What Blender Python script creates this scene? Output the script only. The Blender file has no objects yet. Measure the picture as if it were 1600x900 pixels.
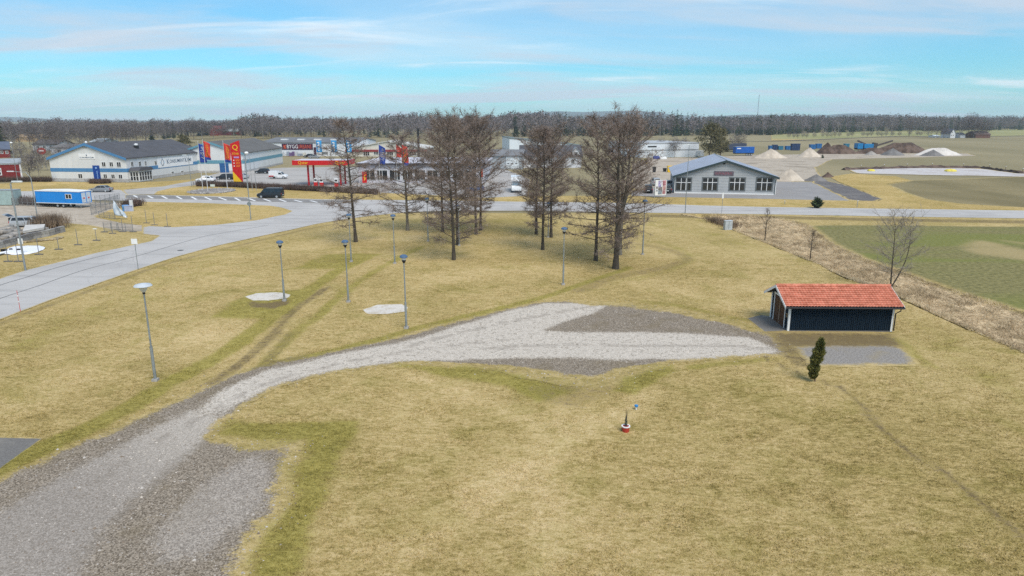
import bpy, math, random
import numpy as np
from mathutils import Vector, Matrix
from mathutils.geometry import delaunay_2d_cdt

sc = bpy.context.scene
C = sc.collection
random.seed(7)
RNG = np.random.default_rng(11)

# ------------------------------------------------------------------ camera
H = 15.0                       # flying height of the camera, metres
F = 1066.0                     # focal length in pixels of a 1600 px wide frame
HOR = 188.0                    # row of the horizon
PITCH = math.atan((450 - HOR) / F)
SP, CP = math.sin(PITCH), math.cos(PITCH)
cd = bpy.data.cameras.new('camera')
cd.sensor_width = 36.0
cd.lens = 36.0 * F / 1600
cd.clip_start = 0.5
cd.clip_end = 30000
cam = bpy.data.objects.new('camera', cd)
C.objects.link(cam)
cam.location = (0, 0, H)
cam.rotation_euler = (math.pi / 2 - PITCH, 0, 0)
sc.camera = cam

# ------------------------------------------------------------------ sky, sun, exposure
SUN_EL, SUN_AZ = math.radians(54), math.radians(150)      # azimuth clockwise from +Y
world = bpy.data.worlds.new('World')
sc.world = world
world.use_nodes = True


def nd(nt, typ, ins=None, **props):
    n = nt.nodes.new(typ)
    for k, v in props.items():
        setattr(n, k, v)
    for k, v in (ins or {}).items():
        s = n.inputs[k]
        if isinstance(v, bpy.types.NodeSocket):
            nt.links.new(v, s)
        elif hasattr(s.default_value, '__len__') and hasattr(v, '__len__') and len(s.default_value) == 4 and len(v) == 3:
            s.default_value = (*v, 1)
        else:
            s.default_value = v
    return n


def mth(nt, op, a, b=0.0, c=None, clamp=False):
    ins = {0: a, 1: b}
    if c is not None:
        ins[2] = c
    return nd(nt, 'ShaderNodeMath', ins, operation=op, use_clamp=clamp).outputs[0]


def mixc(nt, f, a, b, blend='MIX'):
    n = nt.nodes.new('ShaderNodeMix')
    n.data_type = 'RGBA'
    n.blend_type = blend
    for k, v in ((0, f), (6, a), (7, b)):
        if isinstance(v, bpy.types.NodeSocket):
            nt.links.new(v, n.inputs[k])
        elif k and len(v) == 3:
            n.inputs[k].default_value = (*v, 1)
        else:
            n.inputs[k].default_value = v
    return n.outputs[2]


def smooth(nt, v, lo, hi):
    return nd(nt, 'ShaderNodeMapRange', {'Value': v, 'From Min': lo, 'From Max': hi}, interpolation_type='SMOOTHSTEP').outputs[0]


def noise(nt, vec, scale, detail=3.0, rough=.55, dist=0.0):
    return nd(nt, 'ShaderNodeTexNoise', {'Vector': vec, 'Scale': scale, 'Detail': detail, 'Roughness': rough, 'Distortion': dist}).outputs[0]


wt = world.node_tree
wt.nodes.clear()
sky = nd(wt, 'ShaderNodeTexSky', sky_type='NISHITA', sun_disc=False, sun_elevation=SUN_EL,
         sun_rotation=SUN_AZ, altitude=50, air_density=1.0, dust_density=0.3, ozone_density=3.0)
geo = nd(wt, 'ShaderNodeNewGeometry')
dirv = nd(wt, 'ShaderNodeVectorMath', {0: geo.outputs['Incoming']}, operation='SCALE')
dirv.inputs['Scale'].default_value = -1.0
sep = nd(wt, 'ShaderNodeSeparateXYZ', {0: dirv.outputs[0]})
dz = mth(wt, 'ADD', mth(wt, 'MAXIMUM', sep.outputs[2], 0.0), 0.10)
cu = nd(wt, 'ShaderNodeCombineXYZ', {0: mth(wt, 'DIVIDE', sep.outputs[0], dz), 1: mth(wt, 'DIVIDE', sep.outputs[1], dz), 2: 0.0}).outputs[0]
cmap = nd(wt, 'ShaderNodeMapping', {0: cu, 'Rotation': (0, 0, .12), 'Scale': (.55, 1.0, 1.0)}).outputs[0]
n_big = noise(wt, cmap, .40, 6, .52, .5)
cmap2 = nd(wt, 'ShaderNodeMapping', {0: cu, 'Location': (7.3, 2.1, 0), 'Rotation': (0, 0, -.1), 'Scale': (.42, 1.0, 1.0)}).outputs[0]
n_str = noise(wt, cmap2, 1.0, 7, .58, .9)
cmap3 = nd(wt, 'ShaderNodeMapping', {0: cu, 'Location': (1.3, 9.1, 0), 'Scale': (.5, 1.0, 1.0)}).outputs[0]
n_gry = noise(wt, cmap3, .70, 6, .55, .5)
skyc = mixc(wt, 1.0, sky.outputs[0], (.56, 1.20, 1.44), 'MULTIPLY')
veil = mixc(wt, mth(wt, 'MULTIPLY', smooth(wt, n_big, .38, .72), .8), skyc, (7.3, 8.6, 9.5))
wisp = mixc(wt, mth(wt, 'MULTIPLY', smooth(wt, n_str, .53, .74), .75), veil, (9.4, 10.1, 10.6))
grey = mixc(wt, mth(wt, 'MULTIPLY', smooth(wt, n_gry, .47, .63), .85), wisp, (6.1, 7.1, 8.3))
bgn = nd(wt, 'ShaderNodeBackground', {'Color': grey, 'Strength': 0.09})
out = nd(wt, 'ShaderNodeOutputWorld', {'Surface': bgn.outputs[0]})

sl = bpy.data.lights.new('sun', 'SUN')
sl.energy = 3.0
sl.angle = math.radians(32)
sl.color = (1, .93, .84)
sun = bpy.data.objects.new('sun', sl)
C.objects.link(sun)
sdir = Vector((math.sin(SUN_AZ) * math.cos(SUN_EL), math.cos(SUN_AZ) * math.cos(SUN_EL), math.sin(SUN_EL)))
sun.rotation_euler = sdir.to_track_quat('Z', 'Y').to_euler()

vs = sc.view_settings
vs.view_transform = 'Standard'
vs.look = 'None'
vs.gamma = 1
vs.exposure = 0.17
sc.render.engine = 'CYCLES'
sc.cycles.use_denoising = False
sc.cycles.max_bounces = 6
sc.cycles.volume_bounces = 2
sc.cycles.transparent_max_bounces = 8


# ------------------------------------------------------------------ places measured from the photograph
def P(x, y, z=0.0):
    """point of the world, at height z, that the photograph shows at pixel x, y of 1600 x 900"""
    t = (y - 450) / F
    down, fwd = SP + t * CP, CP - t * SP
    k = (H - z) / down
    return (k * (x - 800) / F, k * fwd, z)


def ht(y, Y):
    """height seen at row y for a thing standing Y metres ahead"""
    t = (y - 450) / F
    return H - Y * (SP + t * CP) / (CP - t * SP)


def pp(pts):
    return [P(x, y)[:2] for x, y in pts]


# ------------------------------------------------------------------ objects
def props(o, label=None, cat=None, group=None, kind=None):
    for k, v in (('label', label), ('category', cat), ('group', group), ('kind', kind)):
        if v:
            o[k] = v
    return o


def thing(name, label, cat, loc=(0, 0, 0), rz=0.0, group=None):
    o = bpy.data.objects.new(name, None)
    o.empty_display_size = .3
    C.objects.link(o)
    o.location = loc
    o.rotation_euler = (0, 0, rz)
    return props(o, label, cat, group)


def link(name, me, parent=None, loc=None, rz=0.0):
    o = bpy.data.objects.new(name, me)
    C.objects.link(o)
    if parent:
        o.parent = parent
    if loc:
        o.location = loc
    if rz:
        o.rotation_euler = (0, 0, rz)
    return o


def copy_tree(o, parent=None):
    c = o.copy()
    C.objects.link(c)
    c.parent = parent
    for ch in o.children:
        copy_tree(ch, c)
    return c


def np_mesh(name, V, faces, mats=(), midx=None, smooth_=False):
    """faces: list of int arrays (k, n), n corners each"""
    me = bpy.data.meshes.new(name)
    V = np.asarray(V, dtype=np.float32)
    me.vertices.add(len(V))
    me.vertices.foreach_set('co', V.ravel())
    loops = np.concatenate([f.ravel() for f in faces]).astype(np.int32)
    tot = np.concatenate([np.full(len(f), f.shape[1]) for f in faces]).astype(np.int32)
    me.loops.add(len(loops))
    me.loops.foreach_set('vertex_index', loops)
    me.polygons.add(len(tot))
    me.polygons.foreach_set('loop_start', np.concatenate([[0], np.cumsum(tot)[:-1]]).astype(np.int32))
    me.polygons.foreach_set('loop_total', tot)
    for m in mats:
        me.materials.append(m)
    if midx is not None:
        me.polygons.foreach_set('material_index', np.asarray(midx, dtype=np.int32))
    if smooth_:
        me.polygons.foreach_set('use_smooth', np.ones(len(tot), dtype=bool))
    me.update(calc_edges=True)
    return me


class MB:
    """collects shapes and links them as one mesh object"""

    def __init__(self, m=None):
        self.v, self.f, self.m = [], [], m or Matrix()

    def add(self, vs_, fs):
        b = len(self.v)
        self.v += [tuple(self.m @ Vector(p)) for p in vs_]
        self.f += [tuple(b + i for i in f) for f in fs]
        return self

    def box(self, x0, x1, y0, y1, z0, z1):
        return self.add([(x0, y0, z0), (x1, y0, z0), (x1, y1, z0), (x0, y1, z0), (x0, y0, z1), (x1, y0, z1), (x1, y1, z1), (x0, y1, z1)],
                        [(3, 2, 1, 0), (4, 5, 6, 7), (0, 1, 5, 4), (1, 2, 6, 5), (2, 3, 7, 6), (3, 0, 4, 7)])

    def ext(self, poly, y0, y1):
        """polygon of (x, z) pushed from y0 to y1"""
        n = len(poly)
        return self.add([(x, y0, z) for x, z in poly] + [(x, y1, z) for x, z in poly],
                        [tuple(range(n)), tuple(range(2 * n - 1, n - 1, -1))] + [(i, i + n, (i + 1) % n + n, (i + 1) % n) for i in range(n)])

    def loft(self, rings, cap=True):
        n = len(rings[0])
        vs_, fs = [], []
        for r in rings:
            vs_ += list(r)
        for k in range(len(rings) - 1):
            for i in range(n):
                j = (i + 1) % n
                fs.append((k * n + i, k * n + j, (k + 1) * n + j, (k + 1) * n + i))
        if cap:
            fs.append(tuple(range(n - 1, -1, -1)))
            fs.append(tuple((len(rings) - 1) * n + i for i in range(n)))
        return self.add(vs_, fs)

    def tube(self, pts, rads, n=8):
        rings = []
        pts = [Vector(p) for p in pts]
        for i, p in enumerate(pts):
            d = (pts[min(i + 1, len(pts) - 1)] - pts[max(i - 1, 0)]).normalized()
            u = d.cross(Vector((0, 0, 1)) if abs(d.z) < .9 else Vector((1, 0, 0))).normalized()
            w = d.cross(u)
            r = rads[i] if hasattr(rads, '__len__') else rads
            rings.append([tuple(p + (u * math.cos(2 * math.pi * k / n) + w * math.sin(2 * math.pi * k / n)) * r) for k in range(n)])
        return self.loft(rings)

    def lathe(self, prof, n=16, c=(0, 0, 0)):
        return self.loft([[(c[0] + r * math.cos(2 * math.pi * k / n), c[1] + r * math.sin(2 * math.pi * k / n), c[2] + z) for k in range(n)] for r, z in prof])

    def build(self, name, mat, parent=None, smooth_=False, label=None, kind=None):
        me = bpy.data.meshes.new(name)
        me.from_pydata(self.v, [], self.f)
        me.materials.append(mat)
        if smooth_:
            me.polygons.foreach_set('use_smooth', np.ones(len(me.polygons), dtype=bool))
            me.set_sharp_from_angle(angle=math.radians(40))
        me.update()
        return props(link(name, me, parent), label, None, None, kind)


def wallm(o, u):
    """frame on a wall: x along the wall from o in direction u, y out of the wall to the viewer side, z up"""
    u = Vector((u[0], u[1], 0)).normalized()
    n = Vector((u.y, -u.x, 0))
    return Matrix(((u.x, n.x, 0, o[0]), (u.y, n.y, 0, o[1]), (0, 0, 1, o[2]), (0, 0, 0, 1)))


def text(name, s, size, mat, parent, m, align='CENTER', sx=1.0, ext=.01, spacing=1.0, bold=.0):
    """lettering in the frame m (x right, z up, y towards the reader)"""
    cu_ = bpy.data.curves.new(name, 'FONT')
    cu_.body = s
    cu_.size = size
    cu_.extrude = ext
    cu_.align_x = align
    cu_.align_y = 'CENTER'
    cu_.space_character = spacing
    cu_.resolution_u = 2
    cu_.offset = bold * size
    to = bpy.data.objects.new(name, cu_)
    C.objects.link(to)
    me = bpy.data.meshes.new_from_object(to.evaluated_get(bpy.context.evaluated_depsgraph_get()))
    bpy.data.objects.remove(to)
    me.transform(m @ Matrix.Rotation(math.pi / 2, 4, 'X') @ Matrix.Diagonal((sx, 1, 1, 1)))
    me.materials.clear()
    me.materials.append(mat)
    me.name = name
    return link(name, me, parent)


# ------------------------------------------------------------------ materials
_mc = {}


def M(name, c, rough=.7, var=.12, scale=2.0, bump=0.0, bscale=None, metal=0.0, c2=None, spec=.35, stretch=(1, 1, 1), detail=4.0):
    if name in _mc:
        return _mc[name]
    m = bpy.data.materials.new(name)
    m.use_nodes = True
    nt = m.node_tree
    b = nt.nodes['Principled BSDF']
    tc = nd(nt, 'ShaderNodeTexCoord')
    mp = nd(nt, 'ShaderNodeMapping', {0: tc.outputs['Object'], 'Scale': stretch}).outputs[0]
    f = smooth(nt, noise(nt, mp, scale, detail, .6), .3, .7)
    a = tuple(x * (1 - var) for x in c)
    d = c2 if c2 else tuple(min(1, x * (1 + var)) for x in c)
    nt.links.new(mixc(nt, f, a, d), b.inputs['Base Color'])
    b.inputs['Roughness'].default_value = rough
    b.inputs['Metallic'].default_value = metal
    b.inputs['Specular IOR Level'].default_value = spec
    if bump:
        bn = nd(nt, 'ShaderNodeBump', {'Strength': bump, 'Distance': .05, 'Height': noise(nt, mp, bscale or scale * 6, 3, .6)})
        nt.links.new(bn.outputs[0], b.inputs['Normal'])
    _mc[name] = m
    return m


def attr(nt, name):
    return nd(nt, 'ShaderNodeAttribute', attribute_name=name).outputs['Fac']


# the turf: straw, olive grass, moss, bare soil; everything else that borders on it fades into it
turf = bpy.data.node_groups.new('turf', 'ShaderNodeTree')
turf.interface.new_socket('Color', in_out='OUTPUT', socket_type='NodeSocketColor')
turf.interface.new_socket('Height', in_out='OUTPUT', socket_type='NodeSocketFloat')
_o = turf.nodes.new('NodeGroupOutput')
pos = nd(turf, 'ShaderNodeNewGeometry').outputs['Position']
flat = nd(turf, 'ShaderNodeMapping', {0: pos, 'Scale': (1, 1, .0)}).outputs[0]
strm = nd(turf, 'ShaderNodeMapping', {0: flat, 'Rotation': (0, 0, .25), 'Scale': (.55, 1, 0)}).outputs[0]
n1 = noise(turf, flat, .055, 4, .6, .3)
n2 = noise(turf, strm, 1.7, 5, .65, .8)
n3 = noise(turf, strm, 5.5, 6, .72, .4)
n4 = noise(turf, flat, 19.0, 4, .75)
s_all = mth(turf, 'ADD', mth(turf, 'MULTIPLY', n2, .22), mth(turf, 'ADD', mth(turf, 'MULTIPLY', n3, .40), mth(turf, 'MULTIPLY', n4, .38)))
s_all = mth(turf, 'ADD', s_all, mth(turf, 'MULTIPLY', mth(turf, 'SUBTRACT', n1, .5), .20))
s_all = mth(turf, 'ADD', s_all, mth(turf, 'MULTIPLY', attr(turf, 'pale'), .055))
base = nd(turf, 'ShaderNodeValToRGB', {0: s_all})
cr = base.color_ramp
cr.elements[0].position, cr.elements[0].color = .39, (.185, .140, .048, 1)
cr.elements[1].position, cr.elements[1].color = .63, (.68, .53, .30, 1)
e = cr.elements.new(.46); e.color = (.350, .265, .096, 1)
e = cr.elements.new(.52); e.color = (.490, .372, .165, 1)
grn = mth(turf, 'MULTIPLY', smooth(turf, noise(turf, flat, .22, 6, .68, .8), .47, .69), .48)
g1 = mixc(turf, grn, base.outputs[0], mixc(turf, smooth(turf, s_all, .38, .66), (.145, .125, .020), (.40, .335, .085)))
mossf = mth(turf, 'MULTIPLY', smooth(turf, mth(turf, 'ADD', mth(turf, 'ADD', attr(turf, 'moss'), mth(turf, 'MULTIPLY', mth(turf, 'SUBTRACT', noise(turf, flat, .5, 4, .6, .5), .5), 1.1)), mth(turf, 'MULTIPLY', mth(turf, 'SUBTRACT', mth(turf, 'ADD', mth(turf, 'MULTIPLY', n2, .55), mth(turf, 'MULTIPLY', n3, .45)), .5), 2.0)), .16, .86), .80)
g2 = mixc(turf, mossf, g1, mixc(turf, smooth(turf, s_all, .36, .62), (.13, .113, .022), (.39, .335, .078)))
dirtf = smooth(turf, mth(turf, 'ADD', attr(turf, 'dirt'), mth(turf, 'MULTIPLY', mth(turf, 'SUBTRACT', mth(turf, 'ADD', mth(turf, 'MULTIPLY', n3, .6), mth(turf, 'MULTIPLY', n2, .4)), .5), 2.4)), .28, .80)
g3 = mixc(turf, dirtf, g2, mixc(turf, n4, (.11, .080, .038), (.26, .195, .10)))
turf.links.new(g3, _o.inputs[0])
turf.links.new(mth(turf, 'ADD', mth(turf, 'MULTIPLY', n3, .7), mth(turf, 'MULTIPLY', n4, .4)), _o.inputs[1])


def turf_mat(name, tint=(1, 1, 1), bump=.6):
    m = bpy.data.materials.new(name)
    m.use_nodes = True
    nt = m.node_tree
    b = nt.nodes['Principled BSDF']
    g = nt.nodes.new('ShaderNodeGroup')
    g.node_tree = turf
    rn = mth(nt, 'ADD', attr(nt, 'rnd'), 1.0)
    tc_ = nd(nt, 'ShaderNodeCombineColor', {0: mth(nt, 'MULTIPLY', rn, tint[0]), 1: mth(nt, 'MULTIPLY', rn, tint[1]), 2: mth(nt, 'MULTIPLY', rn, tint[2])}).outputs[0]
    nt.links.new(mixc(nt, 1.0, g.outputs[0], tc_, 'MULTIPLY'), b.inputs['Base Color'])
    b.inputs['Roughness'].default_value = .95
    b.inputs['Specular IOR Level'].default_value = .1
    nt.links.new(nd(nt, 'ShaderNodeBump', {'Strength': bump, 'Distance': .12, 'Height': g.outputs[1]}).outputs[0], b.inputs['Normal'])
    return m


def edge_mat(name, build, soft=.5, amp=1.0, rough=.9, bump=.5, dist=.04):
    """surface whose rim breaks up into the turf; build(nt, pos) returns colour and height sockets"""
    m = bpy.data.materials.new(name)
    m.use_nodes = True
    nt = m.node_tree
    b = nt.nodes['Principled BSDF']
    ps = nd(nt, 'ShaderNodeMapping', {0: nd(nt, 'ShaderNodeNewGeometry').outputs['Position'], 'Scale': (1, 1, 0)}).outputs[0]
    g = nt.nodes.new('ShaderNodeGroup')
    g.node_tree = turf
    col, hgt = build(nt, ps)
    nz = mth(nt, 'ADD', mth(nt, 'MULTIPLY', noise(nt, ps, 1.3, 4, .65), .6), mth(nt, 'MULTIPLY', noise(nt, ps, 9, 3, .7), .5))
    ef = smooth(nt, mth(nt, 'ADD', mth(nt, 'ADD', attr(nt, 'edge'), attr(nt, 'eadj')), mth(nt, 'MULTIPLY', mth(nt, 'SUBTRACT', nz, .62), amp * 2)), .02, soft)
    nt.links.new(mixc(nt, ef, g.outputs[0], col), b.inputs['Base Color'])
    b.inputs['Roughness'].default_value = rough
    b.inputs['Specular IOR Level'].default_value = .15
    nt.links.new(nd(nt, 'ShaderNodeBump', {'Strength': bump, 'Distance': dist, 'Height': hgt}).outputs[0], b.inputs['Normal'])
    return m
# ------------------------------------------------------------------ ground
def in_poly(X, Y, poly):
    r = np.zeros(X.shape, dtype=bool)
    n = len(poly)
    for i in range(n):
        x0, y0 = poly[i]
        x1, y1 = poly[(i + 1) % n]
        if y0 == y1:
            continue
        c = (y0 > Y) != (y1 > Y)
        r ^= c & (X < (x1 - x0) * (Y - y0) / (y1 - y0) + x0)
    return r


def line_dist(X, Y, pts, closed=False):
    d = np.full(X.shape, 1e9)
    n = len(pts)
    for i in range(n if closed else n - 1):
        ax, ay = pts[i]
        bx, by = pts[(i + 1) % n]
        vx, vy = bx - ax, by - ay
        t = np.clip(((X - ax) * vx + (Y - ay) * vy) / max(vx * vx + vy * vy, 1e-9), 0, 1)
        d = np.minimum(d, np.hypot(X - ax - t * vx, Y - ay - t * vy))
    return d


def sstep(v, a, b):
    t = np.clip((v - a) / (b - a), 0, 1)
    return t * t * (3 - 2 * t)


def densify(pts, step, closed=True):
    out_ = []
    n = len(pts)
    for i in range(n if closed else n - 1):
        a, b = pts[i], pts[(i + 1) % n]
        k = max(1, int(math.hypot(b[0] - a[0], b[1] - a[1]) / step))
        out_ += [(a[0] + (b[0] - a[0]) * j / k, a[1] + (b[1] - a[1]) * j / k) for j in range(k)]
    if not closed:
        out_.append(pts[-1])
    return out_


def curve(pts, k=6, closed=False):
    """smooth line through the points"""
    n = len(pts)
    out_ = []
    for i in range(n if closed else n - 1):
        g = (lambda j: pts[j % n]) if closed else (lambda j: pts[min(max(j, 0), n - 1)])
        p0, p1, p2, p3 = g(i - 1), g(i), g(i + 1), g(i + 2)
        for j in range(k):
            t = j / k
            out_.append(tuple(.5 * (2 * p1[c] + (p2[c] - p0[c]) * t + (2 * p0[c] - 5 * p1[c] + 4 * p2[c] - p3[c]) * t * t + (3 * p1[c] - p0[c] - 3 * p2[c] + p3[c]) * t ** 3) for c in (0, 1)))
    if not closed:
        out_.append(tuple(pts[-1]))
    return out_


DITCH_L = pp([(1060, 334.5), (1110, 344), (1154, 363), (1195, 379), (1249, 401), (1276, 411), (1316, 432), (1360, 448), (1407, 465), (1465, 493), (1532, 522), (1600, 552), (1760, 630)])
DITCH_R = pp([(1150, 336), (1215, 340), (1262, 352), (1276, 364), (1300, 382), (1347, 404), (1397, 421), (1465, 446), (1532, 468), (1600, 489), (1760, 545)])


def resample(pts, n):
    a = np.array(pts)
    s = np.concatenate([[0], np.cumsum(np.hypot(*np.diff(a, axis=0).T))])
    u = np.linspace(0, s[-1], n)
    return np.stack([np.interp(u, s, a[:, 0]), np.interp(u, s, a[:, 1])], 1)


_dl, _dr = resample(DITCH_L, 60), resample(DITCH_R, 60)
DITCH_POLY = [tuple(p) for p in _dl] + [tuple(p) for p in _dr[::-1]]
DITCH_MID = [tuple(a * .68 + b * .32) for a, b in zip(_dl, _dr)]


def terrain(X, Y):
    ins = in_poly(X, Y, DITCH_POLY)
    de = line_dist(X, Y, DITCH_POLY, True)
    dm = line_dist(X, Y, DITCH_MID)
    f = de / np.maximum(de + dm, .01)
    return np.where(ins, -.95 * sstep(f, 0, 1), 0.0)


# where moss grows, where the turf is worn to soil, where it is bleached
def poly_f(X, Y, px, soft):
    w = pp(px)
    s = np.where(in_poly(X, Y, w), 1, -1) * line_dist(X, Y, w, True)
    return sstep(s, -soft, soft)


def line_f(X, Y, px, width):
    return 1 - sstep(line_dist(X, Y, curve(pp(px), 5)), width * .3, width)


MOSS_POLY = [([(328, 496), (365, 470), (390, 457), (470, 452), (500, 436), (520, 425), (455, 492), (410, 497)], .9, 1.0),
             ([(455, 420), (505, 398), (560, 395), (600, 397), (560, 412), (520, 421)], .9, .75),
             ([(622, 570), (700, 573), (780, 577), (862, 600), (904, 611), (844, 630), (795, 604), (712, 591)], .6, 1.0),
             ([(955, 611), (975, 589), (1050, 570), (1056, 580), (990, 616)], .5, .95),
             ([(334, 679), (360, 656), (390, 660), (555, 658), (562, 672), (525, 724), (515, 765), (485, 825), (470, 905), (382, 905), (405, 844), (450, 799), (461, 727), (480, 686), (405, 690)], .6, 1.0),
             ([(1365, 524), (1400, 524), (1440, 552), (1470, 580), (1440, 570), (1405, 540)], .6, .75),
             ([(1400, 480), (1480, 520), (1600, 590), (1600, 640), (1480, 580)], 3, .38)]
MOSS_LINE = [([(-60, 760), (20, 722), (90, 690), (180, 648), (255, 603), (315, 572), (369, 539), (420, 500), (450, 479), (495, 446), (525, 425), (570, 404)], 1.15, 1.0),
             ([(400, 585), (440, 540), (500, 490), (560, 440), (620, 405), (660, 385)], .9, .7),
             ([(440, 566), (520, 548), (600, 528), (680, 505), (760, 487), (850, 464), (920, 440), (985, 418)], .8, .8),
             ([(1000, 470), (1060, 478), (1130, 493), (1170, 500)], .8, .55),
             ([(1030, 378), (1062, 390), (1078, 405), (1050, 420), (1000, 435)], 1.2, .45),
             ([(1080, 574), (1150, 566), (1220, 560)], .7, .6),
             ([(30, 545), (120, 500), (230, 450), (330, 410)], 2.2, .35),
             ([(1000, 345), (1080, 360), (1160, 385)], 4, .3), ([(640, 345), (760, 345), (880, 346)], 5, .3)]
DIRT_LINE = [([(330, 600), (365, 575), (405, 545), (450, 495), (480, 470), (512, 449)], .8, .62), ([(450, 495), (480, 470), (512, 449)], .4, .6), ([(385, 600), (420, 560), (455, 520)], .9, .5),
             ([(345, 612), (420, 572), (470, 558)], .8, .55), ([(540, 432), (592, 400), (650, 384), (720, 376), (800, 375), (880, 378)], .8, .34),
             ([(905, 455), (960, 433), (1010, 424), (1058, 412), (1072, 402), (1040, 389), (1000, 382)], 1.5, .46),
             ([(1170, 545), (1240, 580), (1310, 605), (1352, 642), (1400, 688), (1480, 745), (1560, 812), (1640, 880)], .45, .60),
             ([(-40, 520), (52, 486), (175, 442), (275, 408), (400, 377), (496, 355), (583, 342), (683, 334), (820, 333), (1027, 336)], .9, .48),
             ([(1027, 337), (1124, 339), (1220, 340), (1420, 344), (1600, 347), (1720, 349)], 3.4, .62),
             ([(760, 500), (700, 512), (560, 546)], .5, .5)]
DIRT_POLY = [([(810, 605), (860, 596), (930, 603), (975, 596), (955, 622), (900, 640), (850, 632)], .5, .42),
             ([(385, 470), (420, 473), (455, 465), (452, 476), (425, 483), (390, 480)], .3, .75),
             ([(1195, 518), (1300, 519), (1395, 521), (1420, 545), (1400, 545), (1235, 545), (1210, 535)], 1.1, .80), ([(1200, 535), (1240, 535), (1272, 575), (1240, 572)], .5, .65),
             ([(640, 366), (760, 362), (780, 372), (640, 380)], 2.5, .22), ([(820, 372), (980, 380), (990, 410), (850, 395)], 2.5, .16)]
PALE_LINE = [([(1010, 612), (985, 645), (900, 672), (820, 730), (730, 790), (640, 850)], 1.3, .8), ([(640, 585), (740, 620), (820, 655), (880, 690)], .9, .7),
             ([(870, 640), (855, 740), (850, 900)], 1.0, .6), ([(0, 640), (180, 560), (330, 520)], 3, .5), ([(480, 385), (560, 370), (640, 372)], 4, .6),
             ([(1000, 440), (1060, 462), (1150, 478)], 3, .6), ([(660, 440), (760, 425), (850, 420)], 4, .5)]


def paint(X, Y):
    r = {k: np.zeros(X.shape) for k in ('moss', 'dirt', 'pale')}
    for px, s, a in MOSS_POLY:
        r['moss'] = np.maximum(r['moss'], a * poly_f(X, Y, px, s))
    for px, w, a in MOSS_LINE:
        r['moss'] = np.maximum(r['moss'], a * line_f(X, Y, px, w))
    for px, w, a in DIRT_LINE:
        r['dirt'] = np.maximum(r['dirt'], a * line_f(X, Y, px, w))
    for px, s, a in DIRT_POLY:
        r['dirt'] = np.maximum(r['dirt'], a * poly_f(X, Y, px, s))
    for px, w, a in PALE_LINE:
        r['pale'] = np.maximum(r['pale'], a * line_f(X, Y, px, w))
    return r


def set_attr(me, name, vals):
    a = me.attributes.new(name, 'FLOAT', 'POINT')
    a.data.foreach_set('value', np.asarray(vals, dtype=np.float32))


def sheet(name, px, z, mat, res=2.0, jit=0.0, inner=False, paint_=False, world_pts=False, follow=False, extra=None, sm=0, parent=None, top=True):
    w = list(px) if world_pts else pp(px)
    if sm:
        w = curve(w, sm, True)
    b = densify(w, res)
    if jit:
        rr = random.Random(name)
        b = [(x + rr.uniform(-jit, jit), y + rr.uniform(-jit, jit)) for x, y in b]
    pts = [Vector(p) for p in b]
    n = len(pts)
    if inner:
        a = np.array(b)
        gx, gy = np.meshgrid(np.arange(a[:, 0].min(), a[:, 0].max(), res), np.arange(a[:, 1].min(), a[:, 1].max(), res))
        gx, gy = gx.ravel() + RNG.uniform(-.2, .2, gx.size) * res, gy.ravel() + RNG.uniform(-.2, .2, gy.size) * res
        k = in_poly(gx, gy, b)
        gx, gy = gx[k], gy[k]
        k = line_dist(gx, gy, b, True) > res * .5
        pts += [Vector((x, y)) for x, y in zip(gx[k], gy[k])]
    V, _, T, *_r = delaunay_2d_cdt(pts, [(i, (i + 1) % n) for i in range(n)], [], 1, 1e-4)
    V = np.array([tuple(v) for v in V])
    T = np.array([tuple(t) for t in T if len(t) == 3])
    d = V[T]
    ar = (d[:, 1, 0] - d[:, 0, 0]) * (d[:, 2, 1] - d[:, 0, 1]) - (d[:, 1, 1] - d[:, 0, 1]) * (d[:, 2, 0] - d[:, 0, 0])
    T[ar < 0] = T[ar < 0][:, ::-1]
    zz = np.full(len(V), z) + (terrain(V[:, 0], V[:, 1]) if follow else 0)
    me = np_mesh(name, np.column_stack([V, zz]), [T], [mat])
    set_attr(me, 'edge', line_dist(V[:, 0], V[:, 1], b, True))
    if paint_:
        for k_, v in paint(V[:, 0], V[:, 1]).items():
            set_attr(me, k_, v)
    for k_, fn in (extra or {}).items():
        set_attr(me, k_, fn(V[:, 0], V[:, 1]))
    o = link(name, me, parent)
    if top:
        o['kind'] = 'structure'
    return o


def strip(name, pts, width, z, mat, parent=None):
    """narrow band along a line of world points"""
    a = np.array(pts)
    t = np.gradient(a, axis=0)
    t /= np.linalg.norm(t, axis=1)[:, None]
    nn = np.column_stack([-t[:, 1], t[:, 0]]) * width / 2
    V = np.column_stack([np.concatenate([a + nn, a - nn]), np.full(2 * len(a), z)])
    i = np.arange(len(a) - 1)
    me = np_mesh(name, V, [np.stack([i + 1, i, i + len(a), i + len(a) + 1], 1)[:, ::-1]], [mat])
    o = link(name, me, parent)
    if parent is None:
        o['kind'] = 'structure'
    return o


mat_lawn = turf_mat('lawn_turf')
mat_verge = turf_mat('verge_turf', (1.03, .99, .92))


def field_build(c1, c2, c3, s=.03, st=(1, .25, 0), rot=.1):
    def f(nt, ps):
        mp = nd(nt, 'ShaderNodeMapping', {0: ps, 'Rotation': (0, 0, rot), 'Scale': st}).outputs[0]
        a = noise(nt, mp, s, 5, .6, .3)
        b_ = noise(nt, ps, s * 30, 4, .7)
        c = mixc(nt, smooth(nt, a, .35, .65), c1, c2)
        return mixc(nt, mth(nt, 'MULTIPLY', smooth(nt, b_, .4, .75), .6), c, c3), b_
    return f


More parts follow.
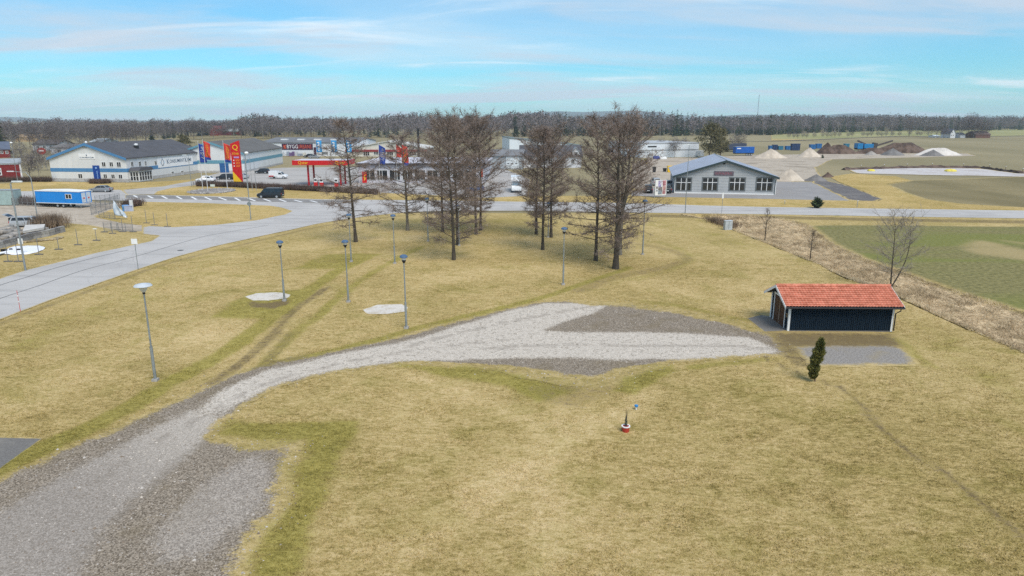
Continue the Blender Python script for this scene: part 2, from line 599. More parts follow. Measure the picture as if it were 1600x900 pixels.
# the country to the horizon, with an opening that the lawn and the field fill
HX0, HX1, HY0, HY1 = -128.0, 168.0, 14.5, 112.5
R_ = 9000.0
gm = edge_mat('country_ground', field_build((.235, .198, .108), (.315, .262, .15), (.20, .175, .092), .012), .5, 0.0)
gv = [(-R_, -2000), (R_, -2000), (R_, R_), (-R_, R_), (HX0, HY0), (HX1, HY0), (HX1, HY1), (HX0, HY1)]
me = np_mesh('ground', [(x, y, -.06) for x, y in gv], [np.array([(0, 1, 5, 4), (1, 2, 6, 5), (2, 3, 7, 6), (3, 0, 4, 7)])], [gm])
set_attr(me, 'edge', np.full(8, 100.0))
ground = link('ground', me)
ground['kind'] = 'structure'

# lawn: a fine grid that dips into the ditch
LR = .5
gx = np.arange(HX0 - 1, HX1 + 1.5, LR)
gy = np.arange(HY0 - 1, HY1 + 1.5, LR)
GX, GY = np.meshgrid(gx, gy)
PT = paint(GX, GY)
GZ = terrain(GX, GY)
GZ = GZ - np.where(GZ < -.02, .2, 0)
nx_, ny_ = len(gx), len(gy)
ii, jj = np.meshgrid(np.arange(nx_ - 1), np.arange(ny_ - 1))
q = (jj * nx_ + ii).ravel()
# small unevenness of the turf
UN = (np.sin(GX * .9 + 1.3 * np.sin(GY * .5)) * np.sin(GY * 1.1 + np.sin(GX * .37)) * .02).clip(-.03, 0)
me = np_mesh('lawn', np.column_stack([GX.ravel(), GY.ravel(), (GZ + UN).ravel()]), [np.stack([q, q + 1, q + nx_ + 1, q + nx_], 1)], [mat_lawn], smooth_=True)
for k_, v_ in PT.items():
    set_attr(me, k_, v_.ravel())
lawn = link('lawn', me)
lawn['kind'] = 'structure'


def grid_at(A, X, Y):
    fx, fy = (X - gx[0]) / LR, (Y - gy[0]) / LR
    i, j = np.clip(fx.astype(int), 0, nx_ - 2), np.clip(fy.astype(int), 0, ny_ - 2)
    u, v = fx - i, fy - j
    return A[j, i] * (1 - u) * (1 - v) + A[j, i + 1] * u * (1 - v) + A[j + 1, i] * (1 - u) * v + A[j + 1, i + 1] * u * v


# ---- gravel drive
DRIVE = [(-200, 860), (-60, 775), (0, 745), (100, 700), (170, 672), (240, 640), (310, 608), (350, 589), (400, 572), (440, 564), (500, 552), (560, 539), (620, 526), (700, 504), (760, 489), (830, 473),
         (880, 469), (960, 471), (1060, 483), (1140, 498), (1175, 506), (1205, 522), (1228, 545), (1230, 556), (1180, 558), (1050, 567), (1035, 574), (990, 592), (970, 602), (930, 607), (880, 604), (820, 592), (770, 578),
         (690, 572), (620, 570), (540, 580), (480, 592), (430, 607), (390, 632), (350, 660), (338, 680), (405, 691), (480, 686), (463, 727), (452, 799), (407, 844), (380, 910), (360, 1010), (-200, 1010)]
WHITE = [(150, 760), (215, 695), (290, 645), (345, 612), (420, 577), (520, 555), (640, 532), (720, 508), (800, 484), (850, 474), (957, 473), (930, 488), (880, 504), (848, 517), (900, 519), (1000, 519), (1080, 521), (1170, 527), (1218, 549), (1180, 557),
         (1060, 562), (960, 562), (860, 559), (740, 562), (620, 567), (540, 577), (470, 590), (420, 606), (380, 630), (330, 668), (270, 725), (215, 780)]
TRACK = [(-200, 930), (0, 800), (110, 735), (200, 690), (300, 640), (345, 655), (290, 715), (200, 790), (150, 850), (110, 930), (80, 1010), (-200, 1010)]
BLOT = [(330, 740), (400, 705), (440, 735), (420, 790), (330, 870), (240, 890), (230, 840)]


RUTS = [([(-20, 900), (100, 790), (210, 712), (320, 648), (420, 598), (540, 566), (680, 543), (800, 530)], .38), ([(60, 930), (170, 820), (270, 730), (345, 668)], .4), ([(760, 545), (880, 538), (1000, 540), (1120, 540), (1200, 545)], .5), ([(640, 540), (740, 515), (850, 492), (930, 478)], .5)]


def gravel_build(nt, ps):
    vor = nd(nt, 'ShaderNodeTexVoronoi', {'Vector': ps, 'Scale': 19.0, 'Randomness': 1.0})
    sv = nd(nt, 'ShaderNodeSeparateColor', {0: vor.outputs['Color']}).outputs[0]
    nl = noise(nt, ps, .35, 5, .65, .5)
    nm = noise(nt, ps, 2.6, 5, .7)
    nf = noise(nt, ps, 26, 2, .7)
    grit = mth(nt, 'ADD', mth(nt, 'MULTIPLY', sv, .55), mth(nt, 'MULTIPLY', nf, .45))
    dark = mixc(nt, smooth(nt, grit, .12, .85), (.105, .082, .058), (.40, .335, .262))
    dark = mixc(nt, mth(nt, 'MULTIPLY', smooth(nt, nl, .48, .62), .5), dark, mixc(nt, grit, (.12, .088, .05), (.27, .215, .135)))
    grey = mixc(nt, smooth(nt, grit, .1, .9), (.22, .188, .155), (.41, .362, .315))
    white = mixc(nt, smooth(nt, grit, .05, .6), (.36, .312, .252), (.63, .565, .485))
    white = mixc(nt, mth(nt, 'MULTIPLY', smooth(nt, mth(nt, 'ADD', mth(nt, 'MULTIPLY', nm, .6), mth(nt, 'MULTIPLY', noise(nt, ps, 7.0, 3, .7), .4)), .515, .60), .62), white, (.17, .14, .10))
    br = mth(nt, 'MULTIPLY', mth(nt, 'SUBTRACT', mth(nt, 'ADD', mth(nt, 'MULTIPLY', nm, .35), mth(nt, 'ADD', mth(nt, 'MULTIPLY', nl, .25), mth(nt, 'MULTIPLY', noise(nt, ps, 10, 3, .75), .40))), .5), 2.8)
    grey = mixc(nt, attr(nt, 'grad'), grey, mixc(nt, smooth(nt, grit, .05, .7), (.34, .295, .24), (.56, .50, .43)))
    fg = smooth(nt, mth(nt, 'ADD', attr(nt, 'track'), mth(nt, 'MULTIPLY', br, 1.2)), .2, .85)
    fw = smooth(nt, mth(nt, 'ADD', attr(nt, 'white'), br), .36, .64)
    fb = mth(nt, 'MULTIPLY', smooth(nt, mth(nt, 'ADD', attr(nt, 'blot'), br), .35, .9), .55)
    c = mixc(nt, fb, dark, mixc(nt, grit, (.20, .17, .145), (.62, .56, .50)))
    c = mixc(nt, fg, c, grey)
    c = mixc(nt, fw, c, white)
    rf = mth(nt, 'MULTIPLY', smooth(nt, mth(nt, 'ADD', attr(nt, 'rut'), mth(nt, 'MULTIPLY', br, .35)), .25, .95), .42)
    return mixc(nt, rf, c, mixc(nt, grit, (.16, .13, .10), (.36, .315, .265))), grit


mat_gravel = edge_mat('crushed_gravel', gravel_build, .40, 1.2, .95, .8, .05)
drive = sheet('gravel_drive', DRIVE, .006, mat_gravel, .6, .12, True, True,
              extra={'white': lambda X, Y: poly_f(X, Y, WHITE, 1.0) * sstep(X * .55 + Y * .84, P(215, 705)[0] * .55 + P(215, 705)[1] * .84, P(390, 600)[0] * .55 + P(390, 600)[1] * .84), 'track': lambda X, Y: poly_f(X, Y, TRACK, .9), 'blot': lambda X, Y: poly_f(X, Y, BLOT, 1.2), 'rut': lambda X, Y: np.max([line_f(X, Y, l_, w_) for l_, w_ in RUTS], axis=0), 'grad': lambda X, Y: sstep(X * .55 + Y * .84, P(90, 800)[0] * .55 + P(90, 800)[1] * .84, P(345, 625)[0] * .55 + P(345, 625)[1] * .84) * .95, 'eadj': lambda X, Y: -1.5 * poly_f(X, Y, [(640, 566), (760, 570), (1045, 570), (985, 600), (920, 620), (830, 612)], .8) - 1.1 * poly_f(X, Y, [(900, 468), (1180, 500), (1180, 520), (1000, 512), (900, 500)], 1.2) - .5 * poly_f(X, Y, [(330, 670), (480, 680), (470, 730), (390, 900), (260, 900)], 1.5)})


def plain_build(c1, c2, s=6.0, c3=None, s3=.3):
    def f(nt, ps):
        a = noise(nt, ps, s, 5, .7)
        c = mixc(nt, smooth(nt, a, .25, .75), c1, c2)
        if c3:
            c = mixc(nt, mth(nt, 'MULTIPLY', smooth(nt, noise(nt, ps, s3, 5, .65, .6), .48, .7), .7), c, c3)
        return c, a
    return f


mat_asph = edge_mat('asphalt_pad', plain_build((.13, .122, .114), (.21, .2, .188), 9, (.25, .23, .2), .5), .12, .1, .9, .3, .01)
mat_pad = edge_mat('grey_crushed_stone', plain_build((.14, .127, .113), (.40, .37, .34), 9, (.30, .25, .165), .4), .6, .9, .95, .8, .05)
mat_sand = edge_mat('white_sand', plain_build((.50, .46, .41), (.72, .68, .62), 7, (.45, .38, .28), 1.2), .10, .12, .95, .4, .02)
sheet('shed_apron', [(1166, 497), (1200, 490), (1244, 517), (1194, 519)], .016, mat_asph, .8, .05, True, True)
sheet('asphalt_pad', [(-80, 682), (70, 684), (0, 734), (-80, 780)], .012, mat_asph, .8, .03, True, True)
sheet('stone_pad', [(1233, 540), (1300, 538), (1408, 539), (1424, 553), (1440, 572), (1350, 573), (1265, 574)], .010, mat_pad, .6, .12, True, True)
sheet('sand_patch', [(380, 464), (400, 458), (440, 456), (456, 461), (450, 466), (420, 470), (395, 470)], .012, mat_sand, .4, .05, True, True)
sheet('sand_patch', [(565, 484), (590, 476), (630, 475), (639, 481), (634, 487), (605, 491), (574, 491)], .012, mat_sand, .4, .04, True, True)


# ---- ditch and field
def ditch_build(nt, ps):
    mp = nd(nt, 'ShaderNodeMapping', {0: ps, 'Rotation': (0, 0, .9), 'Scale': (1, .35, 0)}).outputs[0]
    a = noise(nt, mp, 1.6, 6, .7, .8)
    b_ = noise(nt, ps, .35, 4, .6)
    c = nd(nt, 'ShaderNodeValToRGB', {0: a})
    c.color_ramp.elements[0].position, c.color_ramp.elements[0].color = .33, (.25, .18, .10, 1)
    c.color_ramp.elements[1].position, c.color_ramp.elements[1].color = .60, (.74, .58, .37, 1)
    e_ = c.color_ramp.elements.new(.5)
    e_.color = (.52, .395, .24, 1)
    return mixc(nt, mth(nt, 'MULTIPLY', smooth(nt, b_, .5, .7), .4), c.outputs[0], (.17, .15, .06)), a


ditch_m = edge_mat('dry_ditch_grass', ditch_build, .8, .8, .95, .9, .15)
sheet('ditch', DITCH_POLY, .02, ditch_m, .7, .1, True, True, True, True)


def green_build(nt, ps):
    mp = nd(nt, 'ShaderNodeMapping', {0: ps, 'Rotation': (0, 0, .35), 'Scale': (.3, 1, 0)}).outputs[0]
    a = noise(nt, mp, .11, 5, .6, .6)
    b_ = noise(nt, ps, 2.2, 5, .7)
    c = mixc(nt, smooth(nt, b_, .3, .72), (.125, .115, .042), (.285, .25, .105))
    c = mixc(nt, mth(nt, 'MULTIPLY', smooth(nt, a, .46, .60), .65), c, mixc(nt, b_, (.12, .135, .025), (.225, .24, .06)))
    tan = mth(nt, 'ADD', attr(nt, 'bare'), mth(nt, 'MULTIPLY', mth(nt, 'SUBTRACT', a, .5), 1.2))
    return mixc(nt, smooth(nt, tan, .25, .85), c, mixc(nt, b_, (.25, .20, .09), (.46, .36, .18))), b_


green_m = edge_mat('winter_crop', green_build, 1.2, .9, .95, .6, .08)
BARE = [([(1490, 387), (1530, 375), (1560, 380), (1640, 398), (1700, 420), (1600, 408), (1520, 398)], 2.0, .78), ([(1300, 366), (1370, 368), (1440, 377), (1380, 378)], 1.2, .45), ([(1540, 372), (1620, 380), (1700, 388), (1620, 388)], 1.0, .5)]
fld = [tuple(p) for p in _dr[12:]] + [(HX1, _dr[-1][1]), (HX1, P(1700, 353.5)[1])] + pp([(1700, 354), (1500, 352.5), (1380, 351), (1296, 351)])
sheet('crop_field', fld, .012, green_m, 1.2, .15, True, True, True,
      extra={'bare': lambda X, Y: np.max([a * poly_f(X, Y, px, s) for px, s, a in BARE], axis=0)})


# ---- roads
def road_build(c1, c2, dk):
    def f(nt, ps):
        a = noise(nt, ps, 12, 4, .75)
        b_ = noise(nt, nd(nt, 'ShaderNodeMapping', {0: ps, 'Rotation': (0, 0, .15), 'Scale': (.12, 1, 0)}).outputs[0], .55, 5, .6, .2)
        c = mixc(nt, smooth(nt, a, .25, .75), c1, c2)
        c = mixc(nt, mth(nt, 'MULTIPLY', smooth(nt, noise(nt, ps, .09, 6, .65, 1.0), .42, .62), .40), c, dk)
        ve = nd(nt, 'ShaderNodeTexVoronoi', {'Vector': nd(nt, 'ShaderNodeVectorMath', {0: ps, 1: nd(nt, 'ShaderNodeTexNoise', {'Vector': ps, 'Scale': .5, 'Detail': 4.0}).outputs[1]}, operation='ADD').outputs[0], 'Scale': .16}, feature='DISTANCE_TO_EDGE').outputs[0]
        c = mixc(nt, mth(nt, 'MULTIPLY', smooth(nt, ve, .014, .004), .16), c, tuple(v * .55 for v in dk))
        return mixc(nt, mth(nt, 'MULTIPLY', smooth(nt, b_, .47, .68), .55), c, dk), a
    return f


mat_road = edge_mat('road_asphalt', road_build((.41, .393, .375), (.53, .51, .49), (.32, .307, .295)), .30, .25, .85, .25, .01)
mat_dark_road = edge_mat('dark_asphalt', road_build((.22, .212, .205), (.30, .288, .28), (.17, .165, .16)), .10, .1, .9, .25, .01)
mat_fore = edge_mat('forecourt_paving', road_build((.37, .35, .325), (.48, .455, .43), (.29, .275, .26)), .4, .3, .9, .25, .01)
mat_yard = edge_mat('yard_gravel', plain_build((.33, .275, .21), (.53, .46, .375), 1.1, (.21, .17, .125), .12), .6, .6, .95, .5, .05)
mat_paint = M('road_paint', (.74, .74, .73), .7, .12, 5)
mat_tar = M('tar_seam', (.16, .155, .15), .8, .2, 4)

ROAD = [(-90, 536), (0, 500), (52, 480), (100, 462), (175, 436), (217, 421), (275, 402), (337, 385), (400, 371), (455, 359.5), (496, 350), (538, 343), (583, 337), (634, 332), (683, 330), (820, 329.5), (1027, 333), (1220, 335.5),
        (1420, 339), (1600, 341.6), (1740, 344), (1740, 331), (1600, 329), (1380, 326), (1200, 323.5), (1096, 321), (1011, 318), (900, 316), (800, 315), (683, 313), (600, 312.3), (500, 311.3), (444, 310), (398, 308.5), (305, 306), (200, 304),
        (190, 296.5), (100, 298.3), (0, 299), (-110, 300), (-110, 308), (0, 309), (100, 311), (200, 314.5), (227, 316), (310, 317.5), (420, 322), (440, 325), (455, 330), (445, 335), (400, 344), (338, 351), (269, 355), (234, 353),
        (222, 351.5), (222, 365.5), (248, 368.5), (235, 377), (150, 395), (40, 422), (0, 435), (-90, 472)]
road = sheet('road', ROAD, .024, mat_road, 1.5, .03, True, True)
sheet('hatched_median', [(196, 304.6), (305, 306.8), (398, 309.5), (500, 312.3), (560, 315), (500, 317.5), (420, 315.5), (310, 312), (196, 309.5)], .032, mat_dark_road, 1.0, .0, True)
for (xa, ya, xb, yb) in [(209, 305.5, 215, 308.8), (231, 306, 239, 310), (253, 306.4, 261, 310.6), (276, 307, 284, 311.3), (299, 307.6, 307, 312), (320, 308, 330, 312.6), (342, 308.6, 354, 313), (367, 309.3, 375, 313.8), (388, 310, 399, 314.4),
                         (412, 311, 423, 315), (436, 311.6, 447, 315.4), (460, 312.8, 472, 316), (485, 313.8, 496, 316.5)]:
    a_, b_ = P(xa, ya)[:2], P(xb, yb)[:2]
    strip('painted_bar', [a_, b_], .42, .040, mat_paint, road)
for ln in ([(196, 304.4), (305, 306.4), (398, 309.1), (500, 311.9)], [(1011, 318.9), (1096, 321.8), (1200, 324.3), (1380, 326.8), (1600, 329.9), (1735, 331.8)]):
    strip('edge_line', curve(pp(ln), 8), .25, .036, mat_paint, road)
cl = resample(pp([(700, 321), (820, 321.5), (1020, 325), (1220, 329), (1420, 332), (1600, 334.8), (1730, 336.8)]), 300)
sp_ = np.hypot(*(cl[1] - cl[0]))
stp, dsh = int(12 / sp_) + 1, max(2, int(3 / sp_) + 1)
for k in range(0, 300 - dsh, stp):
    strip('centre_dash', cl[k:k + dsh + 1], .18, .034, mat_paint, road)
for ln, w_ in (([(-80, 475), (0, 446), (40, 434), (87, 419), (160, 400), (200, 391)], .16), ([(-60, 492), (0, 467), (60, 447), (132, 422), (212, 401), (310, 372), (350, 364), (420, 352)], .13)):
    strip('tar_seam', curve(pp(ln), 8), w_, .030, mat_tar, road)
MB().lathe([(.36, .026), (.36, .036), (.001, .038)], 16, P(282, 391.5)).build('manhole_cover', M('cast_iron', (.09, .085, .08), .6), road)

# pavements and yards north of the road
sheet('forecourt', [(196, 304.2), (190, 296.6), (250, 291.5), (310, 281), (330, 273), (345, 269), (440, 262), (560, 260), (700, 262), (790, 264), (830, 280), (825, 306), (760, 309.3), (590, 301), (400, 291), (310, 289), (268, 294), (248, 299), (242, 303.5)], .004, mat_fore, 3, .1, True)
sheet('service_yard', [(-110, 306), (0, 307), (70, 309), (135, 311), (150, 316), (210, 316.5), (170, 330), (151, 338), (200, 349), (230, 351), (230, 366), (180, 361), (135, 352), (100, 349), (70, 360), (0, 382), (-110, 420)], .010, mat_yard, 2, .15, True)
sheet('work_yard', [(985, 306), (985, 256), (1010, 247), (1080, 246), (1180, 242), (1240, 241), (1330, 240), (1510, 239), (1525, 243.5), (1420, 246), (1300, 249), (1275, 262), (1284, 281), (1212, 285), (1040, 291)], -.03, mat_yard, 4, .4, True)
mat_yasph = edge_mat('yard_asphalt', road_build((.27, .255, .245), (.36, .345, .335), (.22, .21, .205)), .4, .3, .9, .2, .01)
mat_dgrav = edge_mat('dark_gravel', plain_build((.085, .078, .078), (.20, .185, .18), 2.5, (.26, .24, .22), .2), .6, .6, .95, .6, .05)
mat_wgrav = edge_mat('pale_gravel', plain_build((.42, .39, .38), (.62, .59, .58), 1.2, (.36, .31, .27), .1), 1.0, .8, .95, .4, .05)
mat_plow = edge_mat('stubble_field', field_build((.19, .155, .075), (.285, .23, .12), (.13, .11, .05), .045, (1, .35, 0), .15), 1.0, .8)
mat_far_green = edge_mat('far_pasture', field_build((.25, .25, .10), (.34, .31, .14), (.28, .26, .11), .01), 1.0, .5)
sheet('verge', [(-110, 286), (0, 287), (60, 283.6), (200, 285.5), (260, 283), (318, 279), (300, 286), (250, 291.5), (200, 295.5), (190, 297.2), (100, 298.6), (0, 299.5), (-110, 300.5)], .0, mat_verge, 3, .1, True)
sheet('verge', [(242, 303.7), (248, 299), (268, 294), (310, 289), (400, 291), (590, 301), (760, 309.3), (830, 306), (985, 306), (1020, 308), (1040, 308), (1200, 311), (1330, 314), (1372, 314.3), (1380, 311), (1332, 292), (1310, 284), (1296, 276), (1330, 271), (1400, 275.5), (1424, 282),
                (1385, 287.5), (1412, 300), (1445, 311), (1500, 318), (1600, 324), (1740, 328), (1740, 331.8), (1600, 330), (1380, 327), (1200, 324.5), (1096, 322), (1011, 319), (900, 317), (800, 316), (683, 314), (600, 313.3), (500, 312.3), (444, 311), (398, 309.5), (305, 307)], .008, mat_verge, 3, .1, True)
sheet('verge', [(150, 340), (170, 329), (214, 315.5), (227, 315.5), (310, 317), (420, 321.5), (440, 324.5), (456, 330), (445, 335.5), (400, 344.5), (338, 351.5), (269, 355.5), (234, 353.5), (200, 350)], .028, mat_verge, 2, .1, True)
sheet('building_yard', [(985, 299), (1040, 289), (1212, 283.5), (1270, 284.5), (1330, 314), (1200, 311), (1040, 308), (985, 306)], .012, mat_yasph, 3, .1, True)
sheet('dark_gravel_yard', [(1268, 284.5), (1282, 280), (1310, 286), (1332, 292), (1380, 311), (1372, 314.3), (1330, 314.2)], .016, mat_dgrav, 2, .3, True)
sheet('stubble_field', [(1385, 288), (1424, 282), (1600, 276), (1760, 275.5), (1760, 329), (1600, 324.5), (1500, 318.5), (1445, 311.5), (1412, 300.5)], .012, mat_plow, 4, .2, True)
sheet('gravel_lot', [(1322, 265), (1440, 262.3), (1530, 263), (1590, 271), (1760, 274), (1760, 276.2), (1600, 276.2), (1440, 273.5), (1340, 271)], .02, mat_wgrav, 3, .4, True)
sheet('pasture', [(1205, 211), (1300, 207), (1420, 203.5), (1800, 199.5), (1800, 208), (1500, 214), (1420, 212.5), (1300, 217), (1205, 220)], .1, mat_far_green, 25, 0, True)
sheet('pasture', [(280, 215), (330, 206), (430, 205), (520, 211), (600, 214), (560, 219), (440, 222), (330, 221)], .1, mat_plow, 15, 0, True)
strip('country_road', curve(pp([(1130, 221), (1220, 220.5), (1300, 217.2), (1420, 212.6), (1500, 214), (1800, 208)]), 6), 5, .2, M('far_road', (.22, .19, .15), .9))
# ------------------------------------------------------------------ plants
def unit(a):
    return a / np.maximum(np.linalg.norm(a, axis=-1, keepdims=True), 1e-9)


def seg_tubes(P0, P1, R0, R1, n=4):
    P0, P1 = np.asarray(P0, float), np.asarray(P1, float)
    d = unit(P1 - P0)
    ref = np.where(np.abs(d[:, 2:3]) < .9, np.array([[0, 0, 1.0]]), np.array([[1.0, 0, 0]]))
    u = unit(np.cross(d, ref))
    w = np.cross(d, u)
    a = np.arange(n) * 2 * np.pi / n
    ring = u[:, None] * np.cos(a)[None, :, None] + w[:, None] * np.sin(a)[None, :, None]
    V = np.concatenate([P0[:, None] + ring * np.asarray(R0)[:, None, None], P1[:, None] + ring * np.asarray(R1)[:, None, None]], 1)
    N = len(P0)
    k = np.arange(n)
    f = np.stack([k, (k + 1) % n, (k + 1) % n + n, k + n], 1)
    return V.reshape(-1, 3), (f[None] + (np.arange(N) * 2 * n)[:, None, None]).reshape(-1, 4)


def seg_tris(P0, P1, W, rng):
    """thin pointed blades from P0 to P1"""
    d = unit(P1 - P0)
    s = unit(np.cross(d, rng.normal(size=d.shape))) * np.asarray(W)[:, None] * .5
    V = np.stack([P0 - s, P0 + s, P1], 1)
    return V.reshape(-1, 3), np.arange(len(P0) * 3).reshape(-1, 3)


def merge(parts):
    """parts: list of (V, F, material index) -> V, faces, midx"""
    Vs, Q, mi, off = [], [], [], 0
    for V, Fc, m in parts:
        Vs.append(V)
        Q.append(Fc + off)
        mi += [m] * len(Fc)
        off += len(V)
    return np.concatenate(Vs), Q, mi


mat_bark = M('alder_bark', (.075, .062, .048), .95, .35, 5, .6, 22, stretch=(1, 1, .25))
mat_bark_pale = M('grey_bark', (.19, .17, .14), .95, .3, 4, .5, 20, stretch=(1, 1, .25))
mat_limb = M('alder_limb', (.105, .08, .064), .95, .3, 3)
mat_twig = M('alder_twig', (.20, .148, .122), .95, .35, .8, c2=(.31, .243, .206))
mat_twig_far = M('far_twig', (.155, .130, .128), .95, .3, .15, c2=(.25, .215, .212))
mat_birch = M('birch_bark', (.34, .31, .28), .9, .3, 3)
mat_needle = M('spruce_needle', (.040, .062, .034), .95, .35, .6, c2=(.075, .10, .05))
mat_pine = M('pine_needle', (.11, .105, .05), .95, .35, .5, c2=(.20, .175, .085))
mat_thuja = M('thuja_green', (.085, .11, .022), .9, .4, 4, c2=(.26, .24, .065))


def bare_tree(seed, h, cr, base=.18, lean=(0, 0), n1=56, n2=8, n3=15, trunk_r=.21, widest=.32, up=.25, tw=.020, fork=None, taper=1.0, cones=True):
    rng = np.random.default_rng(seed)
    zs = np.linspace(0, 1, 12)
    ph = rng.uniform(0, 6, 2)
    tx = lean[0] * h * zs ** 1.4 + .012 * h * np.sin(zs * 5 + ph[0]) * zs
    ty = lean[1] * h * zs ** 1.4 + .012 * h * np.sin(zs * 4 + ph[1]) * zs
    tp = np.column_stack([tx, ty, zs * h])
    tr = trunk_r * (1 - zs) ** .8 * .95 + .012
    tr[0] *= 1.35
    mb = MB()
    mb.tube([(0, 0, -.25)] + [tuple(p) for p in tp], [tr[0] * 1.1] + list(tr), 9)
    if fork:
        fz, fx, fy = fork
        k0 = np.array([np.interp(fz, zs, tx), np.interp(fz, zs, ty), fz * h])
        fp = [k0 + np.array([fx * s, fy * s, (1 - fz) * h * .93 * s]) + np.array([fx, fy, 0]) * .5 * np.sin(s * 3.1) for s in np.linspace(0, 1, 8)]
        mb.tube([tuple(p) for p in fp], [trunk_r * .75 * (1 - s) ** .8 + .012 for s in np.linspace(0, 1, 8)], 7)
    L0, L1, LR0, LR1, T0, T1, TW = [], [], [], [], [], [], []
    ga = rng.uniform(0, 6)
    for i in range(n1):
        f = base + (1 - base) * ((i + rng.uniform(0, .9)) / n1) ** .92
        f = min(f, .985)
        g = (f - base) / (1 - base)
        prof = (.62 + .38 * min(1, g / widest)) if g < widest else max(.08, (1 - (g - widest) / (1 - widest)) ** (.62 * taper))
        ln = cr * prof * rng.uniform(.55, 1.22)
        ga += 2.4 + rng.uniform(-.5, .5)
        src = tp
        o = np.array([np.interp(f, zs, tx), np.interp(f, zs, ty), f * h])
        if fork and f > fork[0] + .04 and i % 2:
            s = (f - fork[0]) / (1 - fork[0])
            o = k0 + np.array([fx * s, fy * s, (1 - fz) * h * .93 * s])
        el = (-.12 + up + .75 * g ** 1.3) + rng.uniform(-.16, .16)
        dh = np.array([math.cos(ga), math.sin(ga), 0])
        m = 5
        pts = [o]
        e_ = el
        dd = dh
        for k in range(m):
            e_ += rng.uniform(-.12, .14)
            ga2 = rng.uniform(-.18, .18)
            dd = np.array([dd[0] * math.cos(ga2) - dd[1] * math.sin(ga2), dd[0] * math.sin(ga2) + dd[1] * math.cos(ga2), 0])
            pts.append(pts[-1] + (dd * math.cos(e_) + np.array([0, 0, math.sin(e_)])) * ln / m)
        pts = np.array(pts)
        r0 = min(.055, .014 + .011 * ln) * (trunk_r / .21) ** .5
        rr = np.linspace(r0, .010, m + 1)
        L0 += list(pts[:-1]); L1 += list(pts[1:]); LR0 += list(rr[:-1]); LR1 += list(rr[1:])
        k2 = max(3, int(n2 * (.55 + .6 * prof)))
        for j in range(k2):
            s = .22 + .78 * (j + rng.uniform(0, 1)) / k2
            x = min(s, .999) * m
            a = int(x)
            q0 = pts[a] + (pts[a + 1] - pts[a]) * (x - a)
            dirn = unit(pts[a + 1] - pts[a])
            side = unit(np.cross(dirn, np.array([0, 0, 1.0])))
            d2 = unit(dirn * rng.uniform(.4, 1.0) + side * rng.choice([-1, 1]) * rng.uniform(.4, 1.1) + np.array([0, 0, rng.uniform(-.35, .55)]))
            l2 = (ln * .34 + .25) * rng.uniform(.5, 1.15) * (1.15 - .5 * s)
            q1 = q0 + d2 * l2
            L0.append(q0); L1.append(q1); LR0.append(.012); LR1.append(.005)
            k3 = max(4, int(n3 * rng.uniform(.7, 1.3)))
            sv = rng.uniform(.15, 1.0, k3)
            b0 = q0 + (q1 - q0) * sv[:, None]
            dv = unit(d2 * .7 + rng.normal(size=(k3, 3)) * np.array([.75, .75, .6]) + np.array([0, 0, .12]))
            l3 = rng.uniform(.25, .75, k3) * (.75 + .1 * cr)
            T0.append(b0); T1.append(b0 + dv * l3[:, None]); TW.append(rng.uniform(.7, 1.5, k3) * tw)
            if cones:
                kc = k3 // 3
                c0 = b0[:kc] + dv[:kc] * l3[:kc, None] * .8
                T0.append(c0); T1.append(c0 + rng.normal(size=(kc, 3)) * .07); TW.append(np.full(kc, .075))
    T0, T1, TW = np.concatenate(T0), np.concatenate(T1), np.concatenate(TW)
    parts = [(*seg_tubes(np.array(L0), np.array(L1), LR0, LR1, 4), 0), (*seg_tris(T0, T1, TW, rng), 1)]
    return mb, merge(parts)


def plant_tree(name, label, cat, loc, spec, group=None, bark=None, limb=None, twig=None, rz=0.0):
    mb, (V, Fs, mi) = spec
    t = thing(name, label, cat, loc, rz, group)
    mb.build('trunk', bark or mat_bark, t, True)
    link('crown', np_mesh('crown', V, Fs, [limb or mat_limb, twig or mat_twig], mi), t)
    return t


# the alders of the park: base pixel, top row, crown half width in px, lean, fork, label
ALD = [(556, 378, 186, 49, (-.06, 0), None, 'bare alder with a leaning trunk beside the curving road, low boughs over the asphalt'),
       (637, 360, 213, 47, (-.03, .02), None, 'shorter bare alder between the leaning alder and the dense middle clump'),
       (709, 406, 193, 50, (-.025, 0), None, 'bare alder standing in front of the dense middle clump, slim straight trunk'),
       (715, 383, 194, 42, (-.01, 0), None, 'bare alder close behind the slim front trunk of the middle clump'),
       (692, 362, 196, 44, (-.02, 0), None, 'bare alder in the middle clump with twigs hanging nearly to the ground'),
       (744, 366, 188, 40, (-.01, 0), None, 'front trunk of a close pair of bare alders at the edge of the middle clump'),
       (751, 360, 192, 42, (.0, 0), None, 'rear trunk of a close pair of bare alders at the edge of the middle clump'),
       (838, 366, 206, 36, (0, 0), None, 'bare alder farthest from the sand patches in the group of three slim trunks'),
       (848, 390, 205, 38, (0, 0), None, 'bare alder standing in front in the group of three slim trunks'),
       (861, 371, 207, 38, (.005, 0), None, 'bare alder next to the park lamp in the group of three slim trunks'),
       (931, 407, 192, 50, (-.01, 0), None, 'bare reddish alder beside the thick forked one, single reddish trunk'),
       (962, 420, 189, 58, (.0, 0), (.27, .9, .3), 'thickest bare alder, forked trunk, beside the worn track'),
       (968, 398, 190, 50, (.012, 0), (.35, 1.0, -.2), 'bare grey-trunked alder right behind the thick forked one')]
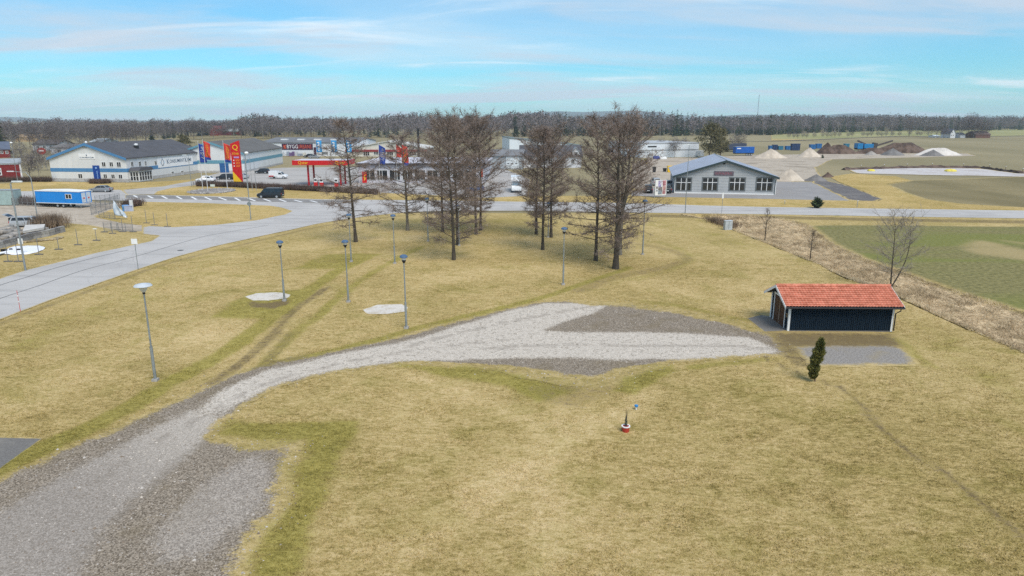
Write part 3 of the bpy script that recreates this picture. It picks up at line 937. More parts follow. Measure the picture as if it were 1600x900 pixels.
for i, (bx, by, ty_, hw, ln_, fk, lb) in enumerate(ALD):
    p = P(bx, by)
    h_ = ht(ty_ + 4, p[1])
    depth = math.hypot(p[1], H)
    cr_ = hw / F * depth * 1.33
    spec = bare_tree(100 + i, h_, cr_, base=(.14, .15, .10, .16, .07, .17, .17, .16, .17, .17, .12, .11, .14)[i], lean=ln_, n1=52, n2=11, n3=16,
                     trunk_r=(.21, .21, .19, .17, .18, .18, .18, .17, .17, .18, .19, .30, .24)[i], fork=fk, up=(.10, .16, .30, .26, .14, .34, .3, .3, .34, .28, .26, .34, .3)[i], widest=(.25, .3, .4, .36, .3, .42, .36, .42, .36, .4, .38, .40, .38)[i], taper=(.95, .8, .45, .5, .6, .4, .45, .5, .6, .48, .48, .4, .45)[i], tw=.026)
    plant_tree('alder_tree', lb, 'tree', p, spec, 'bare alders in the park', bark=mat_bark_pale if i in (12, 1) else None)

# bare saplings and the small double tree along the ditch
for k, (bx, by, ty_, hw, n1_, lb) in enumerate([(1195, 376, 328, 15, 22, 'slim bare sapling on the ditch bank by the grey utility cabinet'), (1266, 404, 362, 16, 20, 'thin bare sapling on the ditch bank between cabinet and shed')]):
    p = P(bx, by)
    p = (p[0], p[1], float(terrain(np.array([p[0]]), np.array([p[1]]))[0]))
    h_ = ht(ty_, p[1]) - p[2]
    plant_tree('bare_sapling', lb, 'sapling', p, bare_tree(300 + k, h_, hw / F * p[1] * .8, .3, n1=n1_, n2=4, n3=5, trunk_r=.06, up=.7, tw=.014, cones=False), 'saplings along the ditch', twig=mat_limb)
p = P(1392, 447)
p = (p[0], p[1], float(terrain(np.array([p[0]]), np.array([p[1]]))[0]))
mat_paletwig = M('pale_twig', (.30, .265, .22), .95, .3, 1.5)
mb_, cr_ = bare_tree(321, ht(349, p[1]) - p[2], 56 / F * p[1], .25, (-.06, 0), 40, 9, 9, .075, .6, .6, .014, (.1, 1.1, 0), .6, False)
plant_tree('bare_tree', 'pale bare tree with two thin trunks on the ditch bank behind the red roof', 'tree', p, (mb_, cr_), twig=mat_paletwig, limb=M('pale_limb', (.27, .24, .20), .95, .3, 2))


def spruce(seed, h, r, lv=16, k=12, droop=.35):
    rng = np.random.default_rng(seed)
    T0, T1, W = [], [], []
    for i in range(lv):
        f = .06 + .92 * i / lv
        rl = r * (1 - f) ** .8
        n = max(5, int(k * (.4 + (1 - f))))
        a = rng.uniform(0, 6.3, n)
        l_ = rl * rng.uniform(.7, 1.1, n) + .05
        z0 = f * h + rng.uniform(-.5, .5, n) * h / lv
        p0 = np.column_stack([np.zeros(n), np.zeros(n), z0])
        p1 = np.column_stack([np.cos(a) * l_, np.sin(a) * l_, z0 - l_ * droop + rng.uniform(-.1, .1, n) * l_])
        T0.append(p0); T1.append(p1); W.append(l_ * .45)
        for s in (.45, .75):
            q = p0 + (p1 - p0) * s
            e2 = q + np.column_stack([-np.sin(a), np.cos(a), np.full(n, -.3)]) * (l_ * .3)[:, None] * rng.choice([-1, 1], n)[:, None]
            T0.append(q); T1.append(e2); W.append(l_ * .3)
    T0.append(np.array([[0, 0, h * .9]])); T1.append(np.array([[0, 0, h]])); W.append(np.array([r * .12]))
    return seg_tris(np.concatenate(T0), np.concatenate(T1), np.concatenate(W), rng)


def conifer(name, label, cat, loc, h, r, seed, mat=None, group=None, **kw):
    t = thing(name, label, cat, loc, 0, group)
    MB().tube([(0, 0, -.2), (0, 0, h * .9)], [max(.05, h * .012), .01], 6).build('trunk', mat_bark, t)
    V, Fc = spruce(seed, h, r, **kw)
    link('crown', np_mesh('crown', V, [Fc], [mat or mat_needle]), t)
    return t


def leafy(seed, n, shape, size, W):
    """n leaf blades through a volume; shape(rng, n) gives points and outward directions"""
    rng = np.random.default_rng(seed)
    p, d = shape(rng, n)
    d = unit(d + rng.normal(size=d.shape) * .5)
    return seg_tris(p, p + d * (rng.uniform(.6, 1.3, n) * size)[:, None], rng.uniform(.7, 1.3, n) * W, rng)


# young thuja in front of the shed: two uneven lobes
p = P(1272, 596)
t = thing('thuja', 'small dark green thuja bush in front of the grey stone pad', 'shrub', p)
hh = ht(528, p[1])


def thuja_shape(rng, n):
    f = rng.uniform(0, 1, n) ** .85
    prof = np.interp(f, [0, .1, .3, .42, .5, .7, .9, 1], [.08, .22, .27, .21, .30, .26, .12, .015]) * (1 + .18 * np.sin(f * 31) + .1 * np.sin(f * 67))
    a = rng.uniform(0, 6.3, n)
    rr = prof * np.sqrt(rng.uniform(.25, 1, n))
    cx = np.interp(f, [0, .3, .6, 1], [-.10, -.10, .08, .16])
    return np.column_stack([cx + np.cos(a) * rr, np.sin(a) * rr, .15 + f * (hh - .22)]), np.column_stack([np.cos(a), np.sin(a), np.full(n, 1.2)])


MB().tube([(.05, 0, -.1), (.03, 0, .5), (0, 0, hh * .6)], [.05, .04, .02], 6).build('trunk', M('thuja_bark', (.20, .14, .09), .9), t)
V, Fc = leafy(41, 4200, thuja_shape, .17, .07)
link('crown', np_mesh('crown', V, [Fc], [mat_thuja]), t)

# small pine at the far side of the road, big pines behind the grey building
p = P(1276, 325)
conifer('young_pine', 'small dark green pine on the verge across the road from the ditch', 'tree', p, ht(306.5, p[1]), 1.45, 51, M('young_pine', (.022, .042, .014), .9, .4, 2, c2=(.06, .085, .03)), lv=11, k=11, droop=-.55)


def pine(name, label, loc, h, r, seed, group=None, n=2600):
    def shp(rng, n_):
        c = rng.integers(0, 34, n_)
        rg = np.random.default_rng(seed + 5)
        f = rg.uniform(.16, 1, 34)
        a = rg.uniform(0, 6.3, 34)
        rr = r * np.interp(f, [.15, .3, .6, .85, 1], [.6, .9, .95, .6, .15]) * rg.uniform(.3, 1, 34)
        cen = np.column_stack([np.cos(a) * rr, np.sin(a) * rr, f * h * .95])
        off = rng.normal(size=(n_, 3)) * np.array([.19, .19, .10]) * r
        return cen[c] + off, off + np.array([0, 0, .4])
    t_ = thing(name, label, 'tree', loc, 0, group)
    mb = MB().tube([(0, 0, -.2), (.1, 0, h * .5), (0, .1, h * .92)], [h * .018, h * .012, .03], 7)
    mb.build('trunk', M('pine_bark', (.14, .085, .05), .95), t_)
    V_, F_ = leafy(seed, n, shp, r * .22, r * .09)
    link('crown', np_mesh('crown', V_, [F_], [mat_pine]), t_)


for (bx, by, ty_, hw, sd, lb) in [(1108, 247, 191, 17, 61, 'broad olive pine behind the grey gabled hall, lighter of the two'), (1125, 246, 199, 12, 62, 'narrow darker pine behind the grey gabled hall roof'), (290, 240, 211, 11, 63, 'round pine standing between the two white and blue halls')]:
    p = P(bx, by)
    pine('pine_tree', lb, p, ht(ty_, p[1]), hw / F * p[1], sd, 'pines behind the halls')


# hedges of bare twigs
def hedge(name, label, px_line, width, h, dens, mat, seed, group=None, zmin=0.0, core=True):
    line = resample(curve(pp(px_line), 5), 200)
    ln = np.hypot(*(line[-1] - line[0]))
    n = int(dens * ln)
    rng = np.random.default_rng(seed)
    k = rng.integers(0, 199, n)
    b = line[k] + (line[np.minimum(k + 1, 199)] - line[k]) * rng.uniform(0, 1, n)[:, None]
    b = b + rng.normal(size=(n, 2)) * width * .3
    hv = h * rng.uniform(.55, 1.1, n) * (1 + .12 * np.sin(k * .35 + seed))
    z0 = rng.uniform(0, .5, n) * h + zmin
    o = line[0]
    p0 = np.column_stack([b - o, z0])
    p1 = p0 + np.column_stack([rng.normal(size=(n, 2)) * .22, hv - z0 * .8])
    V_, F_ = seg_tris(p0, p1, rng.uniform(.03, .09, n), rng)
    t_ = thing(name, label, 'hedge', (o[0], o[1], 0), 0, group)
    link('twigs', np_mesh('twigs', V_, [F_], [mat]), t_)
    if not core:
        return t_
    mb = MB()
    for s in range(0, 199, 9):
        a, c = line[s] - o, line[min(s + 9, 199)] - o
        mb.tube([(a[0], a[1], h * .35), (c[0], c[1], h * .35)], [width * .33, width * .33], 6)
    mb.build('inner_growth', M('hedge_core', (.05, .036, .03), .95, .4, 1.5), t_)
    return t_


mat_hedge = M('hedge_twig', (.075, .05, .042), .95, .4, .5, c2=(.15, .10, .08))
mat_hedge2 = M('hedge_twig_tan', (.15, .105, .07), .95, .4, .5, c2=(.28, .205, .14))
hedge('clipped_hedge', 'long low dark brown clipped hedge along the station forecourt', [(309, 291), (360, 292), (400, 294), (480, 298), (540, 301), (588, 303.5)], 2.0, 1.35, 190, mat_hedge, 71)
hedge('bare_hedge', 'brown bare hedge behind the blue cabin trailer', [(12, 318.5), (35, 319.5), (62, 320.5), (100, 321)], 1.6, 1.7, 160, mat_hedge, 72)
hedge('bare_shrub', 'big rounded tangle of brown twigs by the silver estate car', [(60, 356.5), (76, 356.5), (95, 355.5)], 2.2, 2.0, 600, mat_hedge2, 73)
hedge('bare_hedge', 'brown bare hedge behind the mesh fence and torn tarp', [(196, 325), (206, 323), (220, 321.5)], 1.8, 1.5, 260, mat_hedge, 74)
hedge('bare_shrub', 'dark bare shrub at the foot of the blue totem sign', [(143, 286.5), (158, 287), (172, 286.3)], 2.0, 1.3, 260, mat_hedge, 75)
hedge('bare_hedge', 'grey-brown hedge between red barn and the white gable hall', [(-10, 284.5), (40, 284), (80, 284.2)], 1.5, 1.5, 150, mat_hedge, 76)
hedge('ditch_scrub', 'low brown scrub on the ditch bank beside the utility cabinet', [(1112, 346), (1127, 350), (1146, 357)], 2.0, .8, 260, mat_hedge2, 77, core=False)

# ------------------------------------------------------------------ woods
def low_bare(seed, h, r, n=90, wd=.12):
    """rounded bare crown: limbs rising from the trunk, twigs through an egg-shaped volume"""
    rng = np.random.default_rng(seed)
    d = unit(rng.normal(size=(n, 3)))
    q = d * (rng.uniform(.12, 1, n) ** .45)[:, None]
    lob = 1 + .22 * np.sin(d[:, 0] * 5 + seed) * np.sin(d[:, 2] * 6 + seed * .7)
    c = np.column_stack([q[:, 0] * r * lob, q[:, 1] * r * lob, (.60 + .36 * q[:, 2] * lob) * h])
    dr = unit(c * np.array([1, 1, 0]) / r + np.array([0, 0, .55]) + rng.normal(size=(n, 3)) * .45)
    l_ = rng.uniform(.5, 1.1, n) * r * .42
    p0, p1 = c - dr * l_[:, None] * .5, c + dr * l_[:, None] * .5
    tw = seg_tris(p0, p1, rng.uniform(.6, 1.5, n) * r * wd, rng)
    k = 9
    a = rng.uniform(0, 6.3, k)
    f = rng.uniform(.22, .6, k)
    e0 = np.column_stack([np.zeros(k), np.zeros(k), f * h])
    e1 = np.column_stack([np.cos(a) * r * .75, np.sin(a) * r * .75, (f + rng.uniform(.15, .32, k)) * h])
    lb = seg_tubes(e0, e1, np.full(k, .0045), np.full(k, .001), 3)
    t0 = seg_tubes(np.array([[0, 0, 0.]]), np.array([[rng.uniform(-.02, .02), 0, h * .88]]), [.0095], [.002], 5)
    return (np.concatenate([t0[0], lb[0]]), t0[1], lb[1] + len(t0[0])), tw


def wood(name, front, depth, rows, spacing, hr, conif, seed, label, barkmix=.3, right_dark=None):
    rng = np.random.default_rng(seed)
    ln = resample(front, 400)
    tot = np.sum(np.hypot(*np.diff(ln, axis=0).T))
    bar = [low_bare(seed * 10 + i, 1.0, .25, 120, .14) for i in range(7)]
    con = [spruce(seed * 10 + i, 1.0, .17, 8, 7) for i in range(4)]
    parts = []
    for row in range(rows):
        m = int(tot / spacing)
        for j in range(m):
            x, y = ln[min(399, int(400 * (j + rng.uniform(0, 1)) / m))]
            y = y + (row + rng.uniform(0, 1)) * depth / rows
            x = x + rng.uniform(-spacing, spacing) * .5
            hgt = rng.uniform(*hr) * (1 + .13 * math.sin(x * .013 + row * .3)) * (1 + .10 * math.sin(x * .047 + 1)) * np.interp(x, [-420, -330, -250], [.66, .72, 1.0])
            cf = conif(x) if callable(conif) else conif
            if rng.uniform() < cf:
                V_, F_ = con[rng.integers(4)]
                parts.append((V_ * hgt * 1.04 + np.array([x, y, -.1]), F_, 2))
            else:
                (Vt, Ft, Fl), (V_, F_) = bar[rng.integers(7)]
                o = np.array([x, y, -.1])
                if row < 3:
                    parts.append((Vt[:10] * hgt + o, Ft, 0 if rng.uniform() < barkmix else 3))
                parts.append((V_ * hgt + o, F_, 1))
    V_, Fs, mi = merge(parts)
    me_ = np_mesh(name, V_, Fs, [mat_birch, mat_twig_far, mat_needle, mat_limb], mi)
    return props(link(name, me_), label, 'forest', None, 'stuff')


fr = pp([(-260, 222), (60, 218), (220, 217)]) + pp([(330, 211), (430, 215.5), (560, 216), (700, 215), (850, 214), (1000, 213), (1200, 211.5), (1260, 208), (1400, 205.5), (1600, 203), (1850, 201)])
wood('wood', fr, 260, 10, 3.9, (14.5, 23.0), lambda x: .08 if x < 40 else (.22 if x < 130 else (.38 if x < 380 else .18)), 5, 'long grey-brown wood of bare trees and dark spruces along the horizon')

# trees one can tell apart in front of the wood, left
tb = {}


def far_tree(name, label, px, ty_, hw, kind, group, seed):
    p_ = P(*px)
    h_ = ht(ty_, p_[1])
    r_ = hw / F * p_[1]
    if kind == 'c':
        return conifer(name, label, 'tree', p_, h_, r_, seed, group=group, lv=14, k=11)
    if seed % 5 not in tb:
        (Vt, Ft, Fl), (V_, F_) = low_bare(900 + seed % 5, 1.0, .24, 900, .030)
        tb[seed % 5] = (np_mesh('trunk', Vt, [Ft, Fl], [mat_birch if seed % 2 else mat_limb]), np_mesh('crown', V_, [F_], [mat_twig_far]))
    t_ = thing(name, label, 'tree', p_, seed * 1.3, group)
    for nm, me_ in zip(('trunk', 'crown'), tb[seed % 5]):
        o = link(nm, me_, t_)
        o.scale = (r_ / .24, r_ / .24, h_)
    return t_


FT = [(5, 240, 172, 16, 'c'), (22, 241, 183, 14, 'b'), (55, 238, 188, 12, 'b'), (72, 236, 186, 15, 'b'), (90, 236, 190, 12, 'b'), (108, 234, 192, 13, 'b'), (137, 234, 187, 13, 'b'), (152, 233, 190, 12, 'b'), (165, 232, 184, 13, 'b'), (178, 232, 187, 11, 'b'),
      (190, 231, 185, 13, 'b'), (203, 231, 190, 10, 'b'), (215, 228, 184, 12, 'b'), (228, 226, 188, 11, 'b'), (238, 219, 187, 6, 'c'), (250, 219, 184, 12, 'b'), (257, 217, 199, 5, 'c'), (263, 216, 200, 5, 'c'), (272, 216, 202, 4, 'c'),
      (284, 214, 198, 3.5, 'c'), (291, 213, 194, 3, 'c'), (303, 213, 184, 14, 'b'), (317, 213, 186, 12, 'b'), (327, 213, 187, 9, 'b'), (48, 281, 240, 13, 'b'), (62, 280, 226, 12, 'b')]
_r = random.Random(77)
FT += [(x_ + _r.uniform(-4, 4), float(np.interp(x_, [-40, 130, 330, 430], [236, 228, 216, 216.5])) + _r.uniform(-2, 1.5), _r.uniform(180, 197), _r.uniform(9, 17), 'b') for x_ in range(-40, 432, 15)]
FT += [(30, 258, 231, 13, 'b'), (50, 266, 238, 13, 'b'), (84, 252, 229, 12, 'b'), (100, 247, 226, 11, 'b'), (117, 243, 222, 12, 'b'), (34, 246, 221, 12, 'b'), (62, 250, 227, 11, 'b'), (74, 266, 240, 12, 'b'), (-10, 250, 225, 14, 'b'), (130, 238, 216, 11, 'b'), (160, 236, 215, 12, 'b')]
for k, (x_, y_, ty_, hw, kd) in enumerate(FT):
    if kd == 'c':
        lb, gp = ('tall dark spruce at the far end of the village behind the red barns' if x_ < 20 else 'small dark spruce on the rise beside the far red barn'), 'spruces before the wood'
    elif y_ > 245:
        lb, gp = 'bare bushy tree between the red barn and the white gable hall', 'bare trees by the red barn'
    else:
        lb, gp = 'bare brown tree standing behind the white and blue halls', 'bare trees behind the halls'
    far_tree('spruce_tree' if kd == 'c' else 'bare_tree', lb, (x_, y_), ty_, hw, kd, gp, 400 + k)
# avenue and yard trees, right
for k, x_ in enumerate([1232, 1240, 1246, 1254, 1260, 1272, 1285, 1292, 1298, 1304, 1311, 1325, 1331, 1348, 1355, 1361, 1371, 1377, 1384, 1394, 1405, 1421, 1433, 1438]):
    far_tree('avenue_tree', 'small bare tree in the row along the far country road', (x_, np.interp(x_, [1230, 1300, 1440], [217.5, 215.5, 212.8])), np.interp(x_, [1230, 1440], [205, 203]) + (k % 3), 3.6, 'b', 'trees along the far country road', 500 + k)
for k, (x_, y_, ty_, hw) in enumerate([(1032, 243, 213, 9), (1054, 246, 211, 11), (1069, 244, 212, 8), (1146, 236, 206, 10), (1157, 236, 205, 9)]):
    far_tree('yard_tree', 'bare pollarded tree beside the long white shed' if k < 3 else 'bare tree behind the blue lorry trailer', (x_, y_), ty_, hw, 'b', 'bare trees around the work yard', 540 + k)
for k, (x_, ty_, hw) in enumerate([(1450, 193, 9), (1463, 190, 10), (1474, 194, 8), (1498, 185, 11), (1512, 174, 13), (1521, 177, 12), (1530, 190, 10), (1540, 186, 9), (1392, 184, 10), (1420, 182, 10)]):
    far_tree('farm_tree', 'bare tree around the white farmhouse on the far field' if x_ > 1440 else 'bare tree by the far road junction', (x_, 215.5 if x_ > 1440 else 213), ty_, hw, 'b', 'bare trees around the farmhouse', 560 + k)
for k, (x_, ty_) in enumerate([(806, 178), (820, 180.5), (829, 179), (1052, 183), (925, 181)]):
    far_tree('tall_spruce', 'spruce rising above the wood on the horizon', (x_, 213.5), ty_, 3.8 if k else 6, 'c', 'spruces above the wood', 600 + k)

# ------------------------------------------------------------------ far hills and the air
rg = np.random.default_rng(3)
n = 120
hx = np.linspace(-6500, 7800, n)
prof = 45 + 34 * np.sin(hx * .0009 + 1) + 20 * np.sin(hx * .0023 + .4) + 9 * np.sin(hx * .006) + rg.uniform(-4, 4, n)
prof *= np.interp(hx, [-6500, -500, 1200, 3200, 7800], [.42, .45, 1.0, 1.35, 1.5])
prof = np.clip(prof * 1.3, 14, 160)
V = np.concatenate([np.column_stack([hx, np.full(n, 6400), np.full(n, -1)]), np.column_stack([hx, np.full(n, 6900), prof]), np.column_stack([hx, np.full(n, 7800), np.full(n, -1)])])
i = np.arange(n - 1)
hl = link('hills', np_mesh('hills', V, [np.stack([i, i + 1, i + n + 1, i + n], 1), np.stack([i + n, i + n + 1, i + 2 * n + 1, i + 2 * n], 1)], [M('far_wooded_hill', (.035, .045, .035), .95, .3, .004)], smooth_=True))
hl['kind'] = 'structure'

hb = MB().box(-9200, 9200, -2200, 9200, -3, 175)
hm = bpy.data.materials.new('haze')
hm.use_nodes = True
hm.node_tree.nodes.remove(hm.node_tree.nodes['Principled BSDF'])
pv = nd(hm.node_tree, 'ShaderNodeVolumePrincipled', {'Color': (.72, .87, 1.0), 'Density': 1.15e-4, 'Anisotropy': .0})
hm.node_tree.links.new(pv.outputs[0], hm.node_tree.nodes['Material Output'].inputs['Volume'])
hz = hb.build('haze', hm)
props(hz, 'thin pale blue air over the whole plain', 'haze', None, 'stuff')

# ------------------------------------------------------------------ grass blades and reeds
def grass_blades(n, yr, hgt, wid, seed):
    rng = np.random.default_rng(seed)
    Y_ = yr[0] + (yr[1] - yr[0]) * rng.uniform(0, 1, n) ** 1.15
    X_ = rng.uniform(-1, 1, n) * (Y_ * .80 + 4)
    ok = (X_ > gx[0] + 1) & (X_ < gx[-1] - 1)
    for poly in (DRIVE, ROAD, [(1170, 496), (1200, 490), (1240, 517), (1408, 516), (1440, 573), (1265, 574), (1233, 540), (1194, 519)], [(-80, 683), (70, 684), (0, 734), (-80, 780)],
                 [(380, 464), (400, 457), (456, 460), (420, 471), (395, 470)], [(565, 484), (590, 476), (630, 475), (639, 481), (605, 491), (574, 491)]):
        ok &= ~in_poly(X_, Y_, pp(poly))
    ok &= ~in_poly(X_, Y_, DITCH_POLY) & ~in_poly(X_, Y_, fld)
    X_, Y_ = X_[ok], Y_[ok]
    m = len(X_)
    at = {k: grid_at(PT[k], X_, Y_) for k in PT}
    keep = rng.uniform(0, 1, m) > at['dirt'] * .9
    X_, Y_ = X_[keep], Y_[keep]
    at = {k: v[keep] for k, v in at.items()}
    m = len(X_)
    cl_ = .6 + .8 * (.5 + .5 * np.sin(X_ * 2.1 + 2 * np.sin(Y_ * 1.3)) * np.sin(Y_ * 2.7 + np.sin(X_ * 1.7)))
    p0 = np.column_stack([X_, Y_, np.full(m, -.02)])
    a = rng.normal(size=(m, 2)) * .9
    p1 = p0 + np.column_stack([a * hgt * .9, rng.uniform(.35, 1.1, m) * hgt * cl_])
    V_, F_ = seg_tris(p0, p1, rng.uniform(.6, 1.4, m) * wid, rng)
    me_ = np_mesh('grass', V_, [F_], [mat_lawn])
    set_attr(me_, 'rnd', np.repeat(rng.uniform(-.26, .30, m), 3))
    for k, v in at.items():
        set_attr(me_, k, np.repeat(v, 3))
    return props(link('grass', me_), 'short matted straw-coloured winter grass of the lawn', 'grass', None, 'stuff')


grass_blades(780000, (17, 75), .09, .022, 81)
rng = np.random.default_rng(82)
n = 60000
k = rng.integers(0, 59, n)
u = rng.uniform(0, 1, n)[:, None]
A = _dl[k] + (_dl[k + 1] - _dl[k]) * u
B = _dr[k] + (_dr[k + 1] - _dr[k]) * u
xy = A + (B - A) * rng.uniform(-.02, 1.02, n)[:, None]
cl_ = .4 + .9 * np.clip(np.sin(xy[:, 0] * 1.3 + 2 * np.sin(xy[:, 1] * .9)) * np.sin(xy[:, 1] * 1.1 + xy[:, 0] * .4) + .3, 0, 1)
p0 = np.column_stack([xy, terrain(xy[:, 0], xy[:, 1])])
p1 = p0 + np.column_stack([rng.normal(size=(n, 2)) * .22, rng.uniform(.1, .42, n) * cl_])
V, Fc = seg_tris(p0, p1, rng.uniform(.02, .05, n), rng)
mat_reed = M('dry_reed', (.46, .35, .21), .95, .35, .3, c2=(.68, .55, .36))
props(link('dry_reeds', np_mesh('dry_reeds', V, [Fc], [mat_reed])), 'dry beige grass and reeds along the ditch', 'dry grass', None, 'stuff')
# ------------------------------------------------------------------ buildings
def ray_hit(O, u, px, py):
    """where the line of sight through a pixel meets the upright plane through O along u: (distance along u, height)"""
    t = (py - 450) / F
    dx, dy, dzz = (px - 800) / F, CP - t * SP, -(SP + t * CP)
    det = dx * (-u[1]) + dy * u[0]
    k = (O[0] * (-u[1]) + O[1] * u[0]) / det
    X, Y, Z = k * dx, k * dy, H + k * dzz
    return ((X - O[0]) * u[0] + (Y - O[1]) * u[1], Z)


mat_glass = M('window_glass', (.020, .024, .028), .08, .3, 1.5, spec=.6)
mat_white = M('white_paint', (.78, .78, .77), .6, .05, 3)
mat_frame = M('window_frame_white', (.70, .70, .69), .6, .05, 3)
mat_conc = M('plinth_concrete', (.42, .41, .40), .9, .15, 1.5, .2)
mat_zinc = M('galvanised_steel', (.33, .35, .36), .5, .15, 3, metal=.3)
mat_black = M('black_plastic', (.018, .018, .02), .5, .2, 3)
mat_rubber = M('tyre_rubber', (.022, .022, .023), .85, .2, 5)


class Hall:
    def __init__(s, name, label, cat, A, B, depth, eave, ridge, wm, rm, along='y', ov=.35, th=.2, kind='gable', group=None, wall_name='wall'):
        s.A, s.B = A, B
        s.w = math.hypot(B[0] - A[0], B[1] - A[1])
        s.ang = math.atan2(B[1] - A[1], B[0] - A[0])
        s.d, s.e, s.r, s.ov = depth, eave, ridge, ov
        s.u = (math.cos(s.ang), math.sin(s.ang))
        s.o = thing(name, label, cat, (A[0], A[1], 0), s.ang, group)
        w = s.w if along == 'y' else depth
        L = depth if along == 'y' else s.w
        sw = Matrix() if along == 'y' else Matrix(((0, 1, 0, 0), (1, 0, 0, 0), (0, 0, 1, 0), (0, 0, 0, 1)))
        sl_ = (ridge - eave) / (w / 2) if kind == 'gable' else (ridge - eave) / w
        if kind == 'gable':
            wp = [(0, -.1), (w, -.1), (w, eave), (w / 2, ridge), (0, eave)]
            rp = [(-ov, eave - ov * sl_ + .02), (w / 2, ridge + .02), (w + ov, eave - ov * sl_ + .02), (w + ov, eave - ov * sl_ + .02 + th), (w / 2, ridge + .03 + th), (-ov, eave - ov * sl_ + .02 + th)]
        elif kind == 'mono':
            wp = [(0, -.1), (w, -.1), (w, eave), (0, ridge)]
            rp = [(-ov, ridge + ov * sl_ + .02), (w + ov, eave - ov * sl_ + .02), (w + ov, eave - ov * sl_ + .02 + th), (-ov, ridge + ov * sl_ + .02 + th)]
        else:
            wp = [(0, -.1), (w, -.1), (w, eave), (0, eave)]
            rp = [(-ov, eave + .01), (w + ov, eave + .01), (w + ov, eave + .01 + th), (-ov, eave + .01 + th)]
        MB(sw).ext(wp, 0, L).build(wall_name, wm, s.o)
        s.roof = MB(sw).ext(rp, -ov, L + ov).build('roof', rm, s.o)
        s.sl, s.th = sl_, th

    def wall(s, k):
        """local frame, world origin and world direction of a wall: front, right or left"""
        c, n = s.u, (-s.u[1], s.u[0])
        if k == 'f':
            return wallm((0, 0, 0), (1, 0)), s.A, c
        if k == 'r':
            return wallm((s.w, 0, 0), (0, 1)), s.B, n
        return wallm((0, s.d, 0), (0, -1)), (s.A[0] + n[0] * s.d, s.A[1] + n[1] * s.d), (-n[0], -n[1])

    def rect(s, k, x0, y0, x1, y1):
        m, O, u = s.wall(k)
        xc, yc = (x0 + x1) / 2, (y0 + y1) / 2
        return m, ray_hit(O, u, x0, yc)[0], ray_hit(O, u, x1, yc)[0], ray_hit(O, u, xc, y1)[1], ray_hit(O, u, xc, y0)[1]

    def panel(s, name, k, px, mat, t0=.0, t1=.05):
        m, u0, u1, z0, z1 = s.rect(k, *px)
        return MB(m).box(u0, u1, t0 - .02, t1, max(z0, 0.02), z1).build(name, mat, s.o)

    def band(s, name, k, z0, z1, mat, t=.04):
        L = s.w if k == 'f' else s.d
        return MB(s.wall(k)[0]).box(-t if k == 'f' else .001, L + (0 if k == 'f' else -.001), -.03, t, z0, z1).build(name, mat, s.o)

    def window(s, k, px, cols=2, rows=1, fm=None, gm=None, bar=.06):
        m, u0, u1, z0, z1 = s.rect(k, *px)
        return window(s.o, m, u0, u1, z0, z1, cols, rows, fm, gm, bar)


def window(parent, m, u0, u1, z0, z1, cols=2, rows=1, fm=None, gm=None, bar=.06, name='window'):
    b = MB(m)
    b.box(u0 - bar, u0, -.02, .07, z0 - bar, z1 + bar).box(u1, u1 + bar, -.02, .07, z0 - bar, z1 + bar)
    b.box(u0, u1, -.02, .068, z1, z1 + bar).box(u0, u1, -.02, .075, z0 - bar, z0)
    xs, zs = np.linspace(u0, u1, cols + 1), np.linspace(z0, z1, rows + 1)
    for x in xs[1:-1]:
        b.box(x - bar / 2, x + bar / 2, -.02, .055, z0, z1)
    for z in zs[1:-1]:
        b.box(u0, u1, -.02, .05, z - bar / 2, z + bar / 2)
    w_ = b.build(name, fm or mat_frame, parent)
    for i_ in range(cols):
        for j_ in range(rows):
            MB(m).box(xs[i_] + .001, xs[i_ + 1] - .001, -.02, .025, zs[j_] + .001, zs[j_ + 1] - .001).build('pane', gm or mat_glass, w_)
    return w_


def caps_text(parent, m, u, z, wid, s_, mat, name='lettering'):
    """small capitals spread to the given width"""
    objs, x = [], 0.0
    for s, sz in s_:
        o = text(name, s, sz, mat, parent, m @ Matrix.Translation((x, .07, z)), 'LEFT', bold=.018)
        co = np.empty(len(o.data.vertices) * 3, dtype=np.float32)
        o.data.vertices.foreach_get('co', co)
        loc = (np.array(m.inverted()) @ np.column_stack([co.reshape(-1, 3), np.ones(len(co) // 3)]).T)[0]
        x = loc.max() + .08 * sz
        objs.append(o)
    k = wid / x
    for o in objs:
        o.data.transform(m @ Matrix.Translation((u, 0, z)) @ Matrix.Diagonal((k, 1, min(k, 1.3), 1)) @ Matrix.Translation((0, 0, -z)) @ m.inverted())
    return objs


# ---- shed with red tiles
mat_board = M('dark_blue_boards', (.010, .020, .033), .85, .25, 3, .2, 30, spec=.08, stretch=(3, 3, .3))
mat_tile = M('red_roof_tile', (.54, .18, .105), .8, .15, 2.5, .1, c2=(.70, .275, .18))
mat_door = M('brown_door_boards', (.085, .038, .018), .7, .35, 5, stretch=(1, 4, .4))
A, B = P(1231, 517)[:2], P(1391.5, 518)[:2]
bk = P(1200, 495)[:2]
dep = math.hypot(bk[0] - A[0], bk[1] - A[1]) * .98
ev = ht(474, A[1])
sh = thing('shed', 'dark blue wooden shed with a red tiled roof and brown doors', 'shed', (A[0], A[1], 0), math.atan2(B[1] - A[1], B[0] - A[0]))
w = math.hypot(B[0] - A[0], B[1] - A[1])
rs = .46
rdg = ev + rs * dep / 2
MB(Matrix(((0, 1, 0, 0), (1, 0, 0, 0), (0, 0, 1, 0), (0, 0, 0, 1)))).ext([(0, .05), (dep, .05), (dep, ev), (dep / 2, rdg), (0, ev)], 0, w).build('wall', mat_board, sh)
MB().box(-.04, w + .04, -.04, dep + .04, -.1, .06).build('foundation', M('dark_footing', (.12, .12, .12), .9), sh)
b = MB()
nb = int(w / .145)
for k in range(nb):
    x = .14 + (w - .28) * k / (nb - 1)
    b.box(x - .05, x + .05, -.028 - .004 * (k % 3), .0, .12, ev - .02)
b.build('board_cladding', mat_board, sh, kind='stuff')
b = MB()
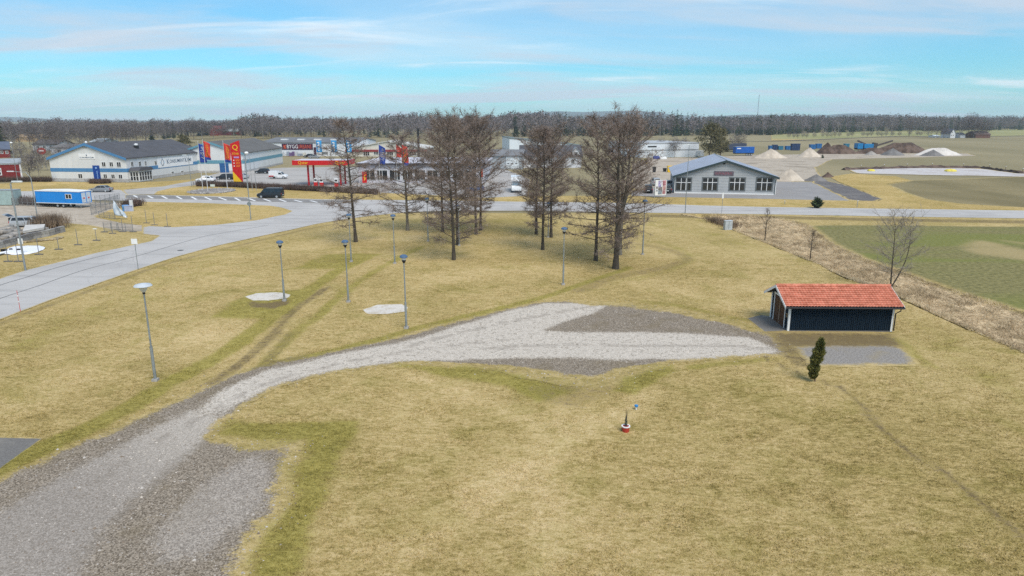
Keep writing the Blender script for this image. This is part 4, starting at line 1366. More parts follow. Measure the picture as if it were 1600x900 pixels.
for k in range(int(dep / .145)):
    y = .07 + k * .145
    b.box(-.028, .0, y - .05, y + .05, .12, ev + rs * min(y, dep - y) - .05)
    b.box(w, w + .028, y - .05, y + .05, .12, ev + rs * min(y, dep - y) - .05)
b.build('gable_cladding', mat_board, sh, kind='stuff')
for (x, y) in ((0, 0), (w, 0), (0, dep), (w, dep)):
    MB().box(x - .07, x + .07, y - .07, y + .07, .02, ev).build('corner_post', mat_white, sh)
lm = wallm((0, dep, 0), (0, -1))
for (u0, u1) in ((.20, .50), (.50, .80)):
    d_ = MB(lm).box(u0 * dep + .02, u1 * dep - .02, -.02, .05, .03, 2.05).build('door', mat_door, sh)
    for kk in range(6):
        uu = u0 * dep + .06 + (u1 - u0) * (dep - .2) * kk / 5
        MB(lm).box(uu - .03, uu + .05, .0, .062, .06, 2.02).build('door_board', mat_door, d_)
    MB(lm).box((u0 * dep + .85 if u0 < .4 else u0 * dep + .15), (u0 * dep + .95 if u0 < .4 else u0 * dep + .25), .0, .12, 1.0, 1.06).build('handle', mat_black, d_)
for uu in (.17, .5, .80):
    MB(lm).box(uu * dep - .05, uu * dep + .05, -.02, .075, .03, 2.1).build('door_post', mat_white if uu != .5 else M('door_gap', (.30, .22, .16), .8), sh)
MB(lm).box(.14 * dep, .84 * dep, -.02, .078, 2.1, 2.22).build('door_lintel', mat_white, sh)
for z in (.95, 1.0):
    MB(lm).box(.86 * dep, .95 * dep, -.02, .05, z, z + .25).build('meter_box', M('ochre_box', (.30, .21, .12), .7), sh)
# tiles: courses of rolled tiles, each a little proud of the one below
ovx, ovy = .5, .5
cols = 38
for side in (0, 1):
    run = dep / 2 + ovy
    rows = 11
    vv, ff = [], []
    sx = np.linspace(-ovx, w + ovx, cols * 6 + 1)
    prof_ = .05 * np.abs(np.sin(np.linspace(0, cols * np.pi, len(sx)))) ** .8
    for rI in range(rows):
        for e0, dzv in ((rI / rows, .0), ((rI + 1) / rows + .015, .065)):
            # e0 runs from the ridge down to the eave
            y = (dep / 2 - run * e0) if side == 0 else (dep / 2 + run * e0)
            z = rdg + .09 - rs * run * e0 + dzv
            vv += [(x, y, z + q_) for x, q_ in zip(sx, prof_)]
    m_ = len(sx)
    for rI in range(rows):
        for c_ in range(m_ - 1):
            a_ = (2 * rI) * m_ + c_
            ff.append((a_, a_ + 1, a_ + m_ + 1, a_ + m_) if side else (a_ + 1, a_, a_ + m_, a_ + m_ + 1))
        if rI < rows - 1:
            for c_ in range(m_ - 1):
                a_ = (2 * rI + 1) * m_ + c_
                ff.append((a_, a_ + 1, a_ + m_ + 1, a_ + m_))
    b = MB()
    b.add(vv, ff)
    b.build('roof_tiles', mat_tile, sh, kind='stuff')
    yo = dep / 2 - run if side == 0 else dep / 2 + run
    b = MB()
    b.add([(-ovx, dep / 2, rdg + .07), (w + ovx, dep / 2, rdg + .07), (w + ovx, yo, rdg + .07 - rs * run), (-ovx, yo, rdg + .07 - rs * run), (-ovx, dep / 2, rdg + .01), (w + ovx, dep / 2, rdg + .01), (w + ovx, yo, rdg + .01 - rs * run), (-ovx, yo, rdg + .01 - rs * run)],
          [(0, 1, 2, 3), (7, 6, 5, 4), (2, 6, 7, 3), (0, 3, 7, 4), (1, 5, 6, 2)])
    b.build('roof_deck', M('roof_underside', (.05, .045, .045), .8), sh)
    for xx in (-ovx - .03, w + ovx):
        b = MB()
        ex = [(dep / 2, rdg + .12), (yo, rdg + .12 - rs * run), (yo, rdg - .08 - rs * run), (dep / 2, rdg - .08)]
        b.add([(xx, y, z) for y, z in ex] + [(xx + .03, y, z) for y, z in ex], [(0, 1, 2, 3), (7, 6, 5, 4), (0, 4, 5, 1), (1, 5, 6, 2), (2, 6, 7, 3), (3, 7, 4, 0)])
        b.build('bargeboard', mat_white, sh)
b = MB()
for k in range(24):
    x = -ovx + (w + 2 * ovx) * k / 24
    b.tube([(x, dep / 2, rdg + .10), (x + (w + 2 * ovx) / 24 + .02, dep / 2, rdg + .115)], [.10, .115], 8)
b.build('ridge_tiles', mat_tile, sh, kind='stuff')
gz = rdg - rs * (dep / 2 + ovy)
MB().tube([(-ovx, -ovy - .06, gz + .03), (w + ovx, -ovy - .06, gz + .03)], [.065, .065], 8).build('gutter', mat_black, sh)
MB().tube([(w + .22, -ovy - .06, gz), (w + .22, -ovy - .06, gz - .15), (w + .12, -.14, gz - .45), (w + .12, -.14, .1)], [.045] * 4, 8).build('downpipe', mat_black, sh)

# ---- white and blue halls
mat_wallw = M('white_sheet_wall', (.66, .665, .66), .6, .05, .6, stretch=(1, 1, .2))
mat_rooft = M('dark_felt_roof', (.085, .085, .095), .9, .12, .5)
mat_blue = M('blue_band', (.075, .22, .42), .55, .08, 2)
mat_teal = M('teal_band', (.12, .29, .37), .55, .08, 2)
A, B = P(82, 283.4)[:2], P(201, 284.6)[:2]
h1 = Hall('factory_hall', 'white two-storey hall with blue bands, blue gable edge and a long dark roof', 'building', A, B, 36, ht(247, A[1]), ht(225, A[1]), mat_wallw, mat_rooft, 'y', .35, .25)
e1, r1 = h1.e, h1.r
for k in 'fr':
    h1.band('blue_band', k, 2.45, 3.35, mat_blue)
    h1.band('plinth', k, .0, .8, mat_conc, .06)
b = MB(h1.wall('f')[0])
x0, x1, zc = -.36, h1.w + .36, e1 - .35 * h1.sl
for pts in ([(x0, zc), (h1.w / 2, r1 + .02), (h1.w / 2, r1 - .62), (x0, zc - .62)], [(h1.w / 2, r1 + .02), (x1, zc), (x1, zc - .62), (h1.w / 2, r1 - .62)]):
    b.ext([(x, z + .25) for x, z in pts], .36, .44)
b.build('gable_edge', mat_blue, h1.o)
for px in ((159.6, 253.5, 164.8, 260), (171.6, 253.5, 176.6, 260), (183, 253.5, 188.6, 260.5), (122.8, 272, 128.6, 278.4), (162.4, 272.5, 167.2, 278.4), (174.4, 272.8, 179.2, 278.6), (186, 273, 191, 279)):
    h1.window('f', px, 2, 1, bar=.1)
for px in ((204.5, 253, 208, 260), (216.5, 252.6, 220, 259.4), (226, 252, 228.5, 258.6), (241.5, 251.6, 244.5, 257.6), (268, 268.2, 271.5, 274), (283, 267, 286.5, 272.6)):
    h1.window('r', px, 2, 1, bar=.08)
m, u0, u1, z0, z1 = h1.rect('r', 203.5, 270.5, 224, 284.5)
po = MB(m).box(.8, 6.2, 0, 2.4, .05, 2.7).build('entrance_porch', mat_wallw, h1.o)
MB(m).ext([(.4, 2.72), (6.6, 2.72), (5.6, 3.5), (1.4, 3.5)], .0, 2.8).build('porch_roof', mat_rooft, po)
pf = m @ Matrix.Translation((0, 2.4, 0))
for k in range(5):
    window(po, pf, 1.0 + k * 1.03, 1.8 + k * 1.03, .35, 2.4, 1, 2, bar=.07)
pl_ = wallm((h1.w, .8, 0), (1, 0))
for k in range(3):
    window(po, pl_, .2 + k * .75, .75 + k * .75, .35, 2.4, 1, 2, bar=.07)
sg = h1.panel('sign_panel', 'r', (246, 245.5, 301, 259.5), M('sign_white', (.80, .80, .80), .5, .03, 2), .02, .07)
m, u0, u1, z0, z1 = h1.rect('r', 246, 245.5, 301, 259.5)
mat_ink = M('slate_ink', (.10, .14, .19), .6, .1, 2)
zc, wd = (z0 + z1) / 2 + .15, u1 - u0
caps_text(sg, m, u0 + wd * .24, zc, wd * .72, [('K', 2.3), ('ONSUMENT', 1.75), ('K', 2.3), ('EMI', 1.75)], mat_ink)
ring = [(math.sin(a) * (.62 * (1 - .5 * max(0, math.cos(a)) ** 2)), math.cos(a) * .95 + (.25 if abs(a) < .1 else 0)) for a in np.linspace(0, 2 * math.pi, 25)[:-1]]
b = MB(m @ Matrix.Translation((u0 + wd * .125, 0, zc)))
for a, c in zip(ring, ring[1:] + ring[:1]):
    b.ext([a, c, (c[0] * .76, c[1] * .76), (a[0] * .76, a[1] * .76)], .071, .09)
b.build('drop_emblem', mat_ink, sg)
b = MB(m @ Matrix.Translation((u0 + wd * .125, 0, zc)))
for sgn in (-1, 1):
    for k in range(3):
        b.box(sgn * (.8 + .12 * k) - .03, sgn * (.8 + .12 * k) + .03, .071, .085, -.35 + .1 * k, .35 - .1 * k)
b.build('ripple_mark', M('pale_blue_ink', (.35, .52, .66), .6), sg)
sg = h1.panel('gable_sign', 'f', (123, 240.5, 148, 248.5), M('sign_white', (.8,) * 3), .02, .06)
m, u0, u1, z0, z1 = h1.rect('f', 123, 240.5, 148, 248.5)
caps_text(sg, m, u0 + .25, z0 + .36, u1 - u0 - .5, [('K', .6), ('ONSUMENT', .48), ('K', .6), ('EMI', .48)], mat_ink)
MB(m @ Matrix.Translation(((u0 + u1) / 2, 0, z0 + .9))).ext([(0, .32), (.16, -.02), (.1, -.2), (-.1, -.2), (-.16, -.02)], .061, .08).build('drop_emblem', mat_ink, sg)
m, u0, u1, z0, z1 = h1.rect('f', 129, 229, 136, 238)
g_ = MB(m).box(u0, u1, -.02, .04, z0 + .9, z1 - .1).build('gable_vent', M('vent_grey', (.55, .56, .56), .6), h1.o)
for k in range(4):
    MB(m).box(u0 + .06, u1 - .06, .03, .07, z0 + 1.0 + k * .1, z0 + 1.05 + k * .1).build('slat', mat_zinc, g_)
p_ = ray_hit(h1.wall('r')[1], h1.wall('r')[2], 235, 241)
MB().box(h1.w * .72, h1.w * .72 + .9, 12, 12.9, r1 - (h1.w * .22) * h1.sl, r1 - (h1.w * .22) * h1.sl + .75).build('roof_fan_base', mat_black, h1.o)
MB().lathe([(.35, 0), (.5, .25), (.45, .5), (.1, .62)], 10, (h1.w * .72 + .45, 12.45, r1 - h1.w * .22 * h1.sl + .7)).build('roof_fan', mat_white, h1.o, True)
MB().lathe([(.3, 0), (.3, .35), (.05, .5)], 10, (h1.w / 2, .5, r1 + .25)).build('ridge_vent', mat_white, h1.o, True)

A, B = P(279, 270)[:2], P(382, 269.6)[:2]
h2 = Hall('storage_hall', 'white hall with teal gable edge and blue door behind the red price pylon', 'building', A, B, 42, ht(240, A[1]), ht(222.5, A[1]), mat_wallw, M('grey_felt_roof', (.125, .12, .115), .9, .12, .4), 'y', .35, .25)
b = MB(h2.wall('f')[0])
zc = h2.e - .35 * h2.sl
for pts in ([(-.36, zc), (h2.w / 2, h2.r + .02), (h2.w / 2, h2.r - .55), (-.36, zc - .55)], [(h2.w / 2, h2.r + .02), (h2.w + .36, zc), (h2.w + .36, zc - .55), (h2.w / 2, h2.r - .55)]):
    b.ext([(x, z + .25) for x, z in pts], .36, .43)
b.build('gable_edge', mat_teal, h2.o)
for k in 'fr':
    h2.band('teal_band', k, 2.6, 3.6, mat_teal)
    h2.band('plinth', k, 0, .6, mat_conc, .06)
d_ = h2.panel('roller_door', 'f', (343.5, 255, 357.5, 269.6), M('deep_blue_door', (.015, .09, .26), .6), .0, .09)
m, u0, u1, z0, z1 = h2.rect('f', 343.5, 255, 357.5, 269.6)
for k in range(6):
    MB(m).box(u0 + .05, u1 - .05, .05, .11, z0 + .3 + k * .42, z0 + .34 + k * .42).build('door_rib', mat_blue, d_)

# ---- builders' merchant
A, B = P(408, 243.5)[:2], P(552, 244)[:2]
hb_ = Hall('merchant_store', 'long low white store with a dark purple sign board', 'building', A, B, 38, ht(223.3, A[1]), ht(223.3, A[1]) + 1.6, M('store_white', (.70, .72, .74), .6, .04, .3), M('store_roof', (.16, .165, .175), .9, .12, .2), 'x', .3, .3)
sg = hb_.panel('sign_board', 'f', (440.6, 224.6, 488.8, 234), M('plum_board', (.050, .012, .040), .5), .0, .12)
m, u0, u1, z0, z1 = hb_.rect('f', 440.6, 224.6, 488.8, 234)
wd, zc = u1 - u0, (z0 + z1) / 2
mz = m @ Matrix.Translation((0, .06, 0))
mat_orange = M('orange_letters', (.62, .10, .035), .5)
text('lettering', 'BYGG', 2.3, mat_white, sg, mz @ Matrix.Translation((u0 + wd * .34, .07, zc)), sx=.83)
text('lettering', 'URBANS', 2.3, mat_orange, sg, mz @ Matrix.Translation((u0 + wd * .735, .07, zc)), sx=.70)
b = MB(mz @ Matrix.Translation((u0 + wd * .10, 0, zc)))
b.ext([(-.7, .85), (-.35, .85), (.6, -.85), (.25, -.85)], .062, .09).ext([(.3, .85), (.65, .85), (-.3, -.85), (-.65, -.85)], .092, .11).ext([(-.75, .3), (-.2, 0), (-.75, -.3)], .062, .08)
b.build('cross_emblem', mat_orange, sg)
hb_.panel('corner_pillar', 'f', (491, 230, 494.5, 241.5), M('plum_board', (.05, .012, .04)), .0, .5)
hb_.panel('small_sign', 'f', (505, 230, 512, 231.6), mat_zinc)
hb_.window('f', (503, 237.2, 512, 241.5), 5, 1, bar=.12)
for k, x_ in enumerate((449, 468, 478, 497)):
    MB().box(6 + k * 7.5, 9 + k * 7.5, 8, 10, hb_.e + .7, hb_.e + 1.5).build('roof_light', mat_frame, hb_.o)
rk = random.Random(4)
for k in range(9):
    x_ = 442 + k * 4.2
    p = P(x_, 243.8 + rk.uniform(0, .8))
    o = thing('pallet_stack', 'wrapped pallet of building goods stacked before the long white store', 'pallet', p, hb_.ang, 'pallets in front of the store')
    c_ = rk.choice([(.55, .56, .58), (.16, .10, .22), (.30, .34, .40), (.6, .58, .52)])
    hgt = rk.uniform(1.0, 2.2)
    MB().box(-.55, .55, -.5, .5, .0, .15).build('pallet_deck', M('pallet_wood', (.32, .24, .15), .9), o)
    MB().box(-.52, .52, -.47, .47, .15, hgt).build('wrapped_goods', M('goods%d' % int(c_[0] * 100), c_, .5, .3, 4), o)

A, B = P(541, 244.4)[:2], P(668, 244.4)[:2]
hc = Hall('cream_shop', 'cream shop building with low gable and red fascia behind the flags', 'building', A, B, 26, ht(233, A[1]), ht(221.5, A[1]), M('cream_wall', (.66, .63, .55), .7, .06, .5), M('pale_roof', (.60, .59, .55), .8, .1, .3), 'y', .5, .3)
hc.band('red_fascia', 'f', hc.e - 1.1, hc.e - .2, M('dull_red', (.26, .035, .04), .6), .25)
for px in ((568, 236, 577, 243), (584.5, 236, 591, 241.5), (605, 236.5, 614, 242.5), (640, 237, 650, 242.5)):
    hc.window('f', px, 3, 1, bar=.12)

# ---- petrol station
mat_red = M('signal_red', (.55, .012, .014), .45, .06, 2)
mat_yel = M('signal_yellow', (.80, .50, .02), .5, .05, 2)
A, B = P(561, 286)[:2], P(757, 286.5)[:2]
st = Hall('station_shop', 'low flat-roofed petrol station shop behind the alders', 'building', A, B, 27, ht(257, A[1]), 0, M('lavender_white_wall', (.52, .51, .55), .7, .08, .4), M('pale_flat_roof', (.56, .56, .62), .8, .08, .2), 'y', .5, .35, 'flat')
MB(st.wall('f')[0]).box(-.52, st.w + .52, .5, .56, st.e - .15, st.e + .34).build('fascia', M('dark_fascia', (.05, .05, .06), .6), st.o)
for k in range(9):
    window(st.o, st.wall('f')[0], 1.5 + k * 3.1, 4.0 + k * 3.1, .8, 3.1, 2, 1, bar=.1)
st.panel('red_door', 'f', (751, 263, 754.5, 277), M('rust_red', (.35, .06, .03), .7))

A = P(483, 290)
hc0, hc1 = ht(257.6, A[1]), ht(250.3, A[1])
cnp = thing('station_canopy', 'red petrol station canopy on slim red posts over the pumps', 'canopy', (A[0], A[1], 0), .0)
k_ = A[1] / F
w = 84 * k_ * 1.02
x0 = -21.5 * k_
MB().box(x0, x0 + w, -1.2, 6.0, hc0, hc1).build('canopy_box', mat_red, cnp)
MB().box(x0 + .3, x0 + w - .3, -.9, 5.7, hc1 - .12, hc1 + .02).build('canopy_roof', M('pale_flat_roof', (.5,) * 3), cnp)
for x in (0, 49.5 * k_):
    for y in (0, 4.6):
        MB().box(x - .2, x + .2, y - .16, y + .16, 0, hc0).build('post', M('dark_red', (.34, .01, .018), .5), cnp)
text('lettering', 'Qstar', 1.0, mat_yel, cnp, wallm((x0 + 2.55, -1.2, (hc0 + hc1) / 2), (1, 0)), sx=1.0, ext=.03)
text('lettering', 'Qstar', 1.0, mat_yel, cnp, wallm((x0 + w - 1.9, -1.2, (hc0 + hc1) / 2), (1, 0)), sx=1.0, ext=.03)
for k, (x_, y_) in enumerate([(494, 291.2), (503, 291.8), (526, 292)]):
    p = P(x_, y_)
    o = thing('fuel_pump', ['white and red fuel pump beside the free-standing canopy post', 'white and red fuel pump in the middle of the forecourt island', 'white and red fuel pump partly behind alder twigs'][k], 'fuel pump', p, .0, 'fuel pumps')
    MB().box(-.42, .42, -.28, .28, 0, 1.0).build('lower_case', mat_red, o)
    MB().box(-.40, .40, -.26, .26, 1.0, 1.95).build('upper_case', mat_white, o)
    MB().box(-.28, .28, -.30, -.25, 1.3, 1.7).build('display', mat_black, o)
    MB().tube([(.42, 0, 1.5), (.55, -.1, .8), (.48, -.1, .5), (.44, 0, 1.0)], [.025] * 4, 6).build('hose', mat_black, o)
p = P(570, 287)
o = thing('station_banner', 'upright red and yellow station board between the alder twigs', 'sign', p, 0)
MB().box(-.55, .55, -.06, .06, .2, 2.9).build('board', mat_red, o)
MB(wallm((0, -.06, 0), (1, 0))).ext([(-.2, .6), (.3, 1.2), (.1, 1.7), (.35, 2.5), (-.2, 1.6), (.0, 1.2)], .0, .02).build('flame_mark', mat_yel, o)

# ---- right: grey hall, white sheds, houses
mat_panel = M('grey_cladding', (.42, .43, .435), .55, .05, .8)
A, B = P(1053.5, 301.6)[:2], P(1211, 302.3)[:2]
_w = math.hypot(B[0] - A[0], B[1] - A[1]) * .962
B = (A[0] + _w * math.cos(-.19), A[1] + _w * math.sin(-.19))
g = Hall('gable_hall', 'light grey gabled hall with four paned windows and a faint pink sign', 'building', A, B, 27, ht(275, A[1]), ht(251, A[1]), M('panel_joint', (.27, .28, .29), .7), M('blue_grey_sheet_roof', (.42, .46, .54), .4, .06, .4, metal=.15), 'y', .55, .22)
m = g.wall('f')[0]
b = MB(m)
zz, k = .25, 0
while zz < g.r - .5:
    z2 = min(zz + .60, g.r - .3)
    def half(z):
        return g.w / 2 if z < g.e else max(.2, (g.r - z) / g.sl)
    a_, c_ = half(zz) - .02, half(z2 - .03) - .02
    b.ext([(g.w / 2 - a_, zz), (g.w / 2 + a_, zz), (g.w / 2 + min(c_, a_), z2 - .03), (g.w / 2 - min(c_, a_), z2 - .03)], .0, .035)
    zz += .60
b.build('cladding_panels', mat_panel, g.o, kind='stuff')
b = MB(g.wall('r')[0])
for k in range(6):
    b.box(.05, g.d - .05, 0, .035, .25 + k * .6, min(.25 + k * .6 + .57, g.e - .1))
b.build('side_cladding_panels', mat_panel, g.o, kind='stuff')
MB(m).box(-.05, g.w + .05, -.02, .06, -.05, .24).build('plinth', mat_white, g.o)
mat_fascia = M('dark_teal_fascia', (.035, .055, .060), .5, .1, 2)
zc = g.e - .55 * g.sl
b = MB(m)
b.ext([(-.56, zc - .22), (g.w / 2, g.r - .20), (g.w / 2, g.r + .26), (-.56, zc + .24)], .55, .62).ext([(g.w / 2, g.r - .20), (g.w + .56, zc - .22), (g.w + .56, zc + .24), (g.w / 2, g.r + .26)], .55, .62)
b.build('gable_fascia', mat_fascia, g.o)
b = MB()
for y in np.arange(.4, 27, .62):
    for s in (-1, 1):
        a_ = (g.w / 2 - s * .1, y, g.r + .25 - .1 * g.sl)
        c_ = (g.w / 2 - s * (g.w / 2 + .5), y, zc + .265)
        b.add([(a_[0], y - .02, a_[2]), (a_[0], y + .02, a_[2]), (c_[0], y + .02, c_[2]), (c_[0], y - .02, c_[2]), (a_[0], y - .02, a_[2] + .05), (a_[0], y + .02, a_[2] + .05), (c_[0], y + .02, c_[2] + .05), (c_[0], y - .02, c_[2] + .05)],
              [(4, 5, 6, 7), (0, 4, 7, 3), (1, 2, 6, 5)])
b.build('standing_seams', M('blue_grey_sheet_roof', (.4,) * 3), g.roof, kind='stuff')
MB().tube([(g.w / 2, -.5, g.r + .27), (g.w / 2, 27.5, g.r + .27)], [.09, .09], 6).build('ridge_cap', mat_zinc, g.roof)
for x in (-.3, g.w + .3):
    MB().tube([(x, -.3, zc), (x * .99 + (.2 if x < 0 else -.2), -.12, zc - .5), (x * .99 + (.2 if x < 0 else -.2), -.12, .1)], [.06] * 3, 7).build('downpipe', mat_fascia, g.o)
for x in (0.0, g.w):
    MB(m).box(x - .09, x + .09, .03, .08, .1, g.e).build('corner_trim', mat_white, g.o)
mat_gtrim = M('window_trim_grey', (.14, .155, .16), .6)
for px in ((1056.5, 278.2, 1079.5, 297.2), (1098, 278.2, 1120.6, 297.2), (1140, 278.2, 1163.4, 297.4), (1182, 278.4, 1206.4, 297.6)):
    mm, u0, u1, z0, z1 = g.rect('f', *px)
    wn = MB(mm).box(u0 - .22, u1 + .22, .0, .06, z0 - .2, z1 + .2).build('window', mat_gtrim, g.o)
    xs = np.linspace(u0, u1, 4)
    zs = [z0, z0 + (z1 - z0) * .64, z1]
    for i_ in range(3):
        for j_ in range(2):
            MB(mm).box(xs[i_] + .05, xs[i_ + 1] - .05, .05, .068, zs[j_] + .05, zs[j_ + 1] - .05).build('pane', mat_glass, wn)
    bb = MB(mm)
    for x in xs[1:-1]:
        bb.box(x - .06, x + .06, .05, .10, z0, z1)
    bb.box(u0, u1, .05, .095, zs[1] - .06, zs[1] + .06)
    bb.build('glazing_bars', mat_white, wn)
sg = g.panel('name_board', 'f', (1115.5, 267.4, 1146.5, 274.4), M('mauve_board', (.13, .105, .125), .6, .2, 3), .04, .12)
m, u0, u1, z0, z1 = g.rect('f', 1115.5, 267.4, 1146.5, 274.4)
b = MB(m @ Matrix.Translation((0, .06, (z0 + z1) / 2)))
rk = random.Random(12)
x = u0 + .35
while x < u1 - .5:      # lettering too small to read in the photograph: worn pink strokes
    wv = rk.uniform(.12, .26)
    b.box(x, x + .06, .06, .075, -.22, .22)
    b.box(x + .062, x + wv, .06, .074, *rk.choice([(.14, .22), (-.04, .05), (-.22, -.14)]))
    x += wv + .12
b.build('worn_lettering', M('faded_pink', (.34, .10, .13), .7, .3, 3), sg)
g.panel('gable_vent', 'f', (1129.5, 254.6, 1133.5, 256.8), mat_black, .04, .09)

A, B = P(1000, 246.5)[:2], P(1091, 244.8)[:2]
w1 = Hall('white_shed', 'long flat white shed behind the pollarded trees', 'building', A, B, 30, ht(224.5, A[1]), 0, M('shed_white', (.66, .70, .74), .6, .05, .2), M('shed_roof', (.42, .44, .46), .8, .1, .2), 'y', .2, .3, 'flat')
w1.band('grey_band', 'f', w1.e * .50, w1.e * .56, mat_zinc, .1)
w1.panel('dark_opening', 'f', (1012, 228, 1026, 230.2), mat_black)
w1.panel('white_annex', 'f', (1088, 235, 1094, 243.5), mat_white, 0, 3)
A, B = P(796, 241)[:2], P(908, 240.4)[:2]
w2 = Hall('tall_hall', 'tall white hall with a falling roofline behind the three slim alders', 'building', A, B, 34, ht(228, A[1]), ht(216, A[1]), M('hall_white', (.68, .73, .77), .6, .04, .2), M('green_grey_roof', (.16, .20, .20), .8, .1, .2), 'y', .3, .3, 'mono')
w2.window('f', (845, 231, 885, 234), 8, 1, bar=.15)
A, B = P(766, 264.3)[:2], P(816, 264.6)[:2]
w3 = Hall('garage', 'grey garage with one wide white door beside the close pair of alders', 'garage', A, B, 13, ht(243.6, A[1]), ht(243.6, A[1]) + 1.5, M('garage_grey', (.34, .37, .39), .8, .08, .5), M('garage_roof', (.20, .205, .215), .9, .1, .3), 'x', .4, .25)
d_ = w3.panel('garage_door', 'f', (791, 244.4, 810.5, 263.6), M('door_white', (.68, .73, .76), .6), .0, .07)
m, u0, u1, z0, z1 = w3.rect('f', 791, 244.4, 810.5, 263.6)
for k in range(3):
    MB(m).box(u0 + .35 + k * (u1 - u0 - .2) / 3, u0 + .35 + (k + .5) * (u1 - u0 - .2) / 3, .06, .085, z0 + (z1 - z0) * .40, z0 + (z1 - z0) * .47).build('pane', mat_glass, d_)
for k in range(4):
    MB(m).box(u0 + .02, u1 - .02, .06, .076, z0 + (k + 1) * (z1 - z0) / 5 - .02, z0 + (k + 1) * (z1 - z0) / 5 + .02).build('door_joint', mat_zinc, d_)
A, B = P(814, 262)[:2], P(908, 262)[:2]
w4 = Hall('white_house', 'white house with grey roof and small dormer behind the alders', 'house', A, B, 12, ht(243.5, A[1]), ht(229, A[1]), M('house_white', (.62, .63, .66), .7, .06, .4), M('slate_roof', (.085, .085, .095), .85, .15, .5), 'x', .5, .25)
for x_ in (826, 843, 858, 871, 878, 893):
    w4.window('f', (x_, 249, x_ + 4.5, 255.5), 2, 1, bar=.1)
m, u0, u1, z0, z1 = w4.rect('f', 893, 226, 907, 243)
dm = MB(m).ext([(u0 + .3, w4.e - .3), (u1 - .3, w4.e - .3), (u1 - .3, w4.e + 1.2), ((u0 + u1) / 2, w4.e + 2.5), (u0 + .3, w4.e + 1.2)], -4, .06).build('dormer', M('house_white', (.6,) * 3), w4.o)
MB(m).ext([(u0 + .0, w4.e + .95), ((u0 + u1) / 2, w4.e + 2.55), (u1, w4.e + .95), (u1, w4.e + 1.15), ((u0 + u1) / 2, w4.e + 2.8), (u0, w4.e + 1.15)], -4, .3).build('dormer_roof', mat_zinc, dm)
window(dm, m @ Matrix.Translation((0, .06, 0)), (u0 + u1) / 2 - .5, (u0 + u1) / 2 + .5, w4.e + .1, w4.e + 1.2, 2, 1)

# ---- left: barns and village
mat_barn = M('falu_red', (.20, .022, .022), .85, .15, 1.2, stretch=(6, 6, .3))
B = P(36, 281.5)[:2]
A = (B[0] - 17 * .82, B[1] - 17 * .57)
rb = Hall('red_barn', 'red wooden barn with white trim across the grass from the white halls', 'barn', A, B, 9, ht(255, B[1]), ht(255, B[1]) + .9, mat_barn, M('barn_roof', (.30, .33, .35), .8, .1, .4), 'x', .25, .15)
rb.band('eave_board', 'f', rb.e - .25, rb.e, mat_white, .1)
MB(rb.wall('f')[0]).box(rb.w - .3, rb.w + .06, -.05, .09, 0, rb.e - .26).build('corner_board', mat_white, rb.o)
rb.window('f', (-10, 264, 1.0, 273), 2, 2, bar=.2)


def small_house(name, label, cat, x0, x1, yb, ye, yr, wm, rm, along='x', dep=9, group=None, wins=()):
    A_, B_ = P(x0, yb)[:2], P(x1, yb)[:2]
    hs = Hall(name, label, cat, A_, B_, dep, ht(ye, A_[1]), ht(yr, A_[1]), wm, rm, along, .4, .25, group=group)
    for px in wins:
        hs.window('f', px, 2, 1, bar=.12)
    return hs


B = P(17, 246)[:2]
A = (B[0] - 16 * .80, B[1] - 16 * .60)
rh = Hall('red_house', 'red house with a blue-grey roof behind the red barn', 'house', A, B, 10, ht(233, B[1]), ht(222.5, B[1]), mat_barn, M('blue_slate', (.10, .12, .17), .8, .1, .4), 'x', .4, .25)
for px in ((1, 236, 4.5, 240), (9, 236, 12.5, 240)):
    rh.window('f', px, 2, 1, bar=.12)
small_house('tan_barn', 'tan boarded barn at the edge of the far wood', 'barn', 24, 72, 221, 214.5, 210.5, M('tan_board', (.42, .29, .15), .8, .1, .3), M('tan_roof', (.38, .26, .14), .8), 'x', 14)
small_house('dark_house', 'low dark-roofed house with white windows behind the bare village trees', 'house', 52, 90, 235, 226, 219, M('village_white', (.50, .50, .52), .7, .15, .3), M('dark_tiles', (.10, .085, .08), .85, .15, .4), 'x', 14, wins=((57, 228, 61, 231.5), (67, 228, 71, 231.5), (78, 228, 82, 231.5)))
small_house('long_shed', 'long white-walled shed with grey roof behind the blue gable edge', 'building', 80, 125, 240, 231, 227, M('village_white', (.5,) * 3), M('grey_tiles', (.16, .15, .145), .85, .15, .4), 'x', 16, wins=((90, 233.5, 95, 237), (103, 233.5, 108, 237)))
small_house('grey_shed', 'pale grey metal shed standing behind the dark factory roof', 'shed', 142, 160, 232, 222, 217.5, M('pale_metal', (.45, .50, .55), .5, .1, .5), M('pale_metal_roof', (.52, .58, .62), .5, .1, .4), 'x', 16)
small_house('far_red_barn', 'long red barn with pale roof on the rise before the wood', 'barn', 336, 372, 211.5, 205.2, 201.3, mat_barn, M('pale_tin_roof', (.50, .54, .53), .6, .1, .1), 'x', 16)
small_house('red_annex', 'red gable end joined to the far red barn', 'barn', 328, 340, 212, 202, 197, mat_barn, mat_barn, 'y', 30)
small_house('farmhouse', 'white farmhouse with steep gable among bare trees on the far field', 'house', 1484.5, 1492, 215.6, 208, 201.5, M('farm_white', (.66, .67, .69), .7, .05, .2), M('farm_roof', (.15, .15, .17), .85), 'y', 14, wins=((1486, 210.3, 1487.2, 212.3), (1489, 210.3, 1490.2, 212.3), (1487.4, 206, 1488.8, 207.6)))
small_house('white_outhouse', 'small white outhouse beside the farmhouse', 'building', 1500, 1508, 215.4, 210.5, 207.8, M('farm_white', (.6,) * 3), M('farm_roof', (.15,) * 3), 'x', 10)
small_house('brown_barn', 'brown barn with a sagging roof beside the farmhouse trees', 'barn', 1524, 1547, 215.6, 210, 205.4, M('brown_barn', (.14, .07, .055), .9), M('brown_roof', (.17, .12, .11), .9), 'x', 14)
